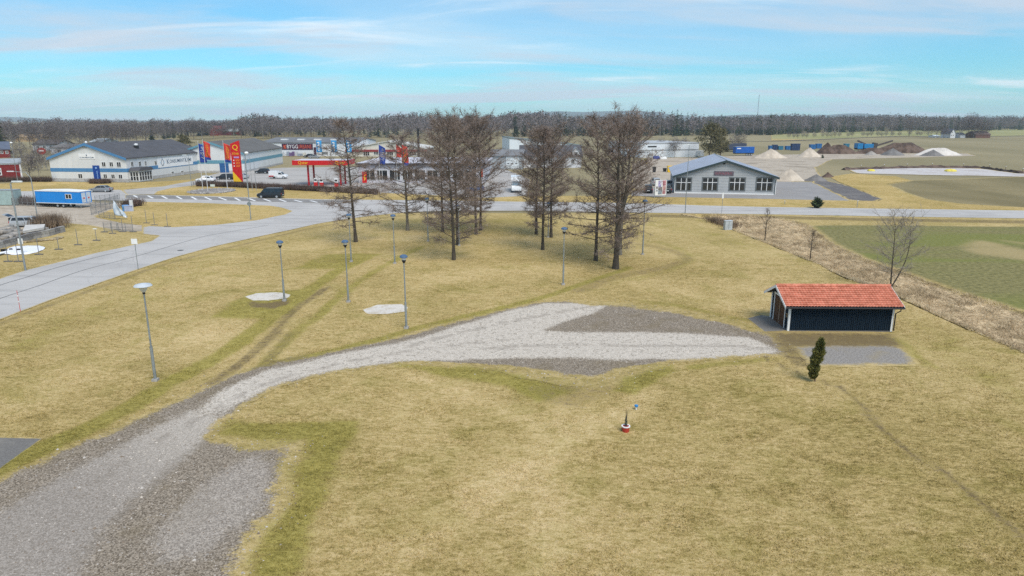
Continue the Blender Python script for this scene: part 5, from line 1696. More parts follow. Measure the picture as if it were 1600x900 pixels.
small_house('white_garage', 'low white building left of the farmhouse trees', 'building', 1461, 1468, 214.8, 212.8, 211.4, M('farm_white', (.6,) * 3), M('pale_metal_roof', (.5,) * 3), 'x', 10)
# ------------------------------------------------------------------ lamps, signs, flags
mat_lampblue = M('lamp_blue', (.075, .135, .235), .45, .12, 4)
mat_pole = M('lamp_pole', (.26, .285, .29), .55, .18, 3, metal=.2)
mat_clear = M('lamp_glass', (.66, .66, .63), .3, .05, 3)
mat_dirtc = M('lamp_foot', (.36, .34, .32), .9, .2, 4)


def park_lamp(px, ty_, label, disc=False):
    p_ = P(*px)
    h_ = ht(ty_, p_[1])
    t_ = thing('park_lamp', label, 'lamp', p_, 0, 'park lamps')
    MB().box(-.16, .16, -.16, .16, -.1, .14).build('foot', mat_dirtc, t_)
    MB().tube([(0, 0, .1), (0, 0, h_ * .36)], [.085, .085], 10).build('lower_pole', mat_pole, t_, True)
    MB().tube([(0, 0, h_ * .36), (0, 0, h_ - .55)], [.052, .045], 10).build('upper_pole', mat_pole, t_, True)
    if disc:
        MB().lathe([(.07, h_ - .62), (.08, h_ - .5)], 10).build('neck', mat_black, t_, True)
        MB().lathe([(.10, h_ - .5), (.26, h_ - .22)], 14).build('diffuser', mat_clear, t_, True)
        MB().lathe([(.30, h_ - .22), (.50, h_ - .14), (.42, h_ - .05), (.2, h_), (.01, h_ + .02)], 18).build('lamp_cap', M('pale_cap', (.50, .54, .58), .5), t_, True)
    else:
        MB().lathe([(.06, h_ - .62), (.16, h_ - .44), (.15, h_ - .38)], 12).build('neck', mat_black, t_, True)
        MB().lathe([(.14, h_ - .38), (.20, h_ - .19)], 12).build('diffuser', mat_clear, t_, True)
        MB().lathe([(.28, h_ - .20), (.30, h_ - .17), (.26, h_ - .06), (.15, h_), (.01, h_ + .02)], 16).build('lamp_cap', mat_lampblue, t_, True)
    return t_


park_lamp((243, 595), 443, 'park lamp with a pale disc head standing alone on the lawn', True)
for px, ty_, lb in [((444.5, 470), 376, 'blue-capped park lamp at the rim of the sand patch ringed by moss'), ((544.5, 472), 375, 'blue-capped park lamp beside the wheel ruts in the lawn'), ((549, 409), 334, 'blue-capped park lamp beside the leaning alder'),
                    ((617, 412), 335, 'blue-capped park lamp where the worn track bends towards the alders'), ((635, 513), 398, 'blue-capped park lamp at the rim of the plain sand patch'), ((880, 445), 355, 'blue-capped park lamp between the three slim alders and the white gravel'),
                    ((1004, 398), 312, 'park lamp among the twigs beyond the thick forked alder'), ((856.5, 371), 316, 'park lamp hidden between two of the three slim alders'), ((669, 377), 309, 'park lamp in front of the shorter alder and the dense clump'), ((717.5, 384), 320, 'park lamp close behind the slim front trunk of the middle clump')]:
    park_lamp(px, ty_, lb)


def street_lamp(px, ty_, arm, label, head='flat', r=.09):
    """arm: horizontal reach in metres (signed)"""
    p_ = P(*px)
    h_ = ht(ty_, p_[1])
    t_ = thing('street_lamp', label, 'street lamp', p_, 0, 'street lamps')
    s = 1 if arm > 0 else -1
    pts = [(0, 0, -.1), (0, 0, h_ * .35), (0, 0, h_ - abs(arm) * .35 - .1)]
    if arm:
        pts += [(arm * .25, 0, h_ - .12), (arm, 0, h_)]
    MB().tube(pts, np.linspace(r, r * .5, len(pts)), 9).build('pole', mat_pole, t_, True)
    if head == 'flat':
        MB().loft([[(arm + s * a_, y * wd, h_ + z) for y, z in ((-1, -.04), (1, -.04), (.8, .1), (-.8, .1))] for a_, wd in ((-.1, .06), (.15, .16), (.7, .17), (.95, .08))]).build('lamp_head', M('lamp_head_grey', (.55, .58, .58), .5), t_, True)
    else:
        MB().lathe([(.05, h_ - .3), (.3, h_ - .1), (.32, h_), (.2, h_ + .18), (.01, h_ + .22)], 12, (arm, 0, 0)).build('lamp_head', mat_white, t_, True)
    return t_


street_lamp((40, 423), 284, .25, 'tall grey street lamp standing beside the white sheet by the side street', r=.10)
street_lamp((58.5, 340), 268, -2.6, 'street lamp with a curved arm between the blue cabin and silver estate car')
street_lamp((28, 285), 223, 0, 'thin lamp post in front of the red barn', 'ball', .08)
street_lamp((392, 343.5), 239, .25, 'street lamp carrying a round sign at the tip of the grass triangle', 'ball', .08)
street_lamp((299.5, 292), 242.5, -.4, 'slim lamp post in front of the long sign on the white hall', 'flat', .07)
street_lamp((1070.5, 333), 226, 0, 'tall slim lamp post at the road in front of the grey gabled hall', 'flat', .08)
p = P(392, 343.5)
o = thing('round_sign', 'round traffic sign seen from behind on the lamp post', 'sign', (p[0], p[1] - .14, ht(318.5, p[1])), 0)
MB(Matrix.Rotation(math.pi / 2, 4, 'X')).lathe([(.32, -.015), (.32, .015), (.001, .016)], 18).build('plate', M('sign_back', (.20, .23, .23), .6), o)
MB().box(-.05, .05, .0, .12, -.15, .15).build('bracket', mat_zinc, o)


def sign_post(name, label, px, ty_, wpx, hpx, mat, rz=0.0, thin=.035, cat='sign'):
    p_ = P(*px)
    h_ = ht(ty_, p_[1])
    k_ = p_[1] / F
    t_ = thing(name, label, cat, p_, rz)
    MB().tube([(0, 0, -.1), (0, 0, h_ - .02)], [thin, thin], 8).build('post', mat_pole, t_, True)
    MB().box(-wpx * k_ / 2, wpx * k_ / 2, -.07, -.03, h_ - hpx * k_, h_).build('plate', mat, t_)
    return t_


sign_post('road_sign', 'small white square sign on a post at the lawn edge by the side street', (216, 421), 373, 9.5, 8.5, mat_white)
sign_post('marker_board', 'white board on a short post among the fence feet beside the rubble wall', (36, 398), 372.5, 7.5, 9, mat_white)
sign_post('verge_marker', 'short white road marker on the kerb in front of the grey hall', (1127.5, 333.5), 301, 2.5, 9, mat_white)
sign_post('small_sign', 'small pale sign before the low stone bed', (333.5, 302), 288, 7, 3.5, M('pale_sign', (.55, .6, .55), .6))
p = P(32, 487)
o = thing('snow_pole', 'thin red and white snow pole at the edge of the side street', 'marker', p)
hh = ht(454, p[1])
MB().tube([(0, 0, -.1), (0, 0, hh)], [.022, .018], 7).build('rod', M('snow_pole_red', (.60, .06, .05), .6), o)
for z in (.45, .72):
    MB().tube([(0, 0, hh * z), (0, 0, hh * (z + .07))], [.026, .026], 7).build('reflector', mat_white, o)
for (x_, y_, t_, lb) in ((1202, 335, 326, 'thin grey edge marker beside the main road near the ditch'), (1339, 324.5, 312.5, 'thin post on the verge below the dark gravel yard'), (1226, 319, 313, 'short dark post on the verge near the small pine')):
    p = P(x_, y_)
    o = thing('edge_post', lb, 'post', p)
    MB().tube([(0, 0, -.1), (0, 0, ht(t_, p[1]))], [.05, .05], 7).build('rod', mat_zinc, o)
    MB().box(-.06, .06, -.06, .06, ht(t_, p[1]) - .2, ht(t_, p[1]) - .05).build('reflector', mat_white, o)


def flagpole(px, ty_, label, group='flag poles'):
    p_ = P(*px)
    h_ = ht(ty_, p_[1])
    t_ = thing('flagpole', label, 'flagpole', p_, 0, group)
    MB().tube([(0, 0, -.1), (0, 0, h_)], [.075, .04], 8).build('pole', M('flagpole_white', (.60, .61, .62), .5), t_, True)
    MB().lathe([(.02, h_), (.07, h_ + .06), (.01, h_ + .13)], 8).build('finial', mat_white, t_, True)
    return p_


def flag(p_, label, x_off, wd, y0, y1, mat, txt, tmat, foot=None, drop=.5, seed=0, group='banner flags'):
    """hanging banner: top edge at row y0, bottom at y1; free edge droops"""
    z1, z0 = ht(y0, p_[1]), ht(y1, p_[1])
    t_ = thing('banner_flag', label, 'flag', (p_[0] + x_off, p_[1] - .05, z0), 0, group)

    def pt(u, v, out_=0.0):
        zz = v * (z1 - z0) - drop * u * (1 if v > .5 else v * 2 + .0)
        return (u * wd + .10 * math.sin(v * 5 + seed) * u, -.16 * math.sin(u * 5 + v * 6 + seed) * (.2 + u) - out_, zz)
    nu, nv = 8, 18

    def patch(u0, u1, v0, v1, off, a=nu, c=nv):
        b_ = MB()
        b_.add([pt(u0 + (u1 - u0) * i_ / a, v0 + (v1 - v0) * j_ / c, off) for j_ in range(c + 1) for i_ in range(a + 1)], [(j_ * (a + 1) + i_, j_ * (a + 1) + i_ + 1, (j_ + 1) * (a + 1) + i_ + 1, (j_ + 1) * (a + 1) + i_) for j_ in range(c) for i_ in range(a)])
        return b_
    cl_ = patch(0, 1, 0, 1, 0).build('cloth', mat, t_, True)
    md = cl_.modifiers.new('thick', 'SOLIDIFY')
    md.thickness = .015
    if foot:
        patch(0, 1, .0, .16, .02, 8, 3).build('foot_panel', foot, t_, True)
    if txt:
        hgt = (z1 - z0) * .66
        o_ = text('lettering', txt, wd * .85, tmat, t_, Matrix(), ext=.004)
        co = np.empty(len(o_.data.vertices) * 3, dtype=np.float32)
        o_.data.vertices.foreach_get('co', co)
        co = co.reshape(-1, 3)
        xr, zr = (co[:, 0].min(), co[:, 0].max()), (co[:, 2].min(), co[:, 2].max())
        uu = .5 - .62 * ((co[:, 2] - zr[0]) / (zr[1] - zr[0]) - .5)
        vv_ = .22 + .68 * (co[:, 0] - xr[0]) / (xr[1] - xr[0])
        new = np.array([pt(a, c, .03) for a, c in zip(uu, vv_)], dtype=np.float32)
        o_.data.vertices.foreach_set('co', new.ravel())
        o_.data.update()
    return t_


mat_fblue = M('flag_blue', (.012, .045, .26), .7, .1, 2)
mat_fred = M('flag_red', (.55, .045, .03), .7, .12, 2)
mat_fcyan = M('flag_cyan', (.03, .30, .62), .7, .08, 2)
a = flagpole((317, 296), 221, 'white flagpole with the blue flag on the stone bed')
kf = a[1] / F
flag(a, 'dark blue flag with white AdBlue lettering in front of the white hall corner', .08, 10 * kf, 224, 254, mat_fblue, 'AdBlue', mat_white, drop=.55, seed=1)
a = flagpole((325, 301), 219, 'flagpole behind the blue flag, carrying a red one')
flag(a, 'red flag with yellow script half hidden behind the dark blue flag', .15, 9 * kf, 220, 250, mat_fred, 'Qstar', mat_yel, mat_fblue, .6, 2)
a = flagpole((355.5, 296), 221, 'white flagpole next to the tall price pylon')
flag(a, 'red flag with yellow script and blue foot beside the price pylon', .1, 9.5 * kf, 223.5, 254, mat_fred, 'Qstar', mat_yel, mat_fblue, .6, 3)
a = flagpole((594.5, 303), 224, 'flagpole at the end of the clipped hedge behind twigs')
kf = a[1] / F
flag(a, 'dark blue flag with white AdBlue lettering before the flat shop roof', .1, 9.5 * kf, 226, 257, mat_fblue, 'AdBlue', mat_white, None, .7, 4)
a = flagpole((621.5, 303), 222, 'flagpole hidden in the crown of the shorter alder')
flag(a, 'red flag twisted in the wind behind alder twigs, left of its twin', .05, 9 * kf, 224.5, 246, mat_fred, None, None, None, 1.0, 5)
a = flagpole((630, 303), 223, 'second flagpole hidden in the crown of the shorter alder')
flag(a, 'red flag with yellow script and blue foot showing through the alder crown', .05, 9.5 * kf, 226, 259, mat_fred, 'Qstar', mat_yel, mat_fblue, .5, 6)
for k, (x_, lb) in enumerate([(493.5, 'light blue banner with white lettering beside the plum sign board'), (517, 'light blue banner with white marks before the long white store'), (540, 'light blue banner seen through the leaning alder')]):
    a = flagpole((x_ + 1.5, 246), 217.5, ['banner pole next to the plum pillar', 'banner pole at the middle of the long white store', 'banner pole behind the leaning alder'][k])
    kf = a[1] / F
    flag(a, lb, .1, 8.5 * kf, 219, 238, mat_fcyan, None, None, None, .25, 7 + k)
    # white streak down the banner (its lettering is too small to read)
    z1, z0 = ht(221.5, a[1]), ht(236, a[1])
    b = MB()
    for q_ in range(6):
        zq = z0 + (z1 - z0) * (q_ + .2) / 6
        b.box(3.4 * kf - .35 * (q_ % 2), 3.4 * kf + .55, -.55, -.52, zq, zq + (z1 - z0) / 9)
    fl = [o_ for o_ in C.objects if o_.get('label') == lb][0]
    ob = b.build('white_marks', mat_white, fl)
    ob.location = (0, 0, -fl.location.z)

# price pylon
p = P(373, 289.6)
kp = p[1] / F
py = thing('price_pylon', 'tall red price pylon with yellow star lettering and slanted top', 'sign', p, .0)
zt = ht(219.5, p[1])
wv = 13.6 * kp
MB().box(-wv / 2, wv / 2, -.25, .25, -.1, ht(284, p[1])).build('base', mat_black, py)
zb = ht(284, p[1]) + .002
MB().ext([(-wv / 2, zb), (wv / 2, zb), (wv / 2, zt), (-wv / 2, zt - .75)], -.24, .24).build('panel', mat_red, py)
fm = wallm((0, -.24, 0), (1, 0))
zr = lambda y: ht(y, p[1])
text('lettering', 'Q', 1.75, mat_yel, py, fm @ Matrix.Translation((.05, .01, zr(230.5))), ext=.02)
text('lettering', 'STAR', .72, mat_yel, py, fm @ Matrix.Translation((.05, .01, zr(240.3))), ext=.02, sx=.95)
MB(fm).box(-.45, .75, .0, .03, zr(247), zr(244.5)).build('violet_strip', M('violet_strip', (.45, .30, .60), .6), py)
for y_ in (250.3, 254.8, 259.3):
    MB(fm).box(-.62, -.38, .0, .03, zr(y_) - .12, zr(y_) + .12).build('fuel_mark', mat_white, py)
    b = MB(fm)
    for q_ in range(4):       # digits too small to read: lit orange strokes
        xq = .0 + q_ * .23
        b.box(xq, xq + .06, .0, .03, zr(y_) - .22, zr(y_) + .22).box(xq + .061, xq + .16, .0, .028, zr(y_) + (.12 if q_ % 2 else -.22), zr(y_) + (.22 if q_ % 2 else -.1))
    b.build('price_digits', M('digit_orange', (.85, .35, .03), .5), py)
MB(fm).ext([(-wv / 2 + .02, zb + .02), (wv / 2 - .02, zb + .02), (-wv / 2 + .02, zr(267.5))], .0, .025).build('yellow_wedge', mat_yel, py)

p = P(153.5, 286.6)
o = thing('totem_sign', 'slim dark blue totem sign in front of the white gable', 'sign', p, 0)
MB().box(-.75, .75, -.18, .18, -.1, ht(258.5, p[1])).build('panel', M('totem_blue', (.006, .05, .26), .4), o)
for k in range(9):
    MB().box(.1 + .03 * (k % 2), .32, -.2, -.17, .6 + k * .28, .78 + k * .28).build('white_mark', M('totem_mark', (.25, .42, .72), .6), o)
MB().box(-.1, .3, -.2, -.17, 3.55, 3.95).build('emblem', M('totem_mark', (.25,) * 3), o)
for k, (x_, ty_, lb) in enumerate([(387, 251, 'left mast with camera box of the three thin masts beside the pylon'), (394.5, 243, 'middle thin mast beside the price pylon'), (400.5, 252, 'right thin mast beside the price pylon')]):
    p = P(x_, 297.5)
    o = thing('thin_mast', lb, 'mast', p, 0, 'thin masts')
    MB().tube([(0, 0, -.1), (0, 0, ht(ty_, p[1]))], [.06, .04], 7).build('pole', mat_zinc, o)
    if k == 0:
        MB().box(-.5, .5, -.2, .2, ht(ty_, p[1]), ht(ty_, p[1]) + .35).build('camera_box', mat_zinc, o)
p = P(69, 262)
o = thing('round_board', 'red round sign on two posts among the bare village trees', 'sign', p)
z_ = ht(236, p[1])
MB(Matrix.Translation((0, 0, z_)) @ Matrix.Rotation(math.pi / 2, 4, 'X') @ Matrix.Diagonal((1.25, .95, 1, 1))).lathe([(1.15, -.08), (1.15, .08), (.001, .081)], 20).build('disc', M('brick_red', (.25, .05, .04), .7), o)
for x in (-.5, .5):
    MB().tube([(x, .1, -.1), (x, .1, z_ - .8)], [.06, .06], 6).build('post', mat_zinc, o)
for k in range(4):
    MB().box(-.75 + .4 * k, -.5 + .4 * k, -.12, -.085, z_ - .1, z_ + .25).build('white_mark', mat_white, o)

# stone bed around the flags
p = P(331, 299)
o = thing('stone_bed', 'oval bed of grey stones around the flagpoles', 'flower bed', p)
kp = p[1] / F
rx = 34 * kp
ry = (P(331, 295)[1] - P(331, 303)[1]) / 2
MB().loft([[(math.cos(a) * rx * s, math.sin(a) * ry * s, z) for a in np.linspace(0, 2 * math.pi, 33)[:-1]] for s, z in ((1, .0), (.97, .16), (.5, .24), (.05, .26))]).build('soil', M('bed_gravel', (.24, .22, .20), .95, .4, 3, .5), o, True)
rk = random.Random(9)
parts = []
for k in range(420):
    a, s = rk.uniform(0, 6.28), math.sqrt(rk.uniform(.05, 1))
    r_ = rk.uniform(.12, .32)
    v_ = np.array([(math.cos(q) * r_ * rk.uniform(.7, 1), math.sin(q) * r_ * rk.uniform(.7, 1), 0) for q in np.linspace(0, 6.28, 6)[:-1]] + [(0, 0, r_ * .7)])
    f_ = np.array([(q, (q + 1) % 5, 5) for q in range(5)])
    parts.append((v_ + np.array([math.cos(a) * rx * s, math.sin(a) * ry * s, .14]), f_, 0))
V, Fs, mi = merge(parts)
link('stones', np_mesh('stones', V, Fs, [M('bed_stone', (.30, .285, .27), .9, .5, .7)], mi), o)['kind'] = 'stuff'

# billboard, utility cabinet, planter
p = P(1031.5, 309)
o = thing('billboard', 'two-post billboard with a collage of photographs by the grey hall', 'billboard', p, .12)
kp = p[1] / F
z0, z1 = ht(305, p[1]), ht(281, p[1])
for x in (-9.3, 9.3):
    MB().box(x * kp - .06, x * kp + .06, -.06, .06, -.1, z1 + .2).build('post', mat_zinc, o)
MB().box(-8.8 * kp, 8.8 * kp, -.09, -.02, z0, z1).build('board', mat_white, o)
cols_ = [(.10, .06, .06), (.30, .25, .55), (.45, .10, .13), (.12, .17, .22), (.55, .50, .62), (.08, .05, .05), (.42, .16, .14), (.16, .22, .30), (.35, .08, .10)]
for k, (u0, u1, v0, v1) in enumerate([(.08, .22, .42, .58), (.26, .52, .55, .95), (.66, .95, .62, .97), (.26, .62, .06, .30), (.40, .64, .72, .96), (.27, .62, .31, .54), (.66, .95, .34, .60), (.10, .22, .25, .38), (.66, .94, .08, .32)]):
    MB().box((-8.8 + 17.6 * u0) * kp, (-8.8 + 17.6 * u1) * kp, -.10 - .001 * k, -.089, z0 + (z1 - z0) * v0, z0 + (z1 - z0) * v1).build('picture', M('picture_%d' % k, cols_[k], .6, .6, 3, c2=tuple(min(.8, c + .22) for c in cols_[k])), o)
p = P(1137, 359)
o = thing('utility_cabinet', 'grey utility cabinet at the corner of the lawn and ditch', 'cabinet', p, .2)
MB().box(-.55, .55, -.25, .25, -.1, 1.25).build('case', M('cabinet_grey', (.42, .45, .47), .6), o)
MB().box(-.58, .58, -.28, .28, 1.25, 1.33).build('lid', M('cabinet_lid', (.52, .56, .60), .6), o)
MB().box(-.01, .01, -.262, -.25, .1, 1.2).build('door_gap', mat_black, o)
p = P(977.5, 674)
kp = math.hypot(p[1], H) / F
o = thing('planter', 'red round tub with a white rim and a dead potted conifer on the lawn', 'planter', p)
MB().lathe([(.12, 0), (.17, .0), (.20, .24), (.20, .28), (.17, .28)], 16).build('tub', M('terracotta_red', (.42, .045, .025), .7), o, True)
MB().lathe([(.196, .265), (.222, .27), (.22, .31), (.16, .31), (.155, .265)], 16).build('rim', mat_white, o, True)
MB().tube([(0, 0, .2), (.01, 0, .7), (-.02, 0, 1.2)], [.028, .022, .01], 6).build('stem', mat_bark, o)
MB().tube([(.0, 0, .6), (.08, 0, 1.1)], [.016, .008], 5).build('stem', mat_bark, o)
V, Fc = leafy(91, 220, lambda rng, n: ((lambda f, a: (np.column_stack([np.cos(a) * .06 * (1.1 - f), np.sin(a) * .06 * (1.1 - f), .26 + f * .5]), np.column_stack([np.cos(a) * .2, np.sin(a) * .2, np.ones(n)])))(rng.uniform(0, 1, n), rng.uniform(0, 6.3, n))), .09, .022)
link('foliage', np_mesh('foliage', V, [Fc], [M('planter_green', (.07, .09, .07), .9, .4, 4)]), o)
p = P(994, 640)
o = thing('survey_marker', 'small blue and white round marker stuck in the lawn near the planter', 'marker', p)
MB().tube([(0, 0, -.1), (0, 0, .16)], [.03, .06], 8).build('stake', mat_white, o)
MB().lathe([(.05, .15), (.10, .18), (.10, .26), (.01, .30)], 12).build('cap', M('marker_blue', (.03, .22, .52), .5), o, True)

# ------------------------------------------------------------------ the service yard, left
p0_, p1_ = P(58, 323.5), P(139, 326)
ang = math.atan2(p1_[1] - p0_[1], p1_[0] - p0_[0])
cab = thing('cabin_trailer', 'bright blue site cabin trailer with white roof and a small window', 'trailer', p0_, ang)
mat_cab = M('cabin_blue', (.012, .235, .66), .5, .06, 1.2)
Lc = math.hypot(p1_[0] - p0_[0], p1_[1] - p0_[1]) * .86
hc_ = ht(298.5, p0_[1])
MB().box(0, Lc, 0, 2.5, .85, hc_).build('body', mat_cab, cab)
MB().ext([(-.05, hc_), (Lc + .05, hc_), (Lc + .05, hc_ + .12), (Lc / 2, hc_ + .26), (-.05, hc_ + .12)], -.06, 2.56).build('roof', mat_white, cab)
MB().box(-.02, Lc + .02, -.02, 2.52, .72, .86).build('chassis', M('chassis_white', (.6, .62, .62), .6), cab)
for x in (Lc * .12, Lc * .66):
    MB().box(x - .02, x + .02, -.012, .0, .88, hc_ - .05).build('panel_seam', M('cabin_seam', (.008, .13, .40), .6), cab)
window(cab, wallm((0, 0, 0), (1, 0)), Lc * .69, Lc * .81, hc_ - 1.15, hc_ - .45, 2, 1, bar=.08)
em = wallm((Lc, 0, 0), (0, 1))
for u_ in (.35, 1.4):
    d_ = MB(em).box(u_, u_ + .85, .0, .05, .95, hc_ - .15).build('end_door', M('cabin_door', (.55, .62, .68), .6), cab)
    MB(em).box(u_ + .3, u_ + .6, .05, .07, 1.6, 1.85).build('warning_mark', mat_fred, d_)
for x in (Lc * .47, Lc * .60):
    for y in (.12, 2.2):
        wh = MB(Matrix.Translation((x, y, .36)) @ Matrix.Rotation(math.pi / 2, 4, 'X')).lathe([(.2, -.1), (.36, -.1), (.36, .1), (.2, .1)], 16).build('wheel', mat_rubber, cab)
        MB(Matrix.Translation((x, y, .36)) @ Matrix.Rotation(math.pi / 2, 4, 'X')).lathe([(.2, -.08), (.2, .11), (.05, .12)], 12).build('rim', mat_zinc, wh)
MB().tube([(Lc, 1.2, .75), (Lc + 1.6, 1.2, .6)], [.06, .06], 6).build('drawbar', mat_zinc, cab)
MB().tube([(Lc + 1.5, 1.2, .6), (Lc + 1.5, 1.2, .0)], [.04, .04], 6).build('jack_leg', mat_zinc, cab)
for x in (.25, Lc - .25):
    MB().tube([(x, .2, .75), (x, .2, .0)], [.04, .04], 6).build('jack_leg', mat_zinc, cab)

p = P(-22, 321.5)
o = thing('green_container', 'pale green container at the end of the brown hedge', 'container', p, .05)
MB().box(0, 5.0, 0, 2.4, .1, 2.7).build('body', M('pale_green_steel', (.34, .44, .42), .6, .1, 1), o)
b = MB()
for k in range(22):
    b.box(.1 + k * .22, .2 + k * .22, -.04, 0, .2, 2.6)
b.build('corrugation', M('pale_green_steel', (.3,) * 3), o, kind='stuff')
MB().box(-.02, 5.02, -.05, 2.42, 2.7, 2.78).build('roof_edge', mat_zinc, o)
# rubble heap, stone wall, slab, sheet
mat_rub = M('rubble', (.30, .275, .245), .95, .45, .6, .8, 8)


def stones(n, pts, r0, r1, seed, h=.0):
    rk_ = np.random.default_rng(seed)
    out_ = []
    ln = resample(pts, 100)
    for _ in range(n):
        q = ln[rk_.integers(100)]
        r_ = rk_.uniform(r0, r1)
        bx_ = np.array([(sx_, sy_, sz_) for sx_ in (-1, 1) for sy_ in (-1, 1) for sz_ in (0, 1)], float) * np.array([1, .7, .7]) * r_ * rk_.uniform(.75, 1.1, (8, 3))
        a_ = rk_.uniform(0, 6.3)
        rm_ = np.array([[math.cos(a_), -math.sin(a_), 0], [math.sin(a_), math.cos(a_), 0], [0, 0, 1]])
        out_.append((bx_ @ rm_.T + np.array([q[0] + rk_.normal() * .15, q[1] + rk_.normal() * .15, rk_.uniform(0, 1) * h]), np.array([(0, 2, 6, 4), (1, 5, 7, 3), (0, 1, 3, 2), (4, 6, 7, 5), (0, 4, 5, 1), (2, 3, 7, 6)]), 0))
    return merge(out_)


wl = pp([(-40, 399), (0, 388), (30, 379.5), (48, 374), (75, 369), (100, 362)])
o = thing('stone_wall', 'low grey block wall along the edge of the rubble-strewn yard', 'wall', (*wl[0], 0))
wr = resample(wl, 80)
blk = np.hypot(*np.diff(wr, axis=0).T).mean()
mat_blk = [M('wall_block_a', (.27, .26, .25), .95, .25, 2, .5), M('wall_block_b', (.35, .335, .31), .95, .25, 2, .5), M('wall_block_c', (.21, .20, .195), .95, .25, 2, .5)]
rk = random.Random(21)
acc, k = 0, 0
bw = 1.15
nseg = int(79 * blk / bw)
rw = resample(wl, nseg + 1)
for k in range(nseg):
    a_ = math.atan2(rw[k + 1][1] - rw[k][1], rw[k + 1][0] - rw[k][0])
    L_ = np.hypot(*(rw[k + 1] - rw[k]))
    for c_ in range(2):
        bl = MB().box(.015, L_ - .015, -.22, .22, c_ * .42 + (-.1 if c_ == 0 else .01), (c_ + 1) * .42 + rk.uniform(-.02, .0)).build('block', rk.choice(mat_blk), o)
        bl.location = (rw[k][0] - wl[0][0], rw[k][1] - wl[0][1], 0)
        bl.rotation_euler = (0, 0, a_ + rk.uniform(-.02, .02))
V, Fs, mi = stones(900, pp([(-30, 372), (10, 366), (25, 371), (5, 378), (30, 368), (20, 362), (-20, 366)]), .15, .6, 31, .35)
props(link('rubble_heap', np_mesh('rubble_heap', V, Fs, [mat_rub], mi)), 'heap of broken grey rubble beside the silver estate car', 'rubble', None, 'stuff')
V, Fs, mi = stones(160, pp([(30, 380), (48, 378), (62, 377), (85, 375), (95, 372)]), .12, .3, 32, .05)
props(link('loose_stones', np_mesh('loose_stones', V, Fs, [M('ochre_stone', (.36, .29, .18), .95, .4, 1)], mi)), 'loose ochre stones at the foot of the low block wall', 'stones', None, 'stuff')
sl_p = pp([(37, 371), (41, 361), (72, 359.5), (70, 365)])
o = thing('concrete_slab', 'pale slab lying on top of the block wall', 'slab', (*sl_p[0], 0))
b = MB()
rel = [(x - sl_p[0][0], y - sl_p[0][1]) for x, y in sl_p]
b.loft([[(x, y, z) for x, y in rel] for z in (.55, .86)])
b.build('slab', M('slab_white', (.55, .53, .50), .9, .12, 1.5), o)
b = MB()
for x, y in rel:
    b.box(x * .8 + .5, x * .8 + .9, y * .8 - .2, y * .8 + .2, -.05, .55)
b.build('supports', mat_conc, o)
sw_ = curve(pp([(-40, 403), (0, 396), (20, 386.5), (45, 385), (65, 385), (70, 389), (52, 396), (25, 398.5), (0, 398.5), (-40, 410)]), 4, True)
c0 = P(20, 393)
o = thing('white_sheet', 'crumpled white sheet lying on the grass below the block wall', 'tarp', (c0[0], c0[1], 0))
rk = random.Random(5)
cx_, cy_ = np.mean([q[0] for q in sw_]), np.mean([q[1] for q in sw_])
rings = []
for s, z in ((1.0, .03), (.93, .12), (.7, .16), (.35, .2), (.05, .18)):
    rings.append([(cx_ + (x - cx_) * s - c0[0], cy_ + (y - cy_) * s - c0[1], z + rk.uniform(-.02, .06)) for x, y in sw_])
MB().loft(rings).build('sheet', M('white_sheet', (.78, .79, .82), .6, .06, 2), o, True)
b = MB()
for k in range(9):
    x, y = rk.uniform(-4, 4), rk.uniform(-.6, .6)
    b.box(x, x + rk.uniform(.1, .35), y, y + .2, .1, .38)
b.build('weights', mat_black, o)

# temporary fence posts with feet
mat_fence = M('fence_steel', (.22, .225, .23), .6, .2, 4, metal=.2)
FP = [(13, 409, 381), (29, 409, 378), (61, 398, 370), (92, 390, 371), (122, 383, 358), (151, 376, 358), (163, 363, 347), (176, 365, 345.5), (183, 359, 346), (192, 362.5, 341), (208, 362.5, 337), (229, 349, 327), (241.5, 352, 331.5), (262, 354.5, 333)]
near = ['in the white sheet', 'by the white marker board', 'at the tip of the white sheet', 'below the end of the block wall', 'in the middle of the grass strip', 'with a white cap on the grass strip', 'at the yard gate, first of three', 'at the yard gate, second of three',
        'at the yard gate, third of three', 'in front of the torn tarp', 'at the corner of the yard entrance', 'at the left end of the grass triangle', 'on the grass triangle beside the yard entrance', 'on the grass triangle nearest the side street']
for (x_, y_, t_), nr in zip(FP, near):
    p = P(x_, y_)
    h_ = ht(t_, p[1])
    o = thing('fence_post', 'thin grey fence post ' + nr, 'post', p, 0, 'temporary fence posts')
    MB().tube([(0, 0, .0), (0, 0, h_)], [.04, .035], 7).build('tube', mat_fence, o)
    MB().box(-.45, .45, -.12, .12, -.02, .1).build('foot', M('fence_foot', (.14, .135, .13), .95), o)
    if x_ == 151:
        MB().box(-.22, .22, -.1, .1, h_, h_ + .08).build('cap', mat_white, o)


def mesh_fence(label, a, c, ta, nseg, group='mesh fences'):
    a, c = P(*a), P(*c)
    h_ = ht(ta, a[1])
    L_ = math.hypot(c[0] - a[0], c[1] - a[1])
    o_ = thing('mesh_fence', label, 'fence', a, math.atan2(c[1] - a[1], c[0] - a[0]), group)
    for k_ in range(nseg + 1):
        MB().tube([(L_ * k_ / nseg, 0, -.1), (L_ * k_ / nseg, 0, h_)], [.035, .035], 6).build('post', mat_fence, o_)
    for z in (.15, h_ * .5, h_ - .03):
        MB().tube([(0, 0, z), (L_, 0, z)], [.022, .022], 5).build('rail', mat_fence, o_)
    b_ = MB()
    for x in np.arange(.1, L_, .14):
        b_.box(x - .006, x + .006, -.006, .006, .15, h_ - .03)
    for z in np.arange(.3, h_ - .1, .22):
        b_.box(0, L_, -.006, .006, z - .006, z + .006)
    props(b_.build('mesh', mat_fence, o_), None, None, None, 'stuff')
    return o_


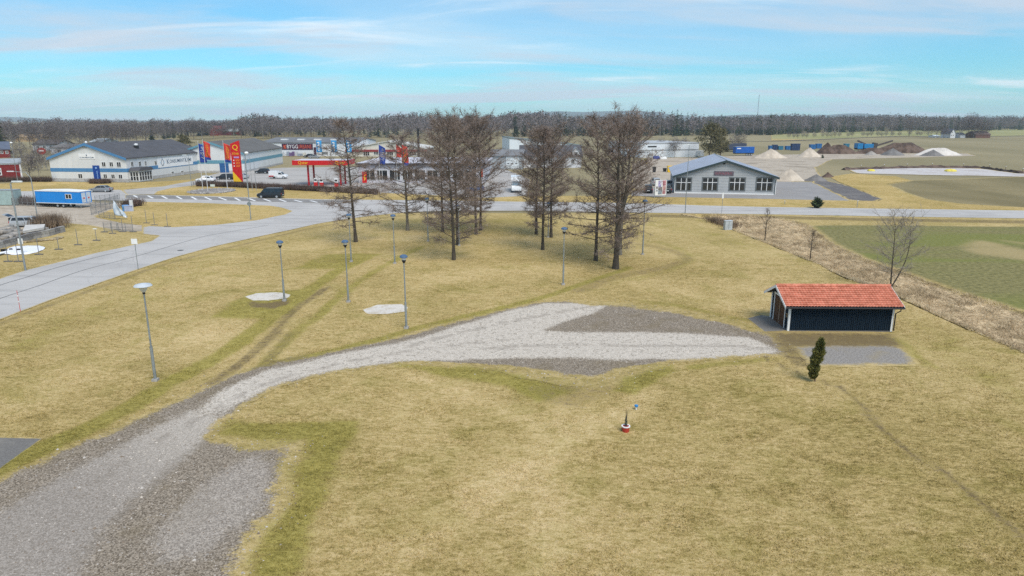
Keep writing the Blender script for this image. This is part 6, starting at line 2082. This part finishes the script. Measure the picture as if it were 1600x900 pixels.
mesh_fence('mesh fence between the blue cabin and the grass triangle', (143, 336), (186, 322), 317, 6)
mesh_fence('mesh fence running behind the torn tarp', (150, 322), (188, 317), 306, 5)
mesh_fence('mesh fence panels in front of the dark bare hedge', (155, 340), (180, 343), 330, 3)
mesh_fence('wire fence along the yard entrance', (163, 362), (208, 362), 348, 4)
mesh_fence('wire fence in front of the bare hedge by the lamp with curved arm', (12, 321), (60, 323), 309, 6)
p = P(181, 343)
o = thing('torn_tarp', 'torn pale blue and white tarp hanging on the mesh fence', 'tarp', p, 0)
kp = p[1] / F
b = MB()
gv_ = []
for j_ in range(9):
    for i_ in range(9):
        u_, v_ = i_ / 8, j_ / 8
        x = u_ * 19 * kp * (1 - .0 * v_)
        ztop = 3.0 * (1 - u_) + .55 * u_
        zbot = .75 - .45 * u_
        gv_.append((x, -.15 - .18 * math.sin(u_ * 9 + v_ * 4), zbot + (ztop - zbot) * v_))
b.add(gv_, [(j_ * 9 + i_, j_ * 9 + i_ + 1, (j_ + 1) * 9 + i_ + 1, (j_ + 1) * 9 + i_) for j_ in range(8) for i_ in range(8)])
tp_ = b.build('cloth', M('tarp_blue_white', (.42, .55, .68), .6, .3, .9, c2=(.66, .70, .74)), o, True)
tp_.modifiers.new('thick', 'SOLIDIFY').thickness = .02
for x in (0.0,):
    MB().tube([(x, -.1, -.1), (x, -.1, 3.05)], [.03, .03], 6).build('stake', mat_fence, o)
for k, (x_, c_, lb) in enumerate([(197, (.10, .28, .55), 'blue plastic drum by the bare hedge'), (202, (.35, .40, .55), 'grey-blue crate by the bare hedge'), (206, (.62, .64, .66), 'upright white roll by the bare hedge')]):
    p = P(x_, 330)
    o = thing('drum' if k == 0 else ('crate' if k == 1 else 'upright_roll'), lb, ['drum', 'crate', 'roll'][k], p, .3)
    mm = M('yard_item_%d' % k, c_, .6)
    if k == 0:
        MB().lathe([(.5, 0), (.55, .3), (.52, .35), (.55, .4), (.55, .9), (.5, 1.05), (.05, 1.06)], 14).build('body', mm, o, True)
    elif k == 1:
        MB().box(-.6, .6, -.5, .5, 0, .9).build('body', mm, o)
        MB().box(-.64, .64, -.54, .54, .9, 1.0).build('rim', mm, o)
    else:
        MB().tube([(0, 0, 0), (.05, 0, 1.9)], [.3, .3], 12).build('body', mm, o, True)
        MB().tube([(.05, 0, 1.9), (.052, 0, 1.95)], [.12, .12], 10).build('core', mat_black, o)
# ------------------------------------------------------------------ vehicles
KINDS = {  # length, width, height, belt height, bonnet height, cabin points along the length (rear base, rear top, front top, front base) as fractions from the rear
    'sedan': (4.6, 1.8, 1.45, .95, .88, (.10, .26, .56, .74)),
    'hatch': (4.1, 1.75, 1.48, .95, .92, (.02, .10, .55, .74)),
    'estate': (4.7, 1.8, 1.50, .95, .90, (.02, .08, .60, .76)),
    'suv': (4.6, 1.88, 1.72, 1.08, 1.05, (.02, .08, .58, .74)),
    'van': (5.0, 1.95, 1.98, 1.12, 1.08, (.0, .025, .68, .84)),
}


def wheel(parent, x, y, r, w_=.22):
    m_ = Matrix.Translation((x, y, r)) @ Matrix.Rotation(math.pi / 2, 4, 'X')
    wh = MB(m_).lathe([(r * .6, -w_ / 2), (r, -w_ / 2 * .9), (r, w_ / 2 * .9), (r * .6, w_ / 2)], 18).build('wheel', mat_rubber, parent, True)
    MB(m_).lathe([(.02, -w_ / 2 - .012), (r * .62, -w_ / 2 - .004), (r * .62, w_ / 2 + .004), (.02, w_ / 2 + .012)], 14).build('rim', M('alloy_rim', (.55, .56, .57), .35, .1, 5, metal=.6), wh, True)


def car(kind, label, loc, rz, paint_, group='parked and passing cars', name='car', cat='car', tailgate=False, roofrails=False):
    L, W, Hh, bz, hz_, cab_ = KINDS[kind]
    t_ = thing(name, label, cat, loc, rz, group)
    r = .33 if kind != 'van' else .35
    # body: loft of cross sections from rear (x = 0) to nose (x = L)
    st_ = [(.0, .55, bz - .12, .86), (.012, .36, bz - .02, .95), (.06, .24, bz, 1.0), (.30, .22, bz, 1.0), (.60, .22, bz, 1.0), (cab_[3], .22, (bz + hz_) / 2, 1.0), (.93, .24, hz_ - .10, .96), (.985, .34, hz_ - .22, .88), (1.0, .45, hz_ - .34, .78)]
    rings = []
    for f, zb_, zt_, ws in st_:
        x, hw_ = f * L, W / 2 * ws
        rings.append([(x, -hw_ * .92, zb_), (x, hw_ * .92, zb_), (x, hw_, zb_ + .10), (x, hw_, zb_ + (zt_ - zb_) * .6), (x, hw_ * .93, zt_ - .03), (x, hw_ * .80, zt_), (x, -hw_ * .80, zt_), (x, -hw_ * .93, zt_ - .03), (x, -hw_, zb_ + (zt_ - zb_) * .6), (x, -hw_, zb_ + .10)])
    MB().loft(rings).build('body', paint_, t_, True)
    a, b_, c, d = [f * L for f in cab_]
    tw = W / 2 * (.80 if kind == 'van' else .72)
    bw_ = W / 2 * .93
    z0, z1 = bz - .04, Hh

    def at(u, v, s):
        """point on the cabin: u along 0..1, v from belt to roof, s side"""
        x = (a + (d - a) * u) * (1 - v) + (b_ + (c - b_) * u) * v
        return (x, s * (bw_ * (1 - v) + tw * v), z0 + (z1 - z0) * v)
    cr_ = [[at(0, 0, -1), at(1, 0, -1), at(1, 0, 1), at(0, 0, 1)], [at(0, .93, -1), at(1, .93, -1), at(1, .93, 1), at(0, .93, 1)],
           [(b_ + .12, -tw * .88, z1), (c - .15, -tw * .88, z1), (c - .15, tw * .88, z1), (b_ + .12, tw * .88, z1)]]
    MB().loft(cr_).build('cabin', paint_, t_, True)

    def pane(nm, pts):
        n_ = (Vector(pts[1]) - Vector(pts[0])).cross(Vector(pts[3]) - Vector(pts[0])).normalized() * .012
        cen = Vector((((a + d) / 2), 0, (z0 + z1) / 2))
        if n_.dot(Vector(pts[0]) - cen) < 0:
            n_ = -n_
        MB().add([tuple(Vector(q_) + n_) for q_ in pts] + [tuple(Vector(q_) - n_) for q_ in pts], [(0, 1, 2, 3), (7, 6, 5, 4), (0, 4, 5, 1), (1, 5, 6, 2), (2, 6, 7, 3), (3, 7, 4, 0)]).build(nm, mat_glass, t_)
    splits = [(.06, .30), (.33, .60), (.63, .93)] if kind in ('estate', 'van', 'suv') else [(.10, .46), (.49, .92)]
    for s in (-1, 1):
        for (u0, u1) in splits:
            pane('side_window', [at(u0, .14, s), at(u1, .14, s), at(u1, .84, s), at(u0, .84, s)])
    pane('windscreen', [at(1, .12, -.88), at(1, .12, .88), at(1, .86, .88), at(1, .86, -.88)])
    if not tailgate:
        pane('rear_window', [at(0, .18, .84), at(0, .18, -.84), at(0, .84, -.84), at(0, .84, .84)])
    else:
        MB().box(-.02, .05, -W * .40, W * .40, .62, bz + .42).build('open_boot', mat_black, t_)
        g_ = MB()
        g_.add([(.12, -W * .40, Hh), (.12, W * .40, Hh), (-.75, W * .38, Hh + .42), (-.75, -W * .38, Hh + .42), (.12, -W * .40, Hh - .05), (.12, W * .40, Hh - .05), (-.75, W * .38, Hh + .36), (-.75, -W * .38, Hh + .36)], [(0, 1, 2, 3), (7, 6, 5, 4), (2, 6, 7, 3), (0, 3, 7, 4), (1, 5, 6, 2)])
        tg = g_.build('tailgate', paint_, t_)
        MB().add([(.0, -W * .34, Hh + .09), (.0, W * .34, Hh + .09), (-.5, W * .33, Hh + .332), (-.5, -W * .33, Hh + .332)], [(0, 1, 2, 3)]).build('tailgate_window', mat_glass, tg)
    for s in (-1, 1):
        MB().box(L * .955, L * .985, s * W * .40 - .17, s * W * .40 + .10 if s < 0 else s * W * .40 + .04, hz_ - .32, hz_ - .16).build('headlight', M('headlight_glass', (.6, .62, .64), .2), t_)
        MB().box(-.01, .08, s * W * .42 - .10, s * W * .42 + .06, bz - .32, bz - .06).build('tail_light', M('tail_light_red', (.35, .01, .012), .3), t_)
        MB().box(c - .05 + (d - c) * .35, c + .12 + (d - c) * .35, s * (W / 2 + .01) - .02, s * (W / 2 + .01) + .12 * s, bz + .02, bz + .17).build('wing_mirror', paint_, t_)
        wheel(t_, L * .19, s * (W / 2 - .11), r)
        wheel(t_, L * .81, s * (W / 2 - .11), r)
    MB().box(L * .985, L * 1.004, -W * .36, W * .36, .30, .46).build('front_bumper', mat_black, t_)
    MB().box(-.012, .05, -W * .36, W * .36, .34, .50).build('rear_bumper', mat_black, t_)
    MB().box(-.016, .0, -.26, .26, .58, .69).build('number_plate', mat_white, t_)
    if roofrails:
        for s in (-1, 1):
            MB().tube([(b_ + .3, s * tw * .9, z1 + .04), (c - .3, s * tw * .9, z1 + .04)], [.025, .025], 6).build('roof_rail', mat_zinc, t_)
    return t_


def paint_car(nm, c, rough=.3):
    return M(nm, c, rough, .06, 1.5, spec=.5)


silver = paint_car('paint_silver', (.36, .38, .40))
dkgrey = paint_car('paint_grey', (.22, .23, .245))
blackp = paint_car('paint_black', (.016, .019, .024))
whitep = paint_car('paint_white', (.74, .75, .76))
bluep = paint_car('paint_blue', (.04, .10, .24))
PI = math.pi
car('sedan', 'silver-grey saloon driving past the blue totem sign', P(175, 300), PI + .03, dkgrey)
car('estate', 'silver estate car with its tailgate raised beside the tangle of twigs', P(19.5, 354.5), .16, silver, tailgate=True)
car('van', 'black passenger van driving along the hatched median', P(442.5, 309.3), PI - .03, blackp, name='van', cat='van', roofrails=True)
car('hatch', 'black hatchback parked beside the white storage hall', P(420.5, 271.2), PI - .1, blackp)
car('hatch', 'white hatchback parked at the corner of the long sign hall', P(321, 284.6), PI * .62, whitep)
car('sedan', 'white saloon parked next to the white hatchback under the flags', P(336.5, 284), PI + .05, whitep)
car('estate', 'dark estate car parked behind the flagpole by the blue door', P(366, 280.5), PI - .05, blackp)
car('sedan', 'silver saloon parked behind the red price pylon', P(388, 279.5), PI - .05, silver)
car('suv', 'dark off-road car parked beside the billboard, front row', P(1043, 302.8), PI * .5, blackp)
car('suv', 'black car parked behind the billboard beside the alder twigs', P(1013, 302.6), PI * .45, blackp)
car('estate', 'dark grey car parked between grey hall and billboard', P(1046, 293), PI * .5, dkgrey)
car('suv', 'silver car parked deeper in the yard behind the billboard', P(1027, 290.5), PI * .5, silver)
car('hatch', 'blue hatchback parked behind the close pair of alders', P(757, 299), PI, bluep)
car('hatch', 'black car parked in front of the long white store under banners', P(490, 246), PI, blackp)
car('sedan', 'dark saloon parked among the pallets by the long white store', P(482, 247.3), .1, dkgrey)
car('hatch', 'dark hatchback on the gravel in front of the cream shop', P(585, 262), .3, dkgrey)

# white service pickup with a box body
p = P(422, 279)
o = thing('service_pickup', 'white service pickup with box body and red tail band on the forecourt', 'pickup', p, .02)
MB().loft([[(x, -.88, zb_), (x, .88, zb_), (x, .9, (zb_ + zt_) / 2), (x, .8, zt_), (x, -.8, zt_), (x, -.9, (zb_ + zt_) / 2)] for x, zb_, zt_ in ((2.2, .4, 1.0), (2.3, .35, 1.7), (2.7, .35, 1.78), (3.1, .35, 1.74), (3.6, .35, 1.12), (4.4, .38, 1.0), (4.6, .45, .75))]).build('cab', whitep, o, True)
MB().box(0, 2.25, -.95, .95, .62, 2.0).build('box_body', whitep, o)
MB().box(-.02, 1.3, -.965, -.95, .64, .86).build('red_band', mat_red, o)
MB().box(-.03, 0, -.9, .9, .4, .62).build('rear_bumper', mat_red, o)
for s in (-1, 1):
    MB().add([(2.5, s * .87, 1.15), (3.45, s * .89, 1.12), (3.1, s * .83, 1.62), (2.55, s * .83, 1.64), (2.5, s * .9, 1.15), (3.45, s * .92, 1.12), (3.1, s * .86, 1.62), (2.55, s * .86, 1.64)], [(0, 1, 2, 3), (7, 6, 5, 4), (0, 4, 5, 1), (2, 6, 7, 3)]).build('side_window', mat_glass, o)
    wheel(o, .8, s * .8, .34)
    wheel(o, 3.8, s * .8, .34)
MB().add([(3.62, -.78, 1.13), (3.62, .78, 1.13), (3.13, .72, 1.72), (3.13, -.72, 1.72), (3.66, -.78, 1.14), (3.66, .78, 1.14), (3.17, .72, 1.73), (3.17, -.72, 1.73)], [(4, 5, 6, 7), (0, 3, 2, 1), (0, 1, 5, 4)]).build('windscreen', mat_glass, o)

# white lorry half hidden by the three slim alders
p = P(807, 301.5)
o = thing('white_lorry', 'white box lorry parked behind the three slim alders', 'lorry', p, PI * .5)
MB().box(-8.2, -1.9, -1.15, 1.15, .95, 3.2).build('box_body', whitep, o)
MB().loft([[(x, -1.05 * s, .5), (x, 1.05 * s, .5), (x, 1.08 * s, 1.5), (x, 1.0 * s, zt_), (x, -1.0 * s, zt_), (x, -1.08 * s, 1.5)] for x, zt_, s in ((-1.8, 2.5, 1), (-.5, 2.6, 1), (-.15, 1.6, .98), (0, 1.3, .95))]).build('cab', whitep, o, True)
o.rotation_euler = (0, 0, -PI * .5)
MB().add([(-.45, -.9, 2.45), (-.45, .9, 2.45), (-.10, .92, 1.6), (-.10, -.92, 1.6), (-.41, -.9, 2.47), (-.41, .9, 2.47), (-.06, .92, 1.62), (-.06, -.92, 1.62)], [(4, 5, 6, 7), (0, 3, 2, 1), (0, 1, 5, 4), (3, 7, 6, 2)]).build('windscreen', M('windscreen_blue', (.16, .22, .27), .1), o)
MB().box(-8.2, -.4, -.5, .5, .5, .94).build('chassis', mat_black, o)
for s in (-1, 1):
    for x in (-1.0, -6.4):
        wheel(o, x, s * .95, .45, .28)
    MB().box(-.02, .03, s * .75 - .15, s * .75 + .15, .7, .9).build('headlight', M('headlight_glass', (.6,) * 3), o)

# ------------------------------------------------------------------ work yard
p0_, p1_ = P(1149, 243.5), P(1178, 243.2)
o = thing('lorry_trailer', 'bright blue curtain-sided lorry trailer beside the pines', 'trailer', p0_, math.atan2(p1_[1] - p0_[1], p1_[0] - p0_[0]))
Lt = math.hypot(p1_[0] - p0_[0], p1_[1] - p0_[1])
zt = ht(229.5, p0_[1])
MB().box(0, Lt, 0, 2.5, 1.2, zt).build('curtain_body', M('trailer_blue', (.01, .10, .40), .5, .08, .6), o)
MB().box(-.03, Lt + .03, -.03, 2.53, zt, zt + .12).build('roof_rail', mat_zinc, o)
MB().box(0, Lt, .3, 2.2, .85, 1.19).build('chassis', mat_black, o)
for x in (Lt * .62, Lt * .74, Lt * .86):
    wheel(o, x, .2, .48, .3)
MB().box(.6, 2.4, -.02, .0, zt - .9, zt - .5).build('pale_mark', mat_white, o)
p0_, p1_ = P(1136, 237.5), P(1166, 236)
o = thing('dark_trailer', 'dark blue-grey trailer standing behind the bright blue one', 'trailer', p0_, math.atan2(p1_[1] - p0_[1], p1_[0] - p0_[0]))
Lt = math.hypot(p1_[0] - p0_[0], p1_[1] - p0_[1])
MB().box(0, Lt, 0, 2.5, 1.2, ht(225, p0_[1])).build('body', M('trailer_dark', (.05, .06, .10), .6), o)
MB().box(0, Lt, .3, 2.2, .8, 1.19).build('chassis', mat_black, o)
for x in (Lt * .7, Lt * .85):
    wheel(o, x, .2, .48, .3)


def mound(label, px0, px1, by, ty_, mat, seed, aspect=.8, steep=1.0, name='gravel_pile', cat='pile', flat=0.0):
    cx_ = (px0 + px1) / 2
    p_ = P(cx_, by)
    k_ = p_[1] / F
    rx_ = (px1 - px0) / 2 * k_
    ry_ = rx_ * aspect
    cy_ = p_[1] + ry_ * .9
    hh_ = max(.4, H - (H - 0) * 0 - cy_ * (SP + (ty_ - 450) / F * CP) / (CP - (ty_ - 450) / F * SP))
    rk_ = np.random.default_rng(seed)
    ph_ = rk_.uniform(0, 6, 8)
    b_ = MB()
    nr, na = 12, 40
    vv_, ff_ = [], []
    for i_ in range(nr + 1):
        s = 1 - i_ / nr
        for j_ in range(na):
            a_ = 2 * math.pi * j_ / na
            wob = 1 + .10 * math.sin(2 * a_ + ph_[0]) + .07 * math.sin(3 * a_ + ph_[1]) + .04 * math.sin(7 * a_ + ph_[2])
            x, y = math.cos(a_) * rx_ * s * wob, math.sin(a_) * ry_ * s * wob
            z = hh_ * min(1 - flat, (1 - s ** steep)) / (1 - flat) * (1 + .10 * math.sin(x * .9 + ph_[3]) * s + .08 * math.sin(y * 1.3 + x * .5 + ph_[4]) * s) + rk_.uniform(-.04, .04) * hh_ * (s < .98)
            vv_.append((x, y, z - .06))
    for i_ in range(nr):
        for j_ in range(na):
            ff_.append((i_ * na + j_, i_ * na + (j_ + 1) % na, (i_ + 1) * na + (j_ + 1) % na, (i_ + 1) * na + j_))
    b_.add(vv_, ff_)
    o_ = b_.build(name, mat, None, True)
    o_.location = (p_[0], cy_, 0)
    props(o_, label, cat, 'piles in the work yard')
    return o_


m_beige = M('pile_beige', (.50, .43, .35), .95, .2, .4, .6, 2)
m_white = M('pile_white', (.58, .54, .50), .95, .15, .4, .6, 2)
m_grey = M('pile_grey', (.30, .275, .25), .95, .2, .4, .6, 2)
m_soil = M('pile_soil', (.085, .055, .042), .95, .4, .35, .8, 1.6, c2=(.16, .11, .085))
m_dgrey = M('pile_dark_grey', (.175, .165, .16), .95, .25, .4, .6, 2)
mound('pale grey gravel mound beside the grey gabled hall roof', 1212, 1262, 283, 263, m_beige, 1, .5)
mound('flat pale gravel pile next to the blue lorry trailer', 1184, 1232, 247.5, 232, m_beige, 2, .6)
mound('grey conical gravel pile next to the cream one', 1200, 1228, 245.5, 234, m_grey, 3, .8)
mound('large cream gravel pile in front of the dark soil heap', 1250, 1290, 245.5, 230, m_beige, 4, .8)
mound('dark soil heap with a rounded top behind the cream pile', 1278, 1316, 240.5, 222.5, m_soil, 5, .7)
mound('dark brown rubble heap beside the blue skips', 1286, 1342, 240.5, 226.5, m_soil, 6, .4, flat=.3)
mound('low dark soil ridge below the crusher', 1335, 1400, 240.5, 231, m_soil, 7, .35, flat=.2)
mound('long dark brown soil heap behind the white pile', 1378, 1458, 239, 223.5, m_soil, 8, .45, flat=.35)
mound('grey-brown conical pile at the foot of the long soil heap', 1381, 1420, 243, 231, m_dgrey, 9, .7)
mound('small brown pile in front of the crusher', 1353, 1376, 242.5, 235.5, m_grey, 10, .7)
mound('broad white gravel pile at the end of the yard', 1438, 1506, 243, 231.5, m_white, 11, .4, flat=.35)
mound('dark greenish gravel pile in front of the white one', 1444, 1480, 244, 233.8, m_dgrey, 12, .5)
mound('rough earth bank beside the dark gravel yard', 1258, 1300, 283, 272, m_dgrey, 13, .5)
mound('dark clods of earth at the edge of the straw verge', 1284, 1306, 277, 268.5, m_soil, 14, .5)

mat_skip = [M('skip_blue', (.02, .13, .34), .6, .12, 1), M('skip_teal', (.03, .17, .27), .6, .12, 1), M('skip_navy', (.02, .045, .12), .6, .12, 1)]
for k, (x0, x1, yb, yt, m_, lb) in enumerate([(1202, 1207, 234.5, 228, 0, 'narrow blue skip beside the grey conical pile'), (1208, 1215, 234, 226.5, 2, 'dark blue skip standing highest in the row'), (1216, 1224, 234, 228.5, 1, 'teal blue skip in the row behind the piles'), (1228, 1236, 234, 228.5, 0, 'blue skip at the gap in the row'),
                                             (1237, 1250, 235, 224.8, 2, 'long navy container behind the cream pile'), (1266, 1275, 233, 226, 0, 'blue skip beside the dark soil heap'), (1276, 1284, 232, 224.8, 0, 'bright blue skip behind the dark soil heap'), (1320, 1327, 232, 224.8, 1, 'pale teal container behind the rubble heap')]):
    a_, c_ = P(x0, yb), P(x1, yb)
    o = thing('skip', lb, 'skip', a_, 0, 'skips in the work yard')
    wv, hv = c_[0] - a_[0], ht(yt, a_[1])
    MB().loft([[(x + (q_ if x < wv / 2 else -q_), y, z) for x, y in ((0, 0), (wv, 0), (wv, 2.3), (0, 2.3))] for z, q_ in ((0, .25), (hv, 0))]).build('body', mat_skip[m_], o)
    b = MB()
    for q_ in np.linspace(.15, wv - .15, max(3, int(wv / .8))):
        b.box(q_ - .05, q_ + .05, -.1, .0, .1, hv)
    b.build('ribs', mat_skip[m_], o)
    MB().box(-.06, wv + .06, -.08, 2.38, hv, hv + .1).build('rim', mat_skip[m_], o)
# crusher with two conveyors
p = P(1355, 235.5)
kp = p[1] / F
o = thing('crusher', 'blue stone crusher with two raised conveyors on the far yard', 'crusher', p, 0)
bl_ = M('crusher_blue', (.015, .20, .46), .5, .1, .6)
MB().box(-15 * kp, -7 * kp, 0, 4, 1.0, ht(224, p[1])).build('hopper', bl_, o)
MB().box(-5 * kp, 9 * kp, 0, 4, 1.2, ht(225, p[1])).build('engine_house', bl_, o)
MB().box(-15 * kp, 14 * kp, .5, 3.5, .5, 1.3).build('track_frame', mat_black, o)
MB().ext([(9 * kp, 1.2), (16 * kp, 1.2), (17 * kp, ht(224, p[1])), (11 * kp, ht(222.8, p[1]))], 1, 3).build('screen_box', M('crusher_dark', (.06, .055, .055), .7), o)
for (xa, ya, xb, yb, nm) in ((15, 229.5, 40, 221.2, 0), (0, 227, -13, 221.3, 1)):
    za, zb_ = ht(ya, p[1]), ht(yb, p[1])
    MB().add([(xa * kp, 1.4, za), (xb * kp, 1.4, zb_), (xb * kp, 2.6, zb_), (xa * kp, 2.6, za), (xa * kp, 1.4, za + .7), (xb * kp, 1.4, zb_ + .7), (xb * kp, 2.6, zb_ + .7), (xa * kp, 2.6, za + .7)],
             [(3, 2, 1, 0), (4, 5, 6, 7), (0, 1, 5, 4), (1, 2, 6, 5), (2, 3, 7, 6), (3, 0, 4, 7)]).build('conveyor', M('conveyor_dark', (.09, .07, .065), .8), o)

# small things in the yard behind the grey hall
for (x_, y_, lb, q_) in ((1003, 258.5, 'yellow-rimmed tyre lying close to the alder twigs', 0), (1009, 256.5, 'yellow-rimmed tyre standing on the open yard side of its twin', 1)):
    p = P(x_, y_)
    o = thing('tractor_tyre', lb, 'tyre', p, .3)
    m_ = Matrix.Translation((0, 0, .95)) @ Matrix.Rotation(math.pi / 2, 4, 'X')
    MB(m_).lathe([(.6, -.3), (.98, -.28), (.98, .28), (.6, .3)], 18).build('tyre', mat_rubber, o, True)
    MB(m_).lathe([(.05, -.2), (.75, -.31), (.75, .31), (.05, .2)], 16).build('rim', M('rim_yellow', (.62, .46, .02), .5), o, True)
p = P(1046.5, 269)
o = thing('yellow_tank', 'pair of yellow plastic crates stacked behind the grey hall', 'crate', p, .1)
for z in (0, .95):
    MB().loft([[(x * s, y * s, z + q_) for x, y in ((-.75, -.5), (.75, -.5), (.75, .5), (-.75, .5))] for q_, s in ((0, .9), (.8, 1.0), (.93, 1.0))]).build('crate', mat_yel, o)
for (x_, y_, h_, lb) in ((1022, 269, 1.5, 'tall black bin in the yard behind the billboard'), (1038.5, 268, .9, 'low black tub in the yard beside the yellow crates')):
    p = P(x_, y_)
    o = thing('yard_bin', lb, 'bin', p, .2)
    MB().loft([[(x * s, y * s, z) for x, y in ((-.45, -.4), (.45, -.4), (.45, .4), (-.45, .4))] for z, s in ((0, .8), (h_, 1.0))]).build('body', mat_black, o)
    MB().box(-.5, .5, -.45, .45, h_, h_ + .12).build('lid', mat_black, o)
p = P(1035, 248.5)
o = thing('tarped_stack', 'low stack under blue and white sheets beside the long white shed', 'stack', p, 0)
MB().loft([[(x * s, y * s, z) for x, y in ((-1.6, -.8), (1.6, -.8), (1.6, .8), (-1.6, .8))] for z, s in ((0, 1), (.6, .95), (.9, .7))]).build('white_sheet', mat_white, o, True)
MB().loft([[(x * s - 2.4, y * s, z) for x, y in ((-1.3, -.8), (1.3, -.8), (1.3, .8), (-1.3, .8))] for z, s in ((0, 1), (.8, .95), (1.2, .6))]).build('blue_sheet', mat_fblue, o, True)
p = P(1485, 268)
o = thing('yellow_heap', 'small yellow bag on the pale gravel lot', 'bag', p, 0)
MB().loft([[(x * s, y * s, z) for x, y in ((-1.4, -.7), (0, -1), (1.4, -.7), (1.4, .7), (0, .9), (-1.4, .7))] for z, s in ((0, 1), (.35, 1.05), (.65, .7), (.72, .2))]).build('bag', M('bag_yellow', (.72, .60, .10), .7, .15, 1), o, True)
MB().box(-.1, .1, -.1, .1, .7, .85).build('neck', mat_yel, o)
p = P(1361, 267.5)
o = thing('yellow_heap', 'small yellow bag at the end of the pale gravel lot nearest the hall', 'bag', p, 0)
MB().loft([[(x * s, y * s, z) for x, y in ((-.9, -.5), (0, -.7), (.9, -.5), (.9, .5), (0, .6), (-.9, .5))] for z, s in ((0, 1), (.3, 1.05), (.55, .7), (.62, .2))]).build('bag', M('bag_yellow', (.72, .60, .10)), o, True)
ln = resample(pp([(1318, 265.3), (1400, 262.8), (1440, 261.9), (1530, 262.5), (1560, 266.5), (1590, 270.6), (1640, 272.5)]), 60)
o = thing('earth_bank', 'low dark bank of earth along the back of the pale gravel lot', 'bank', (*ln[0], 0))
rk = random.Random(8)
MB().loft([[(q[0] - ln[0][0], q[1] - ln[0][1] + b_, z * rk.uniform(.6, 1.2)) for b_, z in ((-1.6, -.08), (-.5, .55), (.4, .7), (1.8, -.08))] for q in ln]).build('earth', m_soil, o)
for k, q in enumerate(ln[4:58:7]):
    o = thing('survey_stake', 'thin dark survey stake along the earth bank of the gravel lot', 'stake', (q[0], q[1] - 2.4, 0), 0, 'survey stakes at the gravel lot')
    MB().box(-.05, .05, -.05, .05, -.1, 1.6).build('stake', M('stake_wood', (.16, .11, .08), .9), o)
    MB().box(-.07, .07, -.07, .07, 1.35, 1.55).build('tip', mat_white, o)
p = P(1285, 247)
conifer('dark_bush', 'tiny dark spruce in front of the cream gravel pile', 'shrub', p, ht(239.5, p[1]), 1.0, 77, lv=8, k=9)
p = P(654.5, 245)
o = thing('chimney', 'slim black chimney pipe above the cream shop', 'chimney', p)
MB().tube([(0, 0, -.1), (0, 0, ht(200.5, p[1]))], [.55, .45], 10).build('pipe', mat_black, o, True)
MB().lathe([(.5, ht(200.5, p[1]) - .3), (.6, ht(200.5, p[1]) - .2), (.6, ht(200.5, p[1])), (.3, ht(200.5, p[1]) + .05)], 10).build('cap', mat_black, o)
p = (1640.0, 4700.0, 0)
o = thing('radio_mast', 'thin lattice radio mast above the distant hills', 'mast', p)
hm_ = ht(148, p[1])
for k in range(3):
    a_ = k * 2.1
    MB().tube([(math.cos(a_) * 2.2, math.sin(a_) * 2.2, 0), (math.cos(a_) * 1.3, math.sin(a_) * 1.3, hm_)], [.9, .7], 5).build('leg', M('mast_grey', (.22, .24, .26), .6), o)
b = MB()
for z in np.arange(6, hm_, 9):
    b.lathe([(2.3, z), (2.3, z + .8)], 6)
b.build('bracing', M('mast_grey', (.22,) * 3), o)

# ------------------------------------------------------------------ loose stones on and around the gravel
rng = np.random.default_rng(55)
n = 60000
dw = pp(DRIVE)
Y_ = 18 + 62 * rng.uniform(0, 1, n) ** 1.1
X_ = rng.uniform(-1, 1, n) * (Y_ * .8 + 3)
ins = in_poly(X_, Y_, dw)
dd = line_dist(X_, Y_, dw, True)
k = np.where(ins, rng.uniform(0, 1, n) < .85, rng.uniform(0, 1, n) < .5 * np.exp(-dd / .35))
X_, Y_ = X_[k], Y_[k]
wh_ = poly_f(X_, Y_, WHITE, .8)
m = len(X_)
r_ = rng.uniform(.015, .05, m) * np.where(rng.uniform(0, 1, m) < .06, 1.8, 1)
a = rng.uniform(0, 6.3, m)[:, None] + np.arange(4)[None] * 1.57 + rng.uniform(-.4, .4, (m, 4))
base = np.stack([X_[:, None] + np.cos(a) * r_[:, None], Y_[:, None] + np.sin(a) * r_[:, None] * .8, np.zeros((m, 4))], 2)
top = np.stack([X_ + rng.normal(size=m) * r_ * .2, Y_ + rng.normal(size=m) * r_ * .2, r_ * rng.uniform(.5, 1.0, m)], 1)[:, None]
V = np.concatenate([base, top], 1).reshape(-1, 3)
f = np.array([(0, 1, 4), (1, 2, 4), (2, 3, 4), (3, 0, 4)])
Fc = (f[None] + (np.arange(m) * 5)[:, None, None]).reshape(-1, 3)
mi = np.repeat(np.where(rng.uniform(0, 1, m) < wh_ * .75, 0, rng.integers(1, 4, m)), 4)
me = np_mesh('loose_gravel', V, [Fc], [M('stone_pale', (.56, .50, .43), .95, .2, 3), M('stone_brown', (.20, .155, .115), .95, .2, 3), M('stone_grey', (.32, .29, .26), .95, .2, 3), M('stone_light', (.46, .42, .375), .95, .2, 3)], mi)
props(link('loose_gravel', me), 'loose crushed stones scattered on the gravel drive and its rims', 'gravel', None, 'stuff')
